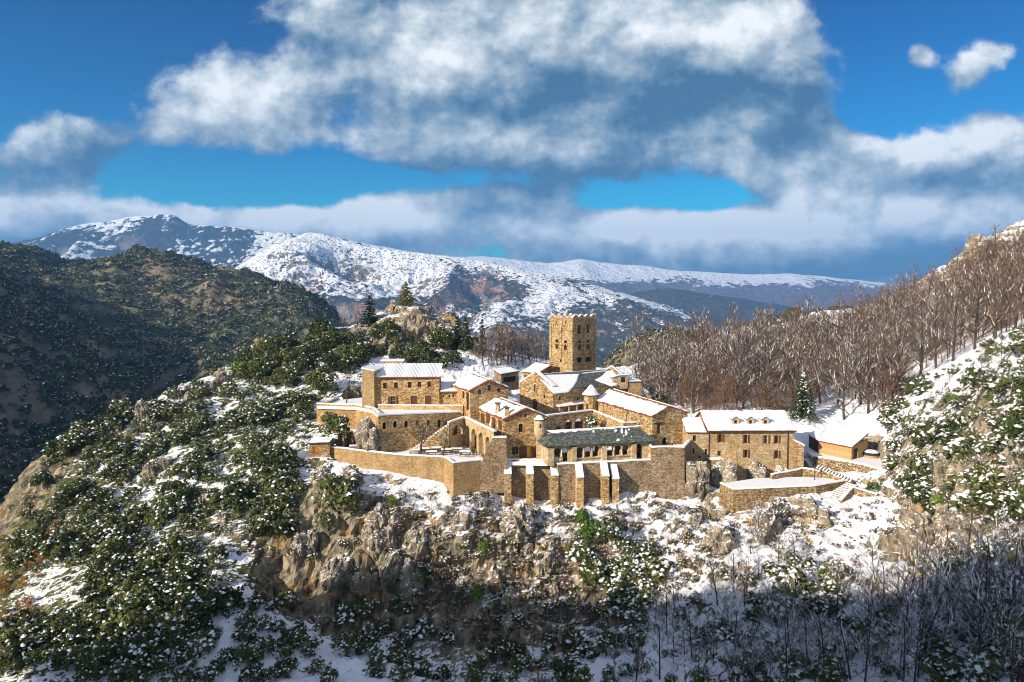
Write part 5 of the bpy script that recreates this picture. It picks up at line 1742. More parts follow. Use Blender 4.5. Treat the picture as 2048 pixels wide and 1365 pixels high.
nf = (E1 - E0).cross(R0 - E0).normalized()
snow_on(ro, [p + nf * .16 for p in (E0, E1, R1, R0)], .26, .06, .07, 41)
snow_on(ro, [p + UP * .16 for p in (B1, B0, R0, R1)], .26, .06, .07, 42)
def on_dr(x, y, lift=.16):
    d = ray(*c5(x, y)); O = E0 + nf * lift; return d * (O.dot(nf) / d.dot(nf))
for xc in (875, 1027, 1180):
    b = on_dr(xc, 366)
    dw = Wall(b + wl.u * -.62, b + wl.u * .62)
    g_ = MB()
    hh = (.37, .87, b.z + .28, b.z + .95, 'rect')
    g_t = b.z + 1.1
    panel(g_, dw, [(0, b.z - .4), (1.24, b.z - .4), (1.24, g_t), (.62, g_t + .42), (0, g_t)], [hh], .14)
    for s0_, s1_ in ((0, 1), (1, 0)):
        u_ = 1.24 * s0_
        g_.face((dw.p(u_, b.z - .4), dw.p(u_, g_t), dw.p(u_, g_t, -2.2), dw.p(u_, b.z - .4, -2.2)))
    do = g_.build('dormer', M['frame_pale'], dh)
    window(do, dw, hh, None, None, frame='wood_brown', deep=.1, bars=False)
    r_ = MB(); s_ = MB()
    for sg in (0, 1):
        ue = -.14 if sg == 0 else 1.38
        q = [dw.p(ue, g_t - .1, .18), dw.p(.62, g_t + .44, .18), dw.p(.62, g_t + .44, -2.6), dw.p(ue, g_t - .1, -2.6)]
        r_.slab(q, .07); s_.slab([p + UP * .09 for p in q[:]], .13)
    r_.build('dormer_roof', M['slate'], do); s_.build('snow', M['snow'], do)
for t_, m_ in ((.475, 'terracotta'), (.82, 'trim_pale')):
    p = R0.lerp(R1, t_) + V(0, .5, -.3); chimney(dh, p, .8, .75, m_, snow=True)
for x, y0, y1 in ((1405, 437, 905),):
    u_, _ = wl.hit(*c5(x, 600)); b = MB(); b.bar(wl.p(u_, zb - 1.8, .12), wl.p(u_, ze - .1, .12), .07, n=8); b.build('drainpipe', M['metal_dark'], dh)
b = MB(); b.bar(wl.p(.05, zb, .1), wl.p(.05, ze - .1, .1), .08, n=8); b.build('drainpipe', M['metal_dark'], dh)
b = MB(); b.bar(wl.p(-.25, ze - .1, .5), wl.p(wl.len + .2, ze - .1, .5), .08, n=6); b.build('gutter', M['metal_dark'], dh)
b = MB(); u0, u1, z0, z1 = wl.box(c5(742, 618, 885, 770)); panel(b, wl, [(u0, z0), (u1 + .3, z0), (u1, z0 + .7), (u1 - .1, z1 - .25), (u1 - .6, z1), (u0 + .3, z1), (u0, z1 - .3)], (), .1, back=True)
for o_ in range(len(b.v)): b.v[o_] = tuple(Vector(b.v[o_]) + wl.n * .14)
b.build('plaster_patch', M['render_ochre'], dh)
b = MB(); q0, q1 = at(1590, 900, 114.6), at(1608, 900, 114.4); wq = Wall(q0, q1)
zl, zrr = wq.hit(1590, 883)[1], wq.hit(1608, 892)[1]
panel(b, wq, [(0, zb - 1.5), (wq.len, zb - 1.5), (wq.len, zrr), (0, zl)], (), 4.5, back=True); so = b.build('side_buttress', M['stone_gold'], dh)
s_ = MB(); s_.slab([wq.p(0, zl, .05), wq.p(wq.len + .05, zrr, .05), wq.p(wq.len + .05, zrr, -4.6), wq.p(0, zl, -4.6)], .2); s_.build('snow', M['snow'], so)
b = MB(); u0, u1, z0, z1 = wl.box(c5(583, 700, 722, 800)); wbox(b, wl, u0, u1, zb - 1, z1, .02, 1.1); so = b.build('lean_to', M['stone_gold'], dh)
s_ = MB(); wbox(s_, wl, u0 - .05, u1 + .05, z1, z1 + .2, -.0, 1.15); s_.build('snow', M['snow'], so)
# annex
a0, a1 = at(1374, 860, 115.3), at(1417, 860, 115.1)
wl = Wall(a0, a1); ax = empty('annex', tuple(wl.p(1, -29)), 'narrow lower annex joined to the left side of the dormer house', 'house')
H = [wl.box(c5(*r)) + ('rect',) for r in ((438, 465, 471, 525), (437, 600, 455, 655), (562, 605, 584, 662), (500, 675, 520, 697))]
mb = MB(); ze2 = wl.hit(1394, 865)[1]
panel(mb, wl, [(0, -33), (wl.len, -33), (wl.len, ze2), (0, ze2)], H); wq = Wall(wl.p(0, 0, -6), wl.p(0, 0)); panel(mb, wq, [(0, -33), (6, -33), (6, ze2), (0, ze2 + 1.6)])
mb.build('wall', M['render_ochre'], ax)
for h in H: window(ax, wl, h, None, None, frame='wood_brown', bars=False)
P4 = [wl.p(-.2, ze2 - .1, .35), wl.p(wl.len - .32, ze2 - .1, .35), wl.p(wl.len - .32, ze2 + 1.65, -4.5), wl.p(-.2, ze2 + 1.65, -4.5)]
rm = MB(); rm.slab(P4, .15); ro = rm.build('roof', M['terracotta'], ax); nn = (P4[1] - P4[0]).cross(P4[3] - P4[0]).normalized()
snow_on(ro, [p + nn * .15 for p in P4], .24, .05, .05, 44)

# ------------------------------------------------------------------ wooden shed at right
zb = -28.3
e = -26.0
SL, SR = az(1636.9, 881.5, e), az(1703.4, 894.5, e)
RL, RR = az(1654.5, 856.5, e + 1.5), az(1735.7, 875, e + 1.0)
wl = Wall(SL, SR)
BR = RR + V(.3, .2, 0)
FLp = az(1618, 869.5, e + .1)
ws = empty('wooden_shed', tuple(wl.p(2, zb)), 'honey-coloured plank shed with snowy roof beside the dormer house', 'shed')
mb = MB(); panel(mb, wl, [(0, zb - .5), (wl.len, zb - .5), (wl.len, e), (0, e)])
wr = Wall(SR, V(RR.x, RR.y, 0))
hd = wr.box(c6(1058, 600, 1100, 702)); hd = (max(.15, hd[0]), hd[1], max(zb, hd[2]), hd[3], 'rect')
panel(mb, wr, [(0, zb - .5), (wr.len, zb - .5), (wr.len, RR.z - .15), (0, e)], [hd], .12)
mb.build('wall', M['wood_honey'], ws)
ww = Wall(V(FLp.x, FLp.y, 0), SL); mb = MB(); panel(mb, ww, [(0, zb - .5), (ww.len, zb - .5), (ww.len, e), (0, e)]); mb.build('end_wall', M['wood_dark'], ws)
mb = MB(); mb.face([wr.p(u, z, -.1) for u, z in hole_pts(hd)]); mb.build('door', M['wood_dark'], ws)
mb = MB(); wbox(mb, wr, hd[1], hd[1] + .14, hd[2], hd[3], .0, .08); mb.build('door_frame', M['wood_honey'], ws)
rm = MB()
o = (SL - RL); o.z = 0
dn = (SR - RR).normalized() * .35
P4 = [SL + dn + wl.u * .1, SR + dn + wl.u * .35, RR + wl.u * .3, RL]
# make the main slope planar
n = (P4[1] - P4[0]).cross(P4[3] - P4[0]).normalized(); P4[2] = P4[2] - n * (P4[2] - P4[0]).dot(n)
rm.slab(P4, .14); rm.slab([P4[0], P4[3], FLp + V(-.2, 0, -.05)], .14)
ro = rm.build('roof', M['terracotta'], ws)
n = n if n.z > 0 else -n
snow_on(ro, [p + n * .14 for p in P4], .3, .03, .05, 51)
n2 = (P4[3] - P4[0]).cross(FLp - P4[0]).normalized(); n2 = n2 if n2.z > 0 else -n2
snow_on(ro, [p + n2 * .14 for p in (P4[0], P4[3], FLp + V(-.2, 0, -.05))], .25, .02, .03, 52)
# barrel-like log stack with a dark cover
p = az(*c6(1238, 690), zb)
hb_ = empty('firewood_stack', (p.x, p.y, zb), 'round wooden tub-like wood stack under a snowy dark cover by the plank shed', 'wood stack')
mb = MB(); mb.prism(p, 1.25, 1.3, zb - .3, zb + .75, 18); mb.build('wood', M['wood_honey'], hb_)
mb = MB(); mb.prism(p, 1.36, 1.36, zb + .5, zb + .85, 18); mb.prism(p, 1.36, 1.0, zb + .85, zb + 1.05, 18); mb.build('cover', M['cloth_dark'], hb_)
mb = MB(); mb.prism(p, 1.25, .8, zb + .95, zb + 1.22, 14); mb.build('snow', M['snow'], hb_)

# right-hand dry stone walls, stairs and path
t0, t1, t2 = az(*c6(648, 682), -28.2), az(*c6(1060, 745), -28.2), az(*c6(1425, 832), -28.6)
wallrun('dry_stone_wall', [t0, t1, t2], [-28.2, -28.25, -28.7], [-32.3, -32.6, -31.4], .6, 'stone_dry', 'dry stone wall with snowy top below the plank shed')
flatground('shed_path', [t0, t1, t2, az(*c6(1540, 750), -28.6), az(*c6(1160, 640), -28.3), az(*c6(700, 560), -28.3), az(*c6(560, 600), -28.3)], -28.25, 'snow-covered path before the plank shed')
A = [az(*q, LEV_D) for q in ((1439.9, 967.8), (1466, 980.5), (1560, 977), (1632.5, 973.6), (1690, 963))]
wallrun('apron_wall', [A[0], A[1], A[2], A[3], A[4]], LEV_D + .1, [-35.5, -35.5, -34.2, -33.4, -32.6], .6, 'stone_dry', 'long curved dry stone wall holding the snowy apron below the dormer house')
flatground('apron', A + [az(1680, 958, LEV_D), az(1600, 954, LEV_D), az(1511, 957, LEV_D)], LEV_D, 'smooth snowy apron below the dormer house', th=.8)
q = [az(1606, 939, LEV_D + .9), az(1633, 945, LEV_D + .8), az(1681, 957, LEV_D + .3)]
wallrun('low_wall', [az(1545, 945, LEV_D + 1.2)] + q, [-29.2, -29.0, -28.9, -29.7], -31.5, .5, 'stone_dry', 'low mossy wall between apron and upper stair')
def steps(name, P0, P1, z0, z1, wd, n, label):
    root = empty(name, tuple(P0.xy) + (z0,), label, 'stair')
    P0 = V(P0.x, P0.y, 0); P1 = V(P1.x, P1.y, 0); u = (P1 - P0) / n; nr_ = V(-u.y, u.x, 0).normalized() * wd
    mb = MB(); sn = MB()
    for k in range(n):
        z = z0 + (z1 - z0) * (k + 1) / n
        mb.box(P0 + u * k + UP * (min(z0, z1) - 1.5) - nr_ / 2, u, nr_, UP * (z - min(z0, z1) + 1.5))
        sn.box(P0 + u * (k + .1) + UP * z - nr_ * .49, u * .72, nr_ * .98, UP * .1)
    mb.build('steps', M['stone_dry'], root); sn.build('snow', M['snow'], root)
steps('upper_stair', az(1704, 962, LEV_D), az(1633, 935, -28.6), LEV_D - .1, -28.5, 2.0, 12, 'snowy stone steps rising left towards the dormer house corner')
steps('lower_stair', az(1662, 992, -31.3), az(1706, 968, LEV_D), -31.6, LEV_D - .1, 2.0, 9, 'snowy stone steps rising right below the dry stone walls')
wallrun('stair_wall', [az(1684, 993, -30.6), az(1707, 976, LEV_D), az(1754, 987, -30.2)], [-31.2, -29.9, -30.4], -33.2, .6, 'stone_dry', 'triangular dry stone wall under the lower stair')
# lamp post on the apron
p = az(1629, 960, LEV_D)
lp = empty('lamp_post', (p.x, p.y, LEV_D), 'thin dark lamp post on the snowy apron', 'lamp post')
mb = MB(); mb.prism(p, .07, .05, LEV_D, LEV_D + 1.9, 8); mb.build('pole', M['metal_dark'], lp)
mb = MB(); mb.prism(p, .13, .2, LEV_D + 1.9, LEV_D + 2.2, 8); mb.prism(p, .24, .03, LEV_D + 2.2, LEV_D + 2.4, 8); mb.build('lantern', M['metal_dark'], lp)
# fence wires beside the upper stair
fp_ = [az(1608, 925, -28.4), az(1633, 930, -28.7), az(1654, 938, -29), az(1680, 948, -29.4)]
fn = empty('handrail', (fp_[0].x, fp_[0].y, -29), 'thin dark handrail along the upper stair', 'handrail')
for p in fp_: mb = MB(); mb.prism(p, .035, .035, p.z - .6, p.z + .9, 6); mb.build('post', M['metal_dark'], fn)
mb = MB()
for a, b in zip(fp_, fp_[1:]): mb.bar(a + UP * .88, b + UP * .88, .03); mb.bar(a + UP * .4, b + UP * .4, .02)
mb.build('rail', M['metal_dark'], fn)
# hut and shelter at the left end of the terrace
hz = -25.7
q = [az(*c3(*r), z) for r, z in (((72, 556), hz), ((302, 546), hz), ((345, 496), hz + .9), ((147, 482), hz + .9))]
ht = empty('stone_hut', (q[0].x + 1, q[0].y, -28), 'tiny stone hut with snowy slab roof and orange door at the terrace end', 'hut')
wl = Wall(q[0] + V(.3, .3, 0), q[1] + V(-.1, .3, 0)); mb = MB()
hd = wl.box(c3(135, 582, 188, 645)) + ('rect',)
panel(mb, wl, [(0, -30.5), (wl.len, -30.5), (wl.len, hz + .1), (0, hz + .1)], [(hd[0], hd[1], hd[2], hd[3], 'rect')], .2)
wr = Wall(wl.p(wl.len, 0), wl.p(wl.len + .8, 0, -4.5)); panel(mb, wr, [(0, -30.5), (wr.len, -30.5), (wr.len * .95, hz - 1.2), (wr.len * .45, hz + .9), (0, hz + .1)])
wq = Wall(wl.p(0, 0, -4.5), wl.p(0, 0)); panel(mb, wq, [(0, -30.5), (4.5, -30.5), (4.5, hz + .1), (0, hz + .9)])
mb.build('wall', M['stone_gold'], ht)
flat('door_orange', (.62, .22, .03), .6, .2)
door(ht, wl, hd, 'door_orange', .12)
mb = MB(); mb.slab(q, .15); ro = mb.build('roof', M['slate'], ht); nn = (q[1] - q[0]).cross(q[3] - q[0]).normalized(); snow_on(ro, [p_ + nn * .15 for p_ in q], .2, .05, .04, 61)
mb = MB(); q5 = az(*c3(412, 575), hz - 1.0); mb.slab([q[1], V(q5.x, q5.y + 1, hz - 1.1), V(q5.x - .5, q5.y + 4, hz - 1.0), q[2]], .12); mb.build('rear_roof', M['slate'], ht)
q = [az(*c3(*r), z) for r, z in (((395, 445), -24.6), ((440, 462), -24.8), ((545, 432), -24.7), ((470, 404), -24.4))]
sl = empty('shelter', (q[0].x, q[0].y, LEV_T), 'small open shelter with snowy roof against the grey crag', 'shelter')
mb = MB(); mb.slab(q, .15); ro = mb.build('roof', M['wood_dark'], sl); snow_on(ro, [p_ + UP * .15 for p_ in q], .2, .04, .04, 62)
for t_ in (1, 2):
    p = q[t_].lerp(q[3], .12); mb = MB(); mb.prism(p, .16, .16, LEV_T - .8, p.z, 8); mb.build('post', M['trim_pale'], sl)
wb2 = Wall(q[0], q[3]); mb = MB(); wbox(mb, wb2, .1, wb2.len, LEV_T - 1, -24.8, -.3, -.1); mb.build('back_wall', M['stone_rubble'], sl)
wb2 = Wall(q[3], q[2]); mb = MB(); wbox(mb, wb2, .1, wb2.len, LEV_T - 1, -24.8, -.1, .1); mb.build('side_wall', M['stone_rubble'], sl)
# ruin on the knoll and a wayside pillar
wl = Wall(at(872, 650, 176), at(913, 655, 174))
mb = MB(); panel(mb, wl, [wl.hit(*q_) for q_ in ((868, 655), (916, 662), (914, 640), (911, 639), (909, 632), (904, 634), (901, 627), (896, 630), (893, 625), (887, 631), (884, 629), (881, 637), (876, 635), (873, 643))], (), 2.4, back=True)
tag(mb.build('ruined_tower', M['stone_dry']), 'crumbling pale ruined wall on the rocky knoll', 'ruin')
p = at(783, 616, 176); mb = MB(); mb.box(V(p.x - .35, p.y, p.z - 1), V(.7, 0, 0), V(0, .7, 0), V(0, 0, 2.6)); mb.prism(V(p.x, p.y + .35, 0), .55, .05, p.z + 1.6, p.z + 2.1, 4, ph=.785)
tag(mb.build('wayside_pillar', M['stone_gold']), 'small stone pillar on top of the rocky knoll', 'pillar')
# ------------------------------------------------------------------ picnic tables on the terrace
def picnic():
    root = empty('picnic_table', (0, 0, 0), 'x', 'table', 'picnic tables on the terrace')
    b = MB(); b.box(V(-.95, -.4, .7), V(1.9, 0, 0), V(0, .8, 0), V(0, 0, .06)); b.build('tabletop', M['wood_brown'], root)
    for s in (-1, 1):
        b = MB(); b.box(V(-.95, s * .75 - .15, .42), V(1.9, 0, 0), V(0, .3, 0), V(0, 0, .05)); b.build('bench', M['wood_brown'], root)
        b = MB()
        for t in (-1, 1): b.bar(V(s * .7, t * .75, 0), V(s * .7, t * .25, .7), .05)
        b.bar(V(s * .7, -.85, .4), V(s * .7, .85, .4), .04); b.build('leg', M['wood_brown'], root)
    b = MB(); b.slab([V(-.93, -.38, .76), V(.93, -.38, .76), V(.93, .38, .76), V(-.93, .38, .76)], .17); b.build('snow', M['snow'], root)
    return root


def copy_tree(o, parent=None):
    c = o.copy(); COL.objects.link(c)
    if parent is not None: c.parent = parent
    for chd in list(o.children): copy_tree(chd, c)
    return c


pt0 = picnic()
PT = [((1175, 655), .1, 'picnic table beside the trunk of the left bare terrace tree'), ((1345, 672), .05, 'snow-topped picnic table between the two bare terrace trees'), ((1500, 650), .2, 'picnic table just right of the pale slim terrace tree'),
      ((1690, 672), -.1, 'picnic table nearest the snowy corner of the terrace wall'), ((1600, 640), .15, 'picnic table in front of the big gallery arch'), ((1265, 640), .12, 'picnic table at the foot of the stone stair'), ((1400, 632), .1, 'picnic table against the foot of the stair wall'),
      ((560, 612), .2, 'leftmost picnic table by the grey crag')]
for i, (q, a, lb) in enumerate(PT):
    o = pt0 if i == 0 else copy_tree(pt0)
    p = az(*c3(*q), LEV_T); o.location = (p.x, p.y, LEV_T - .1); o.rotation_euler.z = a; o['label'] = lb
# statue on the landing
p = az(*c3(1948, 400), -22.7)
sb = empty('statue', (p.x, p.y, -23), 'small white statue on the gallery landing', 'statue')
mb = MB(); mb.prism(V(p.x, p.y, 0), .2, .2, -23, -22.6, 8); mb.build('plinth', M['trim_pale'], sb)
mb = MB(); prof = [(.19, 0), (.21, .1), (.17, .45), (.2, .75), (.17, .95), (.07, 1.02), (.1, 1.1), (.11, 1.2), (.07, 1.3), (.01, 1.33)]
for (r0_, z0_), (r1_, z1_) in zip(prof, prof[1:]): mb.prism(V(p.x, p.y, 0), r0_, r1_, -22.6 + z0_, -22.6 + z1_, 10, cap=False)
mb.build('figure', M['marble'], sb, smooth=True)
# dark tarpaulin-covered heap on the landing
# ------------------------------------------------------------------ people
def person(p, face, mats, label, stride=.0, hat=None, hgt=1.7, pack=None):
    """one continuous skinned body"""
    k = hgt / 1.7
    J = {'pel': (0, 0, .92), 'waist': (0, .01, 1.08), 'chest': (0, .0, 1.3), 'neck': (0, 0, 1.46), 'head': (0, -.02, 1.56), 'top': (0, -.01, 1.67), 'nose': (0, -.1, 1.56),
         'hl': (.1, 0, .9), 'kl': (.11, -.03 - stride, .5), 'al': (.11, .03 - stride * .4, .09), 'tl': (.12, -.14 - stride * .4, .04),
         'hr': (-.1, 0, .9), 'kr': (-.11, -.03 + stride * .3, .5), 'ar': (-.11, .05 + stride, .09), 'tr': (-.12, -.12 + stride, .04),
         'sl': (.19, 0, 1.39), 'el': (.25, .03, 1.12), 'wl': (.22, -.14, .9), 'fl': (.2, -.2, .83), 'sr': (-.19, 0, 1.39), 'er': (-.25, .03, 1.12), 'wr': (-.22, -.12, .9), 'fr': (-.2, -.18, .83)}
    E = [('pel', 'waist'), ('waist', 'chest'), ('chest', 'neck'), ('neck', 'head'), ('head', 'top'), ('head', 'nose'), ('pel', 'hl'), ('hl', 'kl'), ('kl', 'al'), ('al', 'tl'), ('pel', 'hr'), ('hr', 'kr'), ('kr', 'ar'), ('ar', 'tr'),
         ('chest', 'sl'), ('sl', 'el'), ('el', 'wl'), ('wl', 'fl'), ('chest', 'sr'), ('sr', 'er'), ('er', 'wr'), ('wr', 'fr')]
    rad = dict(pel=.15, waist=.14, chest=.17, neck=.065, head=.1, top=.07, nose=.03, hl=.1, kl=.075, al=.055, tl=.045, hr=.1, kr=.075, ar=.055, tr=.045, sl=.085, el=.06, wl=.045, fl=.04, sr=.085, er=.06, wr=.045, fr=.04)
    names = list(J); me = bpy.data.meshes.new('body')
    me.from_pydata([J[n] for n in names], [(names.index(a), names.index(b)) for a, b in E], [])
    o = bpy.data.objects.new('tmp', me); COL.objects.link(o)
    sk = o.modifiers.new('s', 'SKIN'); sk.use_smooth_shade = True
    for i, n in enumerate(names): me.skin_vertices[0].data[i].radius = (rad[n], rad[n] * (.75 if n in ('pel', 'waist', 'chest') else 1))
    me.skin_vertices[0].data[0].use_root = True
    sub = o.modifiers.new('d', 'SUBSURF'); sub.levels = sub.render_levels = 1
    ev = o.evaluated_get(bpy.context.evaluated_depsgraph_get())
    m2 = bpy.data.meshes.new_from_object(ev); bpy.data.objects.remove(o)
    m2.materials.clear()
    for q in ('skin', mats[0], mats[1], 'cloth_dark'): m2.materials.append(M[q])
    for f in m2.polygons:
        z = f.center.z; y = f.center.y; x = abs(f.center.x)
        f.material_index = 3 if z < .14 else 2 if (z < .96 and x < .19) else 0 if z > 1.47 or (z < .88) else 1
    root = empty('person', p, label, 'person'); root.rotation_euler.z = face; root.scale = (k, k, k)
    bo = link('body', m2, root)
    hb2 = MB(); hb2.prism(V(0, .015, 0), .112, .112, 1.58, 1.64, 10); hb2.prism(V(0, .015, 0), .112, .05, 1.64, 1.71, 10)
    off = Vector(root.location)
    hb2.v = [tuple(Vector(q) + off) for q in hb2.v]
    hb2.build('hat' if hat else 'hair', M[hat or 'hair'], root)
    if pack:
        b = MB(); b.box(V(-.15, .12, 1.0), V(.3, 0, 0), V(0, .2, 0), V(0, 0, .45)); b.v = [tuple(Vector(q) + off) for q in b.v]; b.build('backpack', M[pack], root)
    return root


q = az(*c4(1668, 690), LEV_T); person((q.x, q.y, LEV_T - .04), .5, ('cloth_pink', 'cloth_dark'), 'person in a pinkish jacket standing in the rightmost cloister opening, left of the red jacket')
q = az(*c4(1704, 688), LEV_T); person((q.x, q.y, LEV_T - .04), -.3, ('cloth_red', 'cloth_dark'), 'person in a bright red jacket standing before the rightmost cloister opening', pack='cloth_red')
q = at(1344, 893, 112.2); person((q.x, q.y, LEV_T + .95), .8, ('cloth_pink', 'cloth_blue'), 'person in a pink jacket on the bastion before the arched dormitory door', hat='marble')
for px, lb, mt_ in ((1676, 'walker in dark clothes on the snowy forest path, left of the pair', ('cloth_dark', 'cloth_dark')), (1683, 'walker in a red jacket on the snowy forest path, right of the pair', ('cloth_red', 'cloth_dark'))):
    g_ = NF.hit(px, 815, 100)
    if g_: person((g_.x, g_.y, g_.z - .02), 2.6, mt_, lb, .12)
# ------------------------------------------------------------------ vegetation
def unit(v): return v / (np.linalg.norm(v, axis=-1, keepdims=True) + 1e-9)


def leaf_quads(C_, Nrm, size, r):
    n = len(C_)
    a = unit(np.cross(Nrm, unit(r.normal(size=(n, 3)))))
    b = np.cross(Nrm, a)
    s = (size * r.uniform(.6, 1.3, n))[:, None]
    a, b = a * s, b * s * .7
    return np.stack([C_ - a * .5, C_ - b * .5, C_ + a * .5, C_ + b * .5], 1)


def domes(C_, rad, r, tilt=.25):
    """little snow pads: centre + six rim points"""
    n = len(C_)
    ang = np.arange(6) * math.pi / 3
    ph = r.uniform(0, 6, n)[:, None]
    asp = r.uniform(.5, 1, n)[:, None]
    rr = rad[:, None] * r.uniform(.75, 1.2, (n, 6))
    x, y = np.cos(ang[None] ) * rr, np.sin(ang[None]) * rr * asp
    cx, sx = np.cos(ph), np.sin(ph)
    rim = np.stack([x * cx - y * sx, x * sx + y * cx, -.35 * rr + r.uniform(-.1, .1, (n, 6)) * rr], -1)
    tl = r.normal(0, tilt, (n, 2, 1))
    rim[..., 2] += (rim[..., :2] @ tl)[..., 0]
    rim = rim + C_[:, None]
    top = C_ + np.array([0, 0, 1.0]) * (rad * .38)[:, None]
    return np.concatenate([top[:, None], rim], 1)      # n,7,3


def foliage(seed, nclump, nleaf, R=(1, 1, .9), leaf=.2, snow=.3, snowr=.17, base=.1, rag=.3, clr=.42):
    """crown in unit size: leaf quads in clumps spread through the volume, plus snow pads on the upper clumps"""
    r = np.random.default_rng(seed)
    d = unit(r.normal(size=(nclump, 3))); d[:, 2] = np.abs(d[:, 2]) * 1.1 - .35
    d = unit(d)
    rad = r.uniform(.35, 1, nclump) ** .5 * (1 + rag * r.normal(0, .5, nclump))
    c = d * rad[:, None] * .72 * np.array(R)
    c[:, 2] += R[2] * (.45 + base)
    cr = clr * r.uniform(.6, 1.2, nclump)
    k = r.integers(0, nclump, nclump * nleaf)
    n = unit(r.normal(size=(len(k), 3)) + d[k] * .9 + np.array([0, 0, .35]))
    P = c[k] + n * (cr[k] * r.uniform(.55, 1.05, len(k)))[:, None]
    P[:, 2] = np.maximum(P[:, 2], .02)
    nn = unit(n + r.normal(0, .55, n.shape))
    Q_ = leaf_quads(P, nn, leaf, r)
    ns = int(nclump * snow * 4)
    ks = r.integers(0, nclump, ns)
    sd = unit(r.normal(size=(ns, 3)) * np.array([1, 1, .6]) + np.array([0, 0, 1.1]) + d[ks] * .3)
    S_ = domes(c[ks] + sd * cr[ks, None] * .98, snowr * r.uniform(.35, 1.25, ns), r)
    return Q_, S_


HEX = np.array([[0, 1 + k, 1 + (k + 1) % 6] for k in range(6)])


def fol_arrays(Q_, S_):
    nq = len(Q_)
    V_ = np.concatenate([Q_.reshape(-1, 3), S_.reshape(-1, 3)])
    fq = np.arange(nq * 4).reshape(-1, 4)
    ft = (nq * 4 + np.arange(len(S_))[:, None, None] * 7 + HEX[None]).reshape(-1, 3)
    return V_, fq, ft


def fol_mesh(name, Q_, S_, leafm):
    V_, fq, ft = fol_arrays(Q_, S_)
    return np_mesh(name, V_, [fq, ft], [M[leafm], M['snow']], np.concatenate([np.zeros(len(fq)), np.ones(len(ft))]))


def merged(name, protos, places, mats, label, cat, kind='stuff'):
    """places: list of (proto index, x, y, z, scale, rot)"""
    Vs, Fq, Ft, off = [], [], [], 0
    pl = np.array(places, float)
    for i, (Q_, S_) in enumerate(protos):
        sel = pl[pl[:, 0] == i]
        if not len(sel): continue
        V_, fq, ft = fol_arrays(Q_, S_)
        c, s = np.cos(sel[:, 5])[:, None], np.sin(sel[:, 5])[:, None]
        x, y, z = V_[:, 0][None], V_[:, 1][None], V_[:, 2][None]
        W = np.stack([x * c - y * s, x * s + y * c, np.broadcast_to(z, (len(sel), len(V_)))], -1) * sel[:, 4][:, None, None] + sel[:, None, 1:4]
        o = off + np.arange(len(sel))[:, None, None] * len(V_)
        Fq.append((fq[None] + o).reshape(-1, 4)); Ft.append((ft[None] + o).reshape(-1, 3))
        Vs.append(W.reshape(-1, 3)); off += W.shape[0] * W.shape[1]
    fq, ft = np.concatenate(Fq), np.concatenate(Ft)
    me = np_mesh(name, np.concatenate(Vs), [fq, ft], mats, np.concatenate([np.zeros(len(fq)), np.ones(len(ft))]))
    return tag(link(name, me), label, cat, None, kind)


def tubes(segs, sides):
    """segs array (n,8): p0,p1,r0,r1"""
    s = np.asarray(segs, float)
    p0, p1, r0, r1 = s[:, :3], s[:, 3:6], s[:, 6], s[:, 7]
    d = unit(p1 - p0)
    up = np.where(np.abs(d[:, 2:3]) > .97, np.array([[0, 1.0, 0]]), np.array([[0, 0, 1.0]]))
    x = unit(np.cross(d, up)); y = np.cross(x, d)
    ang = math.pi / 2 + math.pi / sides + np.arange(sides) * 2 * math.pi / sides
    ring = x[:, None] * np.cos(ang)[None, :, None] + y[:, None] * np.sin(ang)[None, :, None]
    A = p0[:, None] + ring * r0[:, None, None]; B = p1[:, None] + ring * r1[:, None, None]
    V_ = np.concatenate([A, B], 1).reshape(-1, 3)
    k = np.arange(sides); j = (k + 1) % sides
    f = np.stack([k, j, j + sides, k + sides], -1)
    F_ = (np.arange(len(s))[:, None, None] * sides * 2 + f[None]).reshape(-1, 4)
    return V_, F_


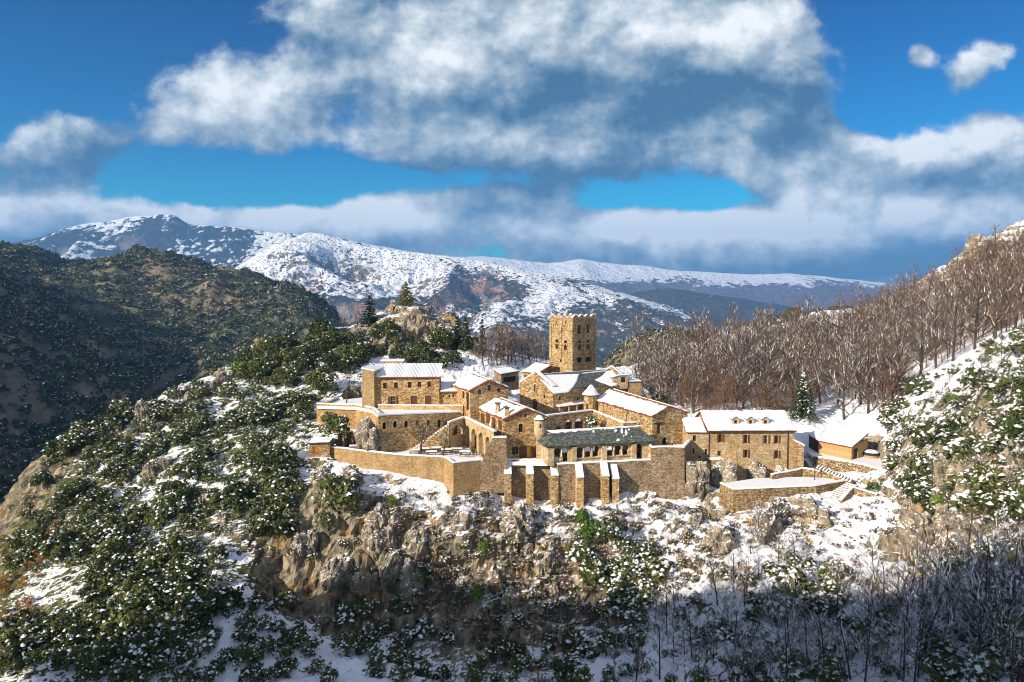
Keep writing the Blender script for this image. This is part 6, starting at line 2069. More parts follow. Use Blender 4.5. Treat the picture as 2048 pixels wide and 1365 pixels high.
def bare(seed, H=12, nl=16, sub=6, tw=5, r0=.2, t0=.22, spread=.42, up=.35, thick=1.0, wob=.03):
    r = random.Random(seed)
    T, Cw, Tw_ = [], [], []
    pts = [Vector((0, 0, -.4))]
    n = 7
    dr = Vector((r.uniform(-.06, .06), r.uniform(-.06, .06), 1))
    for k in range(n):
        dr = (dr + Vector((r.uniform(-1, 1) * wob * 2, r.uniform(-1, 1) * wob * 2, .1))).normalized()
        pts.append(pts[-1] + dr * ((H * .92 + .4) / n))
    def rad(t): return r0 * (1 - .85 * t) + .015
    for k in range(n): T.append((*pts[k], *pts[k + 1], rad(k / n), rad((k + 1) / n)))
    def on(t):
        f = t * n; i = min(int(f), n - 1); return pts[i].lerp(pts[i + 1], f - i)
    def branch(p, d, L, ra, nseg, lst, droop):
        out = [p]
        for k in range(nseg):
            d = (d + Vector((r.uniform(-.22, .22), r.uniform(-.22, .22), droop))).normalized()
            q = p + d * (L / nseg)
            lst.append((*p, *q, ra * (1 - k / nseg * .8), ra * (1 - (k + 1) / nseg * .8)))
            p = q; out.append(p)
        return out
    for i in range(nl):
        t = t0 + (1 - t0) * (i + r.random()) / nl
        a = i * 2.4 + r.uniform(-.5, .5)
        el = r.uniform(.15, .6) + up * t
        d = Vector((math.cos(a) * math.cos(el), math.sin(a) * math.cos(el), math.sin(el)))
        L = H * spread * (1.08 - .75 * t) * r.uniform(.75, 1.2)
        p = on(t)
        lp_ = branch(p, d, L, max(.035, rad(t) * .5) * thick, 4, T, .06)
        for j in range(sub):
            tt = .25 + .75 * (j + r.random()) / sub
            f = tt * 4; ii = min(int(f), 3); q = lp_[ii].lerp(lp_[ii + 1], f - ii)
            dd = (lp_[ii + 1] - lp_[ii]).normalized()
            sd = (dd * .6 + Vector((r.uniform(-1, 1), r.uniform(-1, 1), r.uniform(-.2, .8))) * .8).normalized()
            sl = L * .42 * r.uniform(.6, 1.1)
            sp_ = branch(q, sd, sl, .04 * thick, 2, Cw, .05)
            for m_ in range(tw):
                f = r.uniform(.2, 1) * 2; ii = min(int(f), 1); q2 = sp_[ii].lerp(sp_[ii + 1], f - ii)
                dd = (sd * .7 + Vector((r.uniform(-1, 1), r.uniform(-1, 1), r.uniform(-.2, .9))) * .8).normalized()
                e_ = q2 + dd * sl * r.uniform(.3, .65)
                Tw_.append((*q2, *e_, .022 * thick, .010 * thick))
    return T, Cw, Tw_


def bare_meshes(k, mt='twig', mtw='twig_brown', **kw):
    T, Cw, Tw_ = bare(k, **kw)
    v, f = tubes(T, 5); tm = np_mesh('trunk', v, f, [M['bark']])
    v, f = tubes(Cw, 3); v2, f2 = tubes(Tw_, 3)
    cm = np_mesh('crown', np.concatenate([v, v2]), np.concatenate([f, f2 + len(v)]), [M[mt], M[mtw]], np.concatenate([np.zeros(len(f)), np.ones(len(f2))]))
    return tm, cm


def conifer_mesh(seed, H=8, R_=2.0, leafm='leaf_pine', snow=.1, droop=.35, dens=1.0):
    r = np.random.default_rng(seed)
    Cq, Nq, Sz, Sn, Sr = [], [], [], [], []
    nlev = int(H * 2.4)
    for l in range(nlev):
        t = (l + r.random()) / nlev
        rr = R_ * (1 - t) ** .85 * r.uniform(.75, 1.15) + .12
        z = H * (.08 + .92 * t)
        nb = int((5 + 6 * (1 - t)) * dens)
        for b in range(nb):
            a = r.uniform(0, 6.283)
            L = rr * r.uniform(.7, 1.1)
            m_ = max(3, int(L * 7))
            s = (np.arange(m_) + r.random(m_)) / m_
            P = np.stack([np.cos(a) * L * s, np.sin(a) * L * s, z - droop * L * s ** 1.5 + .12 * L * s], -1) + r.normal(0, .09, (m_, 3))
            Cq.append(P); Nq.append(unit(np.array([[np.cos(a) * .4, np.sin(a) * .4, .9]]) + r.normal(0, .45, (m_, 3)))); Sz.append(np.full(m_, .42))
            if r.random() < snow:
                Sn.append(P[m_ // 2] + [0, 0, .1]); Sr.append(.16 + .12 * r.random())
    C_, N_, S_ = np.concatenate(Cq), np.concatenate(Nq), np.concatenate(Sz)
    Q_ = leaf_quads(C_, N_, 1.0, r)
    Q_ = C_[:, None] + (Q_ - C_[:, None]) * S_[:, None, None]
    D_ = domes(np.array(Sn).reshape(-1, 3), np.array(Sr), r) if Sn else np.zeros((0, 7, 3))
    v, f = tubes([(0, 0, -.5, 0, 0, H * .97, H * .022, .02)], 7)
    return np_mesh('trunk', v, f, [M['bark']]), fol_mesh('crown', Q_, D_, leafm)


def plant(name, meshes, p, s, rot, label, cat, group=None, sz=None):
    if len(meshes) == 1:
        o = link(name, meshes[0], None, p); tag(o, label, cat, group)
    else:
        o = empty(name, p, label, cat, group)
        link('trunk', meshes[0], o); link('crown', meshes[1], o)
    o.scale = (s, s, s * (sz or 1)); o.rotation_euler = (RD.uniform(-.07, .07), RD.uniform(-.07, .07), rot)
    return o


def scatter(poly, n, mind=8, seed=1, y0=60, y1=289, fld=None, tries=40):
    """random spots on the terrain seen inside a photo polygon"""
    r = random.Random(seed); fld = fld or NF
    xs = [p[0] for p in poly]; ys = [p[1] for p in poly]
    out, px_ = [], np.zeros((0, 2))
    for _ in range(n * tries):
        if len(out) >= n: break
        a, b = r.uniform(min(xs), max(xs)), r.uniform(min(ys), max(ys))
        if not in_poly(np.array([a]), np.array([b]), poly)[0]: continue
        if len(px_) and np.min(((px_ - (a, b)) ** 2).sum(1)) < mind * mind: continue
        g_ = fld.hit(a, b, y0, y1)
        if g_ is None: continue
        i_, j_ = int((g_.x - NF.x0) / NF.st), int((g_.y - NF.y0) / NF.st)
        if fld is NF and 0 <= i_ < NF.nx and 0 <= j_ < NF.ny and cmask[j_, i_]: continue
        px_ = np.vstack([px_, (a, b)]); out.append(g_)
    return out


RD = random.Random(11)
OAK = [foliage(100 + k, 26, 34, (1, 1, .95), .2, .34, .13) for k in range(6)]
OAKM = [fol_mesh('evergreen_shrub', a, b, 'leaf_oak') for a, b in OAK]
SNOWY = [foliage(130 + k, 26, 40, (1, 1, .95), .19, .5, .2) for k in range(5)]
SNOWYM = [fol_mesh('snowy_shrub', a, b, 'leaf_oak') for a, b in SNOWY]
OAKL = [foliage(150 + k, 14, 16, (1, 1, .8), .3, .34, .16) for k in range(5)]
SNOWL = [foliage(170 + k, 14, 18, (1, 1, .8), .28, .42, .2) for k in range(5)]
FRESHM = [fol_mesh('green_bush', *foliage(190 + k, 20, 34, (1, 1, 1.1), .2, .05, .1), 'leaf_fresh') for k in range(3)]
OLIVEM = [fol_mesh('olive_bush', *foliage(195 + k, 20, 34, (1, 1, 1.0), .2, .1, .1), 'leaf_olive') for k in range(3)]
RUST = [foliage(198 + k, 14, 20, (1, 1, 1.0), .2, .08, .12) for k in range(3)]

RIGHT = [(1795, 800), (1870, 745), (1960, 700), (2048, 660), (2100, 700), (2100, 1000), (2048, 1050), (1930, 1060), (1830, 1010), (1790, 960), (1770, 930), (1800, 880), (1770, 850)]
# left slope
LEFT = [(640, 690), (560, 720), (450, 752), (280, 815), (110, 892), (50, 1010), (30, 1090), (0, 1200), (0, 1365), (300, 1365), (480, 1200), (560, 1150), (590, 1000), (615, 900), (625, 810), (715, 745), (700, 690)]
spots = [q_ for q_ in scatter(LEFT, 1250, 8, 3) if vnoise(np.array([q_.x * .16]), np.array([q_.y * .16]), np.array([4.]))[0] > -.5]
ent = []
for p in spots:
    s = RD.choice([.35, .45, .55, .65, .75, .9, 1.1, 1.4, 1.9, 2.4]) * RD.uniform(.85, 1.2)
    ent.append((s * F / p.length, p, s))
ent.sort(key=lambda e_: -e_[0])
for _, p, s in ent[:165]:
    plant('evergreen_shrub', [RD.choice(OAKM)], p - UP * .2 * s, s, RD.uniform(0, 6.3), 'dark evergreen oak shrub dusted with snow among the many on the left slope', 'shrub', 'evergreen shrubs on the left slope', RD.uniform(.8, 1.15))
merged('scrub', OAKL, [(RD.randrange(5), p.x, p.y, p.z - .15 * s, s, RD.uniform(0, 6.3)) for _, p, s in ent[165:]], [M['leaf_oak'], M['snow']], 'small evergreen scrub carpeting the left slope', 'scrub')
# rusty scrub low at the left edge
rp_ = scatter([(0, 1060), (70, 1080), (140, 1040), (160, 1090), (60, 1200), (60, 1300), (0, 1330)], 45, 8, 5)
merged('rusty_scrub', RUST, [(RD.randrange(3), p.x, p.y, p.z - .1, RD.uniform(.5, 1.3), RD.uniform(0, 6)) for p in rp_], [M['leaf_rust'], M['snow']], 'rust-coloured scrub at the left edge', 'scrub')
# evergreen oaks on the spur crest and the knoll
OT = []
for k in range(5):
    q_ = fol_mesh('crown', *foliage(210 + k, 34, 36, (1, 1, 1.0), .16, .12, .09, base=.25, clr=.34), 'leaf_oak')
    tv, tf = tubes([(0, 0, -.3, .03, .02, .5, .07, .05), (.03, .02, .5, .3, .1, .95, .05, .02), (.03, .02, .5, -.25, .15, 1.0, .05, .02), (.03, .02, .5, .0, -.25, 1.05, .045, .02)], 6)
    OT.append((np_mesh('trunk', tv, tf, [M['bark']]), q_))
CREST = [(650, 655), (700, 690), (720, 735), (640, 790), (560, 780), (490, 765), (470, 735), (560, 690)]
for p in scatter(CREST, 32, 16, 8):
    plant('holm_oak', RD.choice(OT), p - UP * .3, RD.uniform(1.7, 3.2), RD.uniform(0, 6), 'round dark evergreen oak in the dense stand on the crest left of the knoll', 'tree', 'evergreen oaks on the crest')
for (x, y, s, lb) in ((640, 672, 3.0, 'largest evergreen oak on the skyline at the left foot of the knoll'), (775, 690, 3.2, 'broad evergreen oak on the front face of the knoll'), (850, 725, 3.1, 'evergreen oak just behind the right end of the long house roof'),
                      (885, 700, 3.4, 'tall evergreen oak right of the knoll crag'), (820, 728, 2.4, 'evergreen oak behind the middle of the long house roof'), (700, 728, 3.2, 'evergreen oak above the corner block of the long house'), (735, 715, 2.2, 'smaller evergreen oak between knoll and corner block'),
                      (905, 730, 2.3, 'evergreen oak in front of the conifer pair'), (945, 700, 1.8, 'small evergreen oak at the foot of the single cone conifer'), (790, 738, 1.6, 'low evergreen oak on the snowy ledge behind the long house')):
    p = NF.hit(x, y, 125)
    if p: plant('holm_oak', RD.choice(OT), p - UP * .3, s, RD.uniform(0, 6), lb, 'tree')
for p in scatter([(690, 690), (760, 660), (830, 690), (960, 680), (960, 725), (900, 748), (760, 730), (700, 735)], 20, 17, 9, 125):
    plant('holm_oak', RD.choice(OT), p - UP * .3, RD.uniform(1.3, 2.3), RD.uniform(0, 6), 'smaller dark evergreen scattered over the rocky knoll behind the abbey', 'tree', 'evergreens on the knoll')
p = NF.hit(487, 755, 120)
plant('green_bush', [FRESHM[0]], p - UP * .3, 2.7, 1, 'bright green bush on the rocky crest of the left spur', 'bush')
# conifers on the knoll
for (x, y, h_, r_, sd_, lb, lm) in ((738, 655, 8.2, 2.9, 1, 'dark cedar with tiered branches left of the knoll top', 'leaf_pine'), (813, 612, 6.4, 3.3, 2, 'broad olive-green pine crowning the knoll top', 'leaf_olive'),
                                (917, 700, 7.6, 1.9, 3, 'left conifer of the pair right of the knoll', 'leaf_pine'), (931, 700, 8.6, 2.1, 4, 'right and taller conifer of the pair right of the knoll', 'leaf_pine'), (964, 705, 8.0, 1.5, 5, 'slim conical conifer standing alone right of the pair', 'leaf_pine')):
    p = NF.hit(x, y, 130) or at(x, y, 170)
    plant('conifer', conifer_mesh(sd_, h_, r_, lm, .1, .25, 2.2), p - UP * .3, 1, 0, lb, 'tree')
p = NF.hit(1606, 838, 120)
plant('snowy_fir', conifer_mesh(9, 9.5, 3.4, 'leaf_pine', .6, .5, 1.8), p - UP * .3, 1, 0, 'dark fir loaded with snow behind the right end of the dormer house roof', 'tree')

# bare forest on the right
BT = [bare_meshes(300 + k, 'twig', ('twig_brown', 'twig_brown', 'twig_red')[k % 3], H=12, nl=20 + k % 4, sub=7, tw=5, wob=.06, t0=.14, spread=.42 + .03 * (k % 3), thick=1.1) for k in range(8)]
FOREST = [(1250, 750), (1340, 716), (1480, 690), (1560, 664), (1690, 648), (1770, 610), (1900, 556), (2048, 490), (2100, 520), (2080, 640), (1960, 690), (1870, 735), (1800, 790), (1765, 835), (1700, 800), (1640, 800), (1610, 832), (1400, 838), (1300, 812)]
fs = scatter(FOREST, 285, 10, 12, 110)
for p in fs:
    far_ = p.y > 205
    plant('bare_tree', RD.choice(BT), p - UP * .2, RD.uniform(.45, 1.15) * (.8 if far_ else 1.12), RD.uniform(0, 6.3), 'leafless tree with snow-lined branches in the forest on the right-hand slope', 'tree', 'bare trees of the right-hand forest', RD.uniform(.95, 1.2))
for x, y, s in ((1688, 842, 1.2), (1737, 828, 1.25), (1640, 806, 1.1), (1795, 790, 1.2), (1840, 752, 1.25), (1872, 738, 1.15), (1905, 724, 1.25), (1950, 700, 1.3), (1990, 680, 1.25), (2030, 660, 1.3), (1585, 806, 1.05), (1530, 806, 1.0), (1450, 806, .95)):
    p = NF.hit(x, y, 80)
    if p: plant('bare_tree', RD.choice(BT), p - UP * .2, s, x * .37, 'leafless tree with snow-lined branches in the forest on the right-hand slope', 'tree', 'bare trees of the right-hand forest', 1.12)
# understorey in the forest
us = scatter(FOREST, 430, 8, 13, 110)
BSH = [bare_meshes(340 + k, 'twig_red' if k % 2 else 'twig_snow', 'twig_red' if k % 2 else 'twig_brown', H=3.2, nl=15, sub=5, tw=5, r0=.045, t0=.02, spread=.62, up=.5, thick=.45) for k in range(4)]


def merged_bare(name, protos, places, label, cat):
    Vs, Fs, off = [], [], 0
    for (i, p, s, a) in places:
        for me in protos[i]:
            n = len(me.vertices); co = np.empty(n * 3, np.float32); me.vertices.foreach_get('co', co); co = co.reshape(-1, 3) * s
            nf = len(me.polygons); vi = np.empty(nf * 4, np.int32); me.loops.foreach_get('vertex_index', vi)
            c_, s_ = math.cos(a), math.sin(a)
            Vs.append(np.stack([co[:, 0] * c_ - co[:, 1] * s_ + p.x, co[:, 0] * s_ + co[:, 1] * c_ + p.y, co[:, 2] + p.z], -1)); Fs.append(vi.reshape(-1, 4) + off); off += n
    return tag(link(name, np_mesh(name, np.concatenate(Vs), np.concatenate(Fs), [protos[0][1].materials[0]])), label, cat, None, 'stuff')


merged_bare('understorey', [BSH[1], BSH[3]], [(RD.randrange(2), p, RD.uniform(1.0, 2.7), RD.uniform(0, 6)) for p in us], 'tangle of brown undergrowth in the right-hand forest', 'undergrowth')
for p in scatter([(1370, 712), (1480, 672), (1560, 650), (1680, 640), (1770, 605), (1790, 640), (1600, 690), (1450, 715)], 16, 22, 14, 150):
    plant('holm_oak', RD.choice(OT), p - UP * .3, RD.uniform(1.4, 2.4), RD.uniform(0, 6), 'dark round evergreen dotted along the ridge above the forest', 'tree', 'evergreens along the right ridge')
for p in scatter([(1240, 745), (1400, 720), (1460, 760), (1300, 790)], 14, 14, 15, 120):
    plant('holm_oak', RD.choice(OT), p - UP * .3, RD.uniform(1.3, 2.2), RD.uniform(0, 6), 'snow-dusted evergreen among bare trees just right of the bell tower', 'tree', 'evergreens right of the bell tower')
for p in scatter(FOREST, 13, 40, 17, 110):
    plant('holm_oak', RD.choice(OT), p - UP * .3, RD.uniform(1.2, 2.2), RD.uniform(0, 6), 'dark evergreen half hidden among the bare trunks of the right-hand forest', 'tree', 'evergreens inside the forest')
for p in scatter(RIGHT, 9, 50, 36, 40):
    plant('green_bush', [RD.choice(FRESHM)], p - UP * .2, RD.uniform(.7, 1.3), RD.uniform(0, 6), 'fresh green bush among snowy shrubs on the right-hand slope', 'bush', 'green bushes on the right slope')
# bare trees behind the guest house and on the knoll
for p in scatter([(960, 735), (1000, 700), (1095, 690), (1095, 730), (1040, 735)], 26, 7, 16, 140):
    plant('bare_tree', RD.choice([BT[2], BT[5]]), p - UP * .2, RD.uniform(.5, .75), RD.uniform(0, 6), 'reddish-brown leafless tree between the knoll and the bell tower', 'tree', 'bare trees between knoll and tower')
for x, y, s, lb in ((690, 668, .42, 'greyish leafless tree on the skyline left of the dark cedar'), (715, 655, .36, 'smaller leafless tree right beside the dark cedar'), (868, 618, .34, 'leafless tree behind the crag right of the olive-green pine'), (890, 628, .3, 'leafless tree beside the pale ruin on the knoll')):
    p = NF.hit(x, y, 130) or at(x, y, 178)
    plant('bare_tree', BT[2], p - UP * .2, s, x, lb, 'tree')
p = az(690, 806, LEV_B)
plant('bare_tree', bare_meshes(401, 'twig', H=6, nl=13, sub=6, tw=5, r0=.13, t0=.35, spread=.55, thick=.8), V(p.x, p.y + 1.2, LEV_B - .2), 1, 0, 'bare spreading tree on the upper terrace left of the corner block', 'tree')
# two pollards on the picnic terrace
p = az(*c3(1225, 680), LEV_T)
plant('bare_tree', bare_meshes(402, 'twig_red', H=5.4, nl=13, sub=7, tw=6, r0=.24, t0=.45, spread=.66, thick=1.4, up=.1), V(p.x, p.y, LEV_T - .1), 1, .4, 'dark bare pollard with spreading branches on the left of the picnic terrace', 'tree')
p = az(*c3(1465, 690), LEV_T)
plant('bare_tree', bare_meshes(403, 'twig', H=5.8, nl=7, sub=4, tw=3, r0=.14, t0=.45, spread=.3, thick=.9), V(p.x, p.y, LEV_T - .1), 1, 0, 'pale slim bare tree on the right of the picnic terrace', 'tree')
# single bushes about the abbey
for (x, y, Y_, s, ms, nm, lb) in ((672, 872, 119.5, 3.0, OAKM, 'evergreen_shrub', 'round evergreen bush against the ochre bastion wall'), (680, 1016, 105.0, 3.9, OAKM, 'evergreen_shrub', 'big round evergreen shrub on the crag below the terrace wall'), (650, 1050, 104, 1.6, OAKM, 'evergreen_shrub', 'smaller evergreen shrub under the big round one on the crag'),
                             (1183, 856, 124, 1.5, SNOWM if False else SNOWYM, 'snowy_shrub', 'snow-dusted climber at the corner of the arcade and walkway wall'), (733, 898, 116, 1.1, OLIVEM, 'olive_bush', 'yellowish-green bush at the foot of the grey crag'), (948, 908, 112, .7, OAKM, 'evergreen_shrub', 'small dark bush at the foot of the tall arches'),
                             (1122, 925, 108.8, .9, SNOWYM, 'snowy_shrub', 'snow-dusted bush before the leftmost cloister arches'), (1750, 988, 104.5, 1.3, FRESHM, 'green_bush', 'fresh green bush at the right end of the dry stone wall'), (1025, 905, 111.5, .0, OAKM, '', '')):
    if s <= 0: continue
    p = at(x, y, Y_); plant(nm, [ms[1]], p - UP * .1, s, 1.3, lb, 'bush')
for x, y, s, lb in ((1180, 1085, 1.9, 'bright fresh-green bush below the middle buttresses'), (840, 1165, 1.1, 'narrow bright green bush in the cleft of the cliff'), (955, 1215, 1.2, 'bright green tuft on the cliff under the ruined wall'), (1165, 1060, 1.3, 'bright green sprig above the fresh-green bush'), (965, 1110, 1.0, 'green bush on the cliff below the terrace corner'), (785, 1015, .9, 'green shrub under the left part of the terrace wall'), (1000, 975, .9, 'green shrub in the gap left of the first buttress')):
    p = NF.hit(x, y, 80); plant('green_bush', [RD.choice(FRESHM)], p - UP * .2, s, x, lb, 'bush', None, 1.3)
# cliff face: brown scrub, evergreens, snow-laden bushes
CLIFF = [(620, 1000), (760, 972), (850, 988), (960, 984), (1010, 1008), (1200, 1003), (1430, 1020), (1480, 1090), (1380, 1180), (1280, 1290), (1050, 1290), (900, 1270), (760, 1230), (600, 1190)]
CLIFFR = [(770, 975), (850, 988), (960, 984), (1010, 1008), (1200, 1003), (1430, 1020), (1480, 1090), (1380, 1180), (1280, 1290), (1050, 1290), (900, 1260), (790, 1190), (740, 1080)]
bs = scatter(CLIFFR, 300, 8, 21)
merged_bare('brown_scrub', [BSH[1], BSH[3]], [(RD.randrange(2), p, RD.uniform(.22, .5), RD.uniform(0, 6)) for p in bs], 'dry brown scrub clinging to the cliff below the abbey', 'scrub')
FERN = [foliage(520 + k, 9, 22, (1, 1, .55), .2, .25, .16, clr=.5) for k in range(4)]
fp2 = scatter(CLIFFR, 480, 6, 24) + scatter([(1780, 930), (1960, 900), (2048, 960), (1960, 1060), (1780, 1090), (1700, 1040)], 120, 8, 25) + scatter([(1440, 1040), (1700, 1020), (1780, 1180), (1500, 1200)], 90, 10, 26)
merged('dead_fern', FERN, [(RD.randrange(4), p.x, p.y, p.z - .1, RD.uniform(.3, .8), RD.uniform(0, 6)) for p in fp2], [M['leaf_fern'], M['snow']], 'dead russet fern and heather poking through the snow', 'fern')
cs = scatter(CLIFFR, 300, 9, 22) + scatter(CLIFF, 60, 20, 27)
merged('cliff_scrub', OAKL + SNOWL, [(RD.randrange(10), p.x, p.y, p.z - .1, RD.uniform(.35, .95), RD.uniform(0, 6)) for p in cs], [M['leaf_olive'], M['snow']], 'low olive-green scrub on the cliff ledges', 'scrub')
for p in scatter([(1150, 1110), (1240, 1085), (1310, 1110), (1330, 1200), (1270, 1250), (1180, 1220)], 26, 16, 23):
    plant('snowy_shrub', [RD.choice(SNOWYM)], p - UP * .3, RD.uniform(1.2, 2.2), RD.uniform(0, 6), 'green shrub heaped with snow in the thicket below the right buttresses', 'shrub', 'snow-heaped shrubs below the buttresses')
# right-hand near slope
rs_ = scatter(RIGHT, 215, 20, 31, 40)
ent = []
for p in rs_:
    s = RD.choice([.5, .7, .9, 1.2, 1.6, 2.1]) * RD.uniform(.85, 1.15)
    ent.append((s * F / p.length, p, s))
ent.sort(key=lambda e_: -e_[0])
for _, p, s in ent[:95]:
    plant('snowy_shrub', [RD.choice(SNOWYM)], p - UP * .2 * s, s, RD.uniform(0, 6.3), 'snow-laden evergreen shrub among the many on the steep right-hand slope', 'shrub', 'snowy shrubs on the right slope', RD.uniform(.8, 1.15))
merged('snowy_scrub', SNOWL, [(RD.randrange(5), p.x, p.y, p.z - .15 * s, s, RD.uniform(0, 6.3)) for _, p, s in ent[95:]], [M['leaf_oak'], M['snow']], 'small snow-laden scrub on the right-hand slope', 'scrub')
ST = [bare_meshes(420 + k, 'twig_snow', 'twig_snow', H=10.5, nl=24, sub=7, tw=5, r0=.14, spread=.5, thick=.9, t0=.08, wob=.09) for k in range(3)]
for p in scatter(RIGHT, 40, 26, 35, 40):
    plant('bare_shrub', RD.choice(BSH), p - UP * .1, RD.uniform(.5, 1.1), RD.uniform(0, 6), 'twiggy brown bush between snowy evergreens on the steep right-hand slope', 'shrub', 'bare bushes on the right slope')
# ravine, right: bare trees and twiggy bushes, half in shade
for x, y, s, lb in ((1955, 1320, 1.0, 'largest snow-lined bare tree at the lower right corner'), (2000, 1310, .95, 'bare tree on the right edge beside the largest one'), (1900, 1290, .75, 'bare tree left of the largest one at the lower right'), (1850, 1345, .8, 'bare tree low on the bottom edge right of the ravine'),
                    (1560, 1290, .62, 'bare tree right of the snow-heaped dark evergreen in the ravine'), (1740, 1300, .6, 'bare tree in the middle of the shaded right ravine'), (1490, 1345, .55, 'bare tree on the bottom edge below the dark evergreen'), (1640, 1350, .6, 'bare tree on the bottom edge in the shaded ravine'),
                    (1520, 1085, .55, 'thin brown bare tree in front of the apron wall'), (1500, 1110, .42, 'short brown bare tree left of the thin one below the apron wall'), (1440, 1250, .5, 'leaning bare tree on the snow left of the dark evergreen'), (1790, 1240, .55, 'slim bare tree under the right-hand crag')):
    p = NF.hit(x, y, 38)
    if p: plant('bare_tree', RD.choice(ST), p - UP * .2, s, x * .7, lb, 'tree')
BOT = [(1340, 1180), (1480, 1150), (1600, 1120), (1750, 1170), (1900, 1110), (2060, 1080), (2060, 1380), (1250, 1380), (1300, 1270)]
for p in scatter(BOT, 110, 19, 32, 38):
    plant('bare_shrub', RD.choice(BSH[::2]), p - UP * .1, RD.uniform(.5, 2.1), RD.uniform(0, 6), 'twiggy leafless bush lined with snow in the shaded ravine at lower right', 'shrub', 'bare bushes in the right ravine')
for p in scatter(BOT, 80, 22, 33, 38):
    plant('snowy_shrub', [RD.choice(SNOWYM)], p - UP * .2, RD.uniform(.5, 1.7), RD.uniform(0, 6), 'evergreen shrub with snow caps among bare bushes at lower right', 'shrub', 'evergreen shrubs in the right ravine')
for x, y, s, lb in ((1575, 1170, 2.6, 'big dark evergreen heaped with snow in the middle of the ravine'), (1545, 1215, 2.1, 'lower left lobe-shaped evergreen under the big snow-heaped one'), (1625, 1225, 1.9, 'evergreen right of the big snow-heaped one')):
    p = NF.hit(x, y + 30, 40)
    if p: plant('snowy_evergreen', [SNOWYM[2]], p - UP * .3, s, y, lb, 'shrub', None, 1.25)
# ravine, left
BL = [(380, 1230), (560, 1200), (780, 1230), (980, 1300), (1200, 1270), (1290, 1300), (1240, 1380), (250, 1380)]
for p in scatter(BL, 75, 24, 34, 40):
    plant('snowy_shrub', [RD.choice(SNOWYM + OAKM)], p - UP * .2, RD.uniform(.8, 1.9), RD.uniform(0, 6), 'shaded evergreen shrub flecked with snow at the foot of the cliff', 'shrub', 'shrubs at the foot of the cliff')
# boulders and outcrops
def rockmat():
    m, t, b = mk('rock', .92)
    p = geo(t); nz = t.n('ShaderNodeSeparateXYZ'); t.put(nz.inputs[0], geo(t, 'Normal'))
    n1, n2 = t.noise(p, .8, 6, .65, .3), t.noise(p, 3.5, 4, .6)
    c = t.ramp(n1, [(.3, (.06, .055, .05)), (.45, (.22, .19, .145)), (.58, (.37, .30, .21)), (.75, (.52, .41, .26))])
    c = t.mix(t.step(n2, .5, .68), c, t.mix(1, c, (.45, .46, .38), 'MULTIPLY'))
    f = t.step(t.m('ADD', nz.outputs[2], t.m('MULTIPLY', t.m('SUBTRACT', n1, .5), 1.1)), .62, .74)
    t.put(b.inputs['Base Color'], t.mix(f, c, (.86, .87, .9)))
    t.put(b.inputs['Normal'], t.bump(t.m('ADD', n1, t.m('MULTIPLY', n2, .4)), .9, .3))
    M['rock'] = m
rockmat()
import bmesh
RK = []
for k in range(6):
    bm = bmesh.new(); bmesh.ops.create_icosphere(bm, subdivisions=5, radius=1)
    co = np.array([v.co[:] for v in bm.verts])
    dd = 1 + .38 * fbm(co[:, 0] * 1.1 + 9 * k, co[:, 1] * 1.1, co[:, 2] * .8, 3) + .30 * (ridged(co[:, 0] * 1.8, co[:, 1] * 1.8 + 5 * k, co[:, 2] * 1.0, 6, 2.1, .6) - .4)
    v1, e1 = blocks(co[:, 0] + 7 * k, co[:, 1], co[:, 2], .62, 1.3, k); v2, e2 = blocks(co[:, 0] + 7 * k, co[:, 1], co[:, 2], .25, 1.2, k + 9)
    dd = dd + .16 * v1 + .05 * v2 - .12 * np.exp(-e1 * 9)
    for v, q in zip(bm.verts, co * dd[:, None] * np.array([1, .9, 1.15])): v.co = q
    me = bpy.data.meshes.new('boulder'); bm.to_mesh(me); bm.free(); me.materials.append(M['rock']); RK.append(me)
def rock(x, y, Y_, s, label, group=None, sq=(1, 1, 1), p=None):
    p = p or (at(x, y, Y_) if Y_ else NF.hit(x, y, 60))
    if p is None: return
    o = link('boulder', RD.choice(RK), None, p); o.scale = (s * sq[0], s * sq[1], s * sq[2]); o.rotation_euler = (RD.uniform(-.3, .3), RD.uniform(-.3, .3), RD.uniform(0, 6)); tag(o, label, 'rock', group)
rock(737, 884, 116.9, 2.5, 'tall grey crag built into the angle of the upper walls', None, (1.0, .8, 1.15))
rock(1395, 960, 110.5, 2.3, 'dark fissured rock under the annex', None, (1, .8, 1.2)); rock(1450, 955, 112, 1.9, 'dark boulder at the left foot of the dormer house', None, (1.1, .8, 1.3)); rock(1510, 950, 114.5, 2.2, 'pale bedrock under the middle of the dormer house wall', None, (1.6, .6, .8))
rock(1565, 955, 114.6, 2.0, 'pale bedrock under the right part of the dormer house wall', None, (1.6, .6, .7)); rock(1035, 1050, 102.5, 2.6, 'rounded boulder with a thick snow cap below the first buttresses', None, (1.2, 1, 1)); rock(1545, 1055, 99, 3.0, 'large dark rock under the apron wall', None, (1.4, .8, 1)); rock(1610, 1040, 100.5, 2.4, 'dark rock under the right part of the apron wall', None, (1.2, .8, 1))
rock(1440, 1090, 96.5, 2.2, 'upright brown boulder on the snow left of the apron wall'); rock(1840, 1090, None, 2.8, 'big brown crag above the shaded ravine at right', None, (1, .8, 1.3)); rock(850, 640, 176, 3.0, 'bare crag right of the knoll top', None, (1, .9, .9)); rock(880, 650, 178, 2.5, 'lower crag by the pale ruin on the knoll')
rock(1960, 500, None, 4.0, 'warm-coloured outcrop high on the right ridge'); rock(645, 960, 109.5, 1.9, 'grey rock under the stone hut'); rock(700, 960, 109, 2.0, 'orange-stained rock under the left end of the terrace wall')
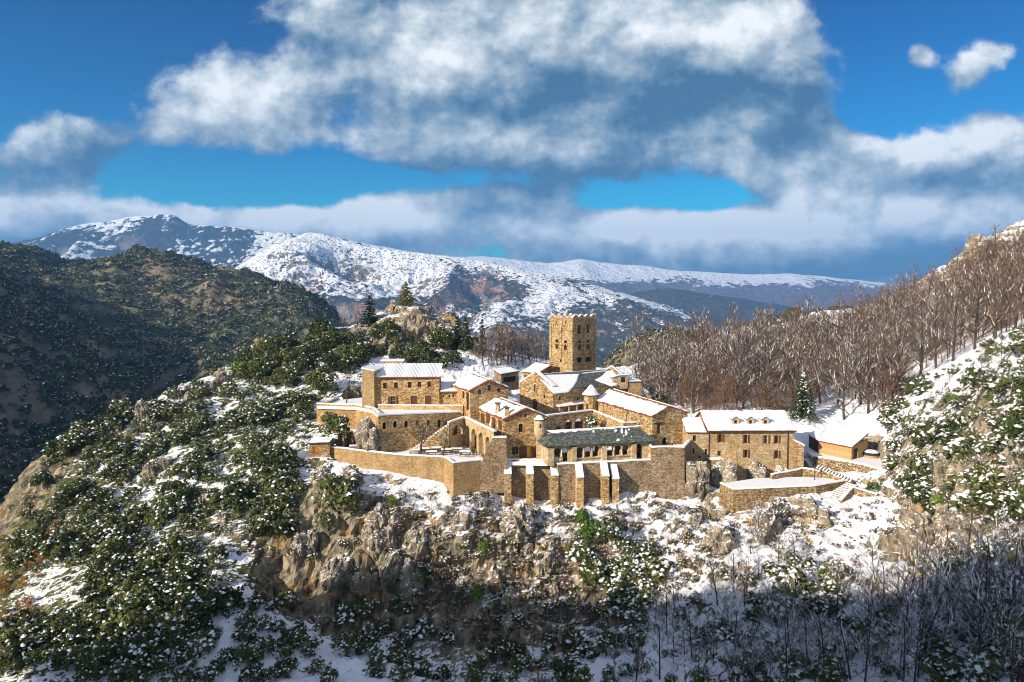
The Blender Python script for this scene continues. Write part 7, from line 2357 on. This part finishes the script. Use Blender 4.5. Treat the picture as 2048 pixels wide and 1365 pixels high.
for poly, n, a, b, lb, gr in (([(600, 1020), (700, 1010), (860, 1080), (960, 1200), (900, 1240), (720, 1220), (600, 1190)], 13, .8, 2.0, 'rough rock knob standing out of the cliff face left of centre', 'rock knobs on the left cliff'),
                      ([(980, 1040), (1130, 1060), (1150, 1200), (1000, 1270), (920, 1200)], 12, .4, 1.3, 'rock knob among snow and scrub on the cliff below the buttresses', 'rock knobs below the buttresses'),
                      ([(1330, 1000), (1460, 1000), (1450, 1150), (1340, 1130)], 16, .4, 1.1, 'snow-capped rock in the snowy gully below the corner bastion', 'rocks in the gully'),
                      ([(420, 760), (300, 820), (240, 860), (330, 850), (450, 790), (560, 760), (540, 730)], 26, .6, 1.7, 'pale rock outcrop along the crest of the left spur', 'outcrops on the left crest'),
                      ([(680, 690), (760, 640), (860, 630), (900, 680), (800, 720)], 26, .6, 1.6, 'snow-flecked rock on the front of the knoll', 'rocks on the knoll'),
                      ([(100, 920), (200, 900), (500, 900), (580, 1000), (400, 1150), (100, 1150)], 40, .4, 1.3, 'grey rock poking out among shrubs of the left slope', 'rocks on the left slope'),
                      ([(1800, 960), (1960, 900), (2048, 940), (1960, 1050), (1800, 1080)], 24, .5, 1.5, 'grey rock among snow and shrubs on the right slope', 'rocks on the right slope'),
                      ([(1460, 690), (1560, 650), (1760, 600), (2040, 480), (2040, 510), (1760, 640)], 18, .8, 2.0, 'sunlit rock outcrop along the wooded right ridge', 'outcrops on the right ridge')):
    for p in scatter(poly, n, 10, len(lb)):
        rock(0, 0, None, RD.uniform(a, b), lb, gr, (1, .9, RD.uniform(.8, 1.7)), p=p - UP * .5)
# trees on the hills across the valley: one mass
FAR = [foliage(500 + k, 8, 8, (1, 1, .9), .55, .1, .22, clr=.5) for k in range(5)]
r2 = np.random.default_rng(5)
pl = []
for _ in range(27000):
    x, y = r2.uniform(-720, 40), r2.uniform(260, 900)
    if x > -.28 * y + 20 or x < -.8 * y: continue
    z = MF.g(x, y)
    if fbm(np.array([x * .02]), np.array([y * .02]), np.array([3.]), 4)[0] < r2.uniform(-.6, -.1) or z < -140: continue
    pl.append((r2.integers(0, 5), x, y, z - .4, r2.uniform(1.2, 3.4), r2.uniform(0, 6)))
for _ in range(3500):
    x, y = r2.uniform(30, 260), r2.uniform(300, 560)
    if x > .45 * y or x < .1 * y: continue
    z = MF.g(x, y)
    if z > -140: pl.append((r2.integers(0, 5), x, y, z - .4, r2.uniform(.9, 1.8), r2.uniform(0, 6)))
merged('hillside_wood', FAR, pl, [M['leaf_far'], M['snow']], 'evergreen wood covering the hills across the valley', 'wood')
pl = []
for _ in range(420):
    w_ = r2.uniform(-105, 30); t_ = -100 + r2.normal(0, 5)
    zc = np.interp(w_, [-175, -140, -110, -100, -92, -86, -72, -45, -29, -20, 20, 120], [-80, -60, -35, -8, 15, 22, 25, 39, 45, 51, 60, 70]) - .55 * abs(t_ + 100)
    pl.append((r2.integers(0, 5), t_ * sA + w_ * cA, t_ * cA - w_ * sA, zc - .3, r2.uniform(1.0, 5.5), r2.uniform(0, 6)))
merged('shadow_edge_scrub', FAR, pl, [M['leaf_far'], M['snow']], 'unseen scrub added on the near ridge to break up its shadow edge', 'wood')  # out-of-view clumps added so the ridge's shadow gets a dappled edge
HAZE = 1.2e-4
# ------------------------------------------------------------------ air
hm = bpy.data.materials.new('haze')
hm.use_nodes = True
for nd in list(hm.node_tree.nodes):
    if nd.type == 'BSDF_PRINCIPLED': hm.node_tree.nodes.remove(nd)
pv = hm.node_tree.nodes.new('ShaderNodeVolumePrincipled')
pv.inputs['Density'].default_value = HAZE
pv.inputs['Color'].default_value = (.20, .50, 1.0, 1)
pv.inputs['Anisotropy'].default_value = 0.0
hm.node_tree.links.new(pv.outputs[0], hm.node_tree.nodes['Material Output'].inputs['Volume'])
hb = MB(); hb.box((-8600, -1000, -462), (17200, 0, 0), (0, 9100, 0), (0, 0, 462 + 760))
tag(hb.build('haze', hm), 'thin blue winter haze in the valley air', 'haze', kind='stuff')
